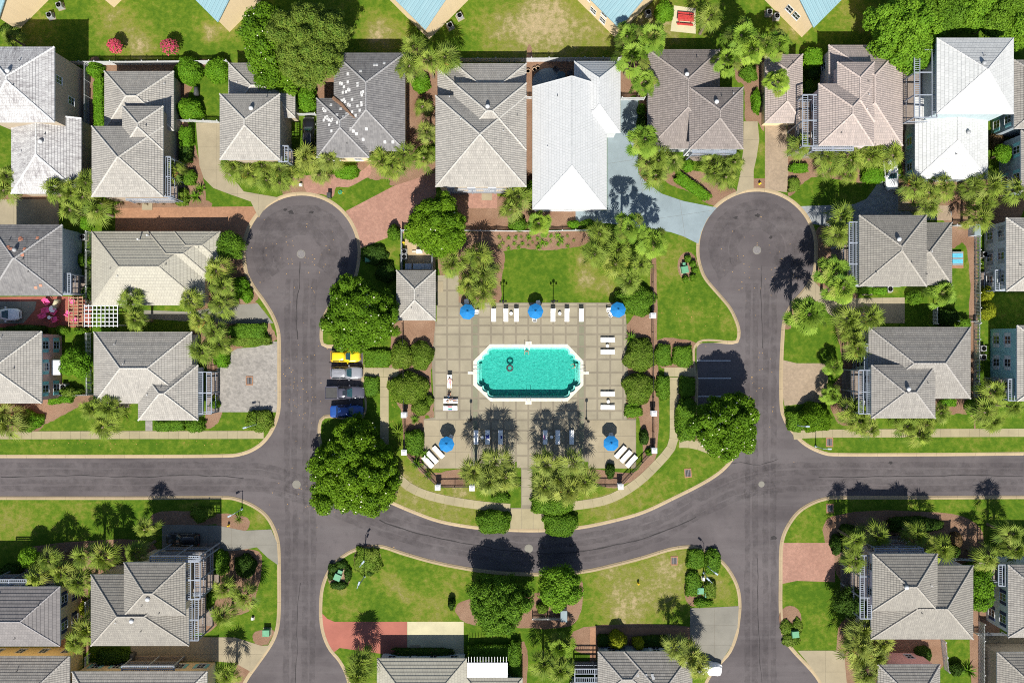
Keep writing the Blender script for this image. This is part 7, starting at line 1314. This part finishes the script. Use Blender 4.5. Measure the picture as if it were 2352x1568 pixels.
for a in (('unit by top left block, upper', 138, 14, .3), ('unit by top left block, lower', 116, 37, .3), ('large unit right of the blue roofed block on bare lawn edge', 1056, 38, .5), ('small pale unit right of the blue roofed block', 1034, 60, .5), ('unit behind the palms by block with windows', 1488, 31, .3), ('unit left of the white wall house, right edge', 2260, 585, 0), ('upper white unit at the teal house', 2256, 800, 0), ('lower white unit at the teal house', 2256, 820, 0), ('unit beside the blue grey wall, left', 193, 545, 0), ('unit below taupe house kitchen', 2042, 664, 0), ('unit in the service yard, upper', 929, 578, 0, .9), ('unit in the service yard, lower', 929, 590, 0, .9), ('unit left of fan palm block, upper', 1766, 30, 0), ('unit left of fan palm block, lower', 1783, 39, 0), ('unit in the pink wall garden', 148, 888, 0)): ac('air conditioning '+a[0], *a[1:])
# picnic table
q = W(1575, 43, .7); root = thing('picnic_table', 'red picnic table with two benches on a pale slab, top edge', 'picnic table', (q.x, q.y, G+.02), R(-5), None, True)
for k in range(5): y = -.40+k*.2; MB().box(-1.25, y-.085, .72, 1.25, y+.085, .77).build('plank', M_RED, root)
for s in (-1, 1):
    MB().box(-1.25, s*.85-.14, .42, 1.25, s*.85+.14, .47).build('bench', M_RED, root)
    for x in (-.9, .9): MB().bar((x, s*.85, 0), (x, s*.2, .72), .08, .08).build('leg', M_RED, root)
for x in (-.9, .9): MB().bar((x, -.85, .38), (x, .85, .38), .06, .1).build('crossbar', M_RED, root)
# blue white lounge bench beside taupe house
q = W(2199, 593, .5); root = thing('garden_bench', 'blue and white slatted bench on brick pad beside taupe house', 'bench', (q.x, q.y, G+.03), 0, None, True)
for k in range(7): y = -.95+k*.3; MB().box(-.8, y-.13, .42, .8, y+.13, .47).build('slat', M_LB if False else (M_BLUEC if k % 3 == 0 else plain('bench_blue', (.10, .42, .60), .6)), root)
for x in (-.7, .7):
    for y in (-.9, .9): MB().bar((x, y, 0), (x, y, .42), .07, .07).build('leg', M_WHITE, root)
drive([(2187, 577), (2197+16, 577), (2213, 616), (2187, 616)], M_BRICKO, name='bench_pad', z=Z3+.001)
# pink chairs and patio set
zz = G+.02; PG = 'pink garden chairs on the red patio'
for l, x, y, rz in (('pink chair highest on the red patio by the car walk', 110, 694, -.9), ('pink chair left of round table on the patio', 110, 712, 0.2), ('lower left pink chair with towel on the patio', 102, 724, .5), ('pink chair lowest on the patio', 128, 732, 1.8), ('pink chair in the middle of the patio', 157, 720, 2.6), ('upper pink chair under the patio trellis', 168, 693, -2.), ('pink chair at the lower right under the trellis', 175, 734, 2.2), ('pink chair right of round table', 126, 716, 2.6)): chair(l, x, y, rz, M_PINK, zz, PG, 1.25)
for l, x, y, r_ in (('round white table between the pink chairs', 121, 709.5, .5), ('small white stool table below the round patio table', 113.5, 729, .25)): q = W(x, y, .7); root = thing('patio_table', l, 'table', (q.x, q.y, zz), 0, None, True); MB().lathe((0, 0, .66), [(r_, 0), (r_+.03, .02), (r_, .05), (.04, .055)], 22).build('table_top', M_PLASTIC, root); MB().lathe((0, 0, 0), [(r_*.6, 0), (.06, .08), (.05, .66)], 12).build('pedestal', M_PLASTIC, root)
def grill(label, px, py, rz, mat): q = W(px, py, .6); root = thing('covered_grill', label, 'grill', (q.x, q.y, G), rz, None, True); mb = MB(); mb.grid([[Vector((x*f, y*f2, z)) for x, y in ((-.62, -.3), (.62, -.3), (.68, 0), (.62, .3), (-.62, .3), (-.68, 0))] for z, f, f2 in ((0, 1.02, 1.05), (.5, 1, 1), (.85, .97, .95), (1.05, .72, .75), (1.12, .6, .3))]); mb.build('cover', mat, root, True); MB().bar((-.75, 0, .8), (-.6, 0, .8), .3, .04).build('side_shelf', mat, root)
grill('black covered grill on the fenced lawn, top left', 452, 210, 1.5, M_DGREY); grill('dark covered grill below lower left taupe house', 305, 1508, 1.5, M_DGREY); grill('pale bench shaped planter on the red patio', 130, 697, 1.2, M_CREAMC)
def bin_(label, px, py, mat, rz=0): q = W(px, py, 1.0); root = thing('wheelie_bin', label, 'bin', (q.x, q.y, G+.01), rz, None, True); MB().box(-.25, -.3, .05, .25, .3, .95, tap=-.05).build('body', mat, root); MB().box(-.31, -.37, .95, .31, .37, 1.02, tap=.03).build('lid', mat, root); MB().tube([(-.25, -.36, .9), (.25, -.36, .9)], .025, 6).build('handle', mat, root); [MB().lathe((s*.2, -.3, 0), [(.02, 0), (.1, .02), (.1, .16), (.02, .18)], 10).build('wheel', M_RUBBER, root) for s in (-1, 1)]
bin_('black wheelie bin on brick at the left turning circle', 755, 448, M_DGREY)
for i, (x, y) in enumerate(((938, 612), (962, 612), (983, 612))): q = W(x, y, 1.2); root = thing('pump_cabinet', ordlab(i, 3, 'grey pump cabinet', 'behind the pool house'), 'cabinet', (q.x, q.y, G), 0, 'pump cabinets behind the pool house', True); w_ = (.45, .85, .45)[i]; MB().box(-w_, -.4, 0, w_, .4, 1.1).build('body', M_YARD, root); MB().box(-w_-.04, -.44, 1.1, w_+.04, .44, 1.16, tap=.03).build('lid', M_YARD, root)
q = W(963, 577, .6); root = thing('white_tank', 'white equipment box in the sunny service yard', 'equipment', (q.x, q.y, G), 0, None, True); MB().box(-.5, -.3, 0, .5, .3, .6, tap=.04).build('body', M_PLASTIC, root); MB().tube([(-.5, 0, .3), (-1.1, 0, .3), (-1.1, 0, 0)], .05, 6).build('pipe', M_PLASTIC, root)
q = W(781.5, 442, .2); root = thing('garden_hose', 'coiled green hose on the wedge of lawn by brick drive', 'hose', (q.x, q.y, G), 0, None, True); mb = MB(); mb.tube([(.3*math.cos(a)*(1-.01*i), .3*math.sin(a)*(1-.01*i), .03+.012*i) for i, a in enumerate([k*.5 for k in range(40)])], .02, 6); mb.build('coil', plain('hose_green', (.05, .45, .28), .5), root); MB().tube([(.3, 0, .03), (.6, -.2, .03)], .03, 6).build('nozzle', M_YEL, root)
q = W(1290, 174, .7); root = thing('glass_table', 'round glass table in the blue court above white roof', 'table', (q.x, q.y, G), 0, None, True); MB().lathe((0, 0, .68), [(.55, 0), (.6, .02), (.55, .04), (.03, .045)], 22).build('table_top', M_TEALG, root); MB().tube([(0, 0, 0), (0, 0, .68)], .05, 8).build('pedestal', M_GREY, root)
for l, x, y, rz in (('dark chair left of the glass table in blue court', 1278, 162, -.6), ('dark chair right of the glass table in blue court', 1307, 169, 3.)): chair(l, x, y, rz, M_DGREY, G+.02, 'dark chairs in the blue court', 1.1)
for l, x, y in (('upper terracotta pot in the narrow court', 1213, 164), ('larger pale pot in the narrow court', 1228, 160), ('smaller pale pot in the narrow court', 1235, 157)): q = W(x, y, .5); root = thing('garden_pot', l, 'pot', (q.x, q.y, G), 0, 'pots in the narrow court', True); MB().lathe((0, 0, 0), [(.18, 0), (.3, .3), (.34, .45), (.34, .5), (.28, .5), (.26, .42)], 14).build('pot', plain('clay_pot', (.42, .30, .20), .8), root); MB().lathe((0, 0, .4), [(.27, 0), (.26, .02)], 12).build('soil', M_MULCH, root)
# white pergola and timber trellis beside the red patio
def pergola(label, x0, y0, x1, y1, z, mat, nx, ny):
    a, b = W(x0, y1, z), W(x1, y0, z); root = thing('pergola', label, 'pergola', ((a.x+b.x)/2, (a.y+b.y)/2, G)); 
    for x in (a.x+.1, b.x-.1):
        for y in (a.y+.1, b.y-.1): MB().box(x-.08, y-.08, G, x+.08, y+.08, z).build('post', mat, root)
    for k in range(ny): y = a.y+(b.y-a.y)*k/(ny-1); MB().box(a.x, y-.06, z, b.x, y+.06, z+.18).build('beam', mat, root)
    for k in range(nx): x = a.x+(b.x-a.x)*k/(nx-1); MB().box(x-.05, a.y-.2, z+.183, x+.05, b.y+.2, z+.3).build('rafter', mat, root)
pergola('white pergola below the low beige roof', 196, 702, 272, 748, 2.6, M_WHITE, 9, 6); pergola('brown timber trellis over the red patio', 160, 684, 192, 747, 2.4, M_WOOD, 4, 9)
# doors on the service side of near houses and porch steps
for key, sd_, t in (('H2', 's', .5), ('H5', 's', .55), ('H7', 's', .75), ('H15', 's', .2), ('H21', 'n', .4), ('H31', 'e', .7), ('H28', 's', .3), ('H27', 's', .45)):
    h, v = HOUSES[key]; x0, y0, x1, y1 = v[0][:4]; i_ = .42
    p, rz = {'s': ((x0+t*(x1-x0), y0+i_, G), 0), 'n': ((x0+t*(x1-x0), y1-i_, G), math.pi), 'e': ((x1-i_, y0+t*(y1-y0), G), math.pi/2)}[sd_]; M = Matrix.Translation(p) @ Matrix.Rotation(rz, 4, 'Z'); dm = MB().box(-.48, -.05, .1, .48, .04, 2.15, 0, M); d_ = dm.build('door', M_WHITE, h); MB().box(.34, -.1, 1.0, .40, -.05, 1.12, 0, M).build('handle', M_STEEL, d_); MB().box(-.8, -1.3, -.02, .8, -.06, .1, 0, M).build('door_step', M_CONC, h)
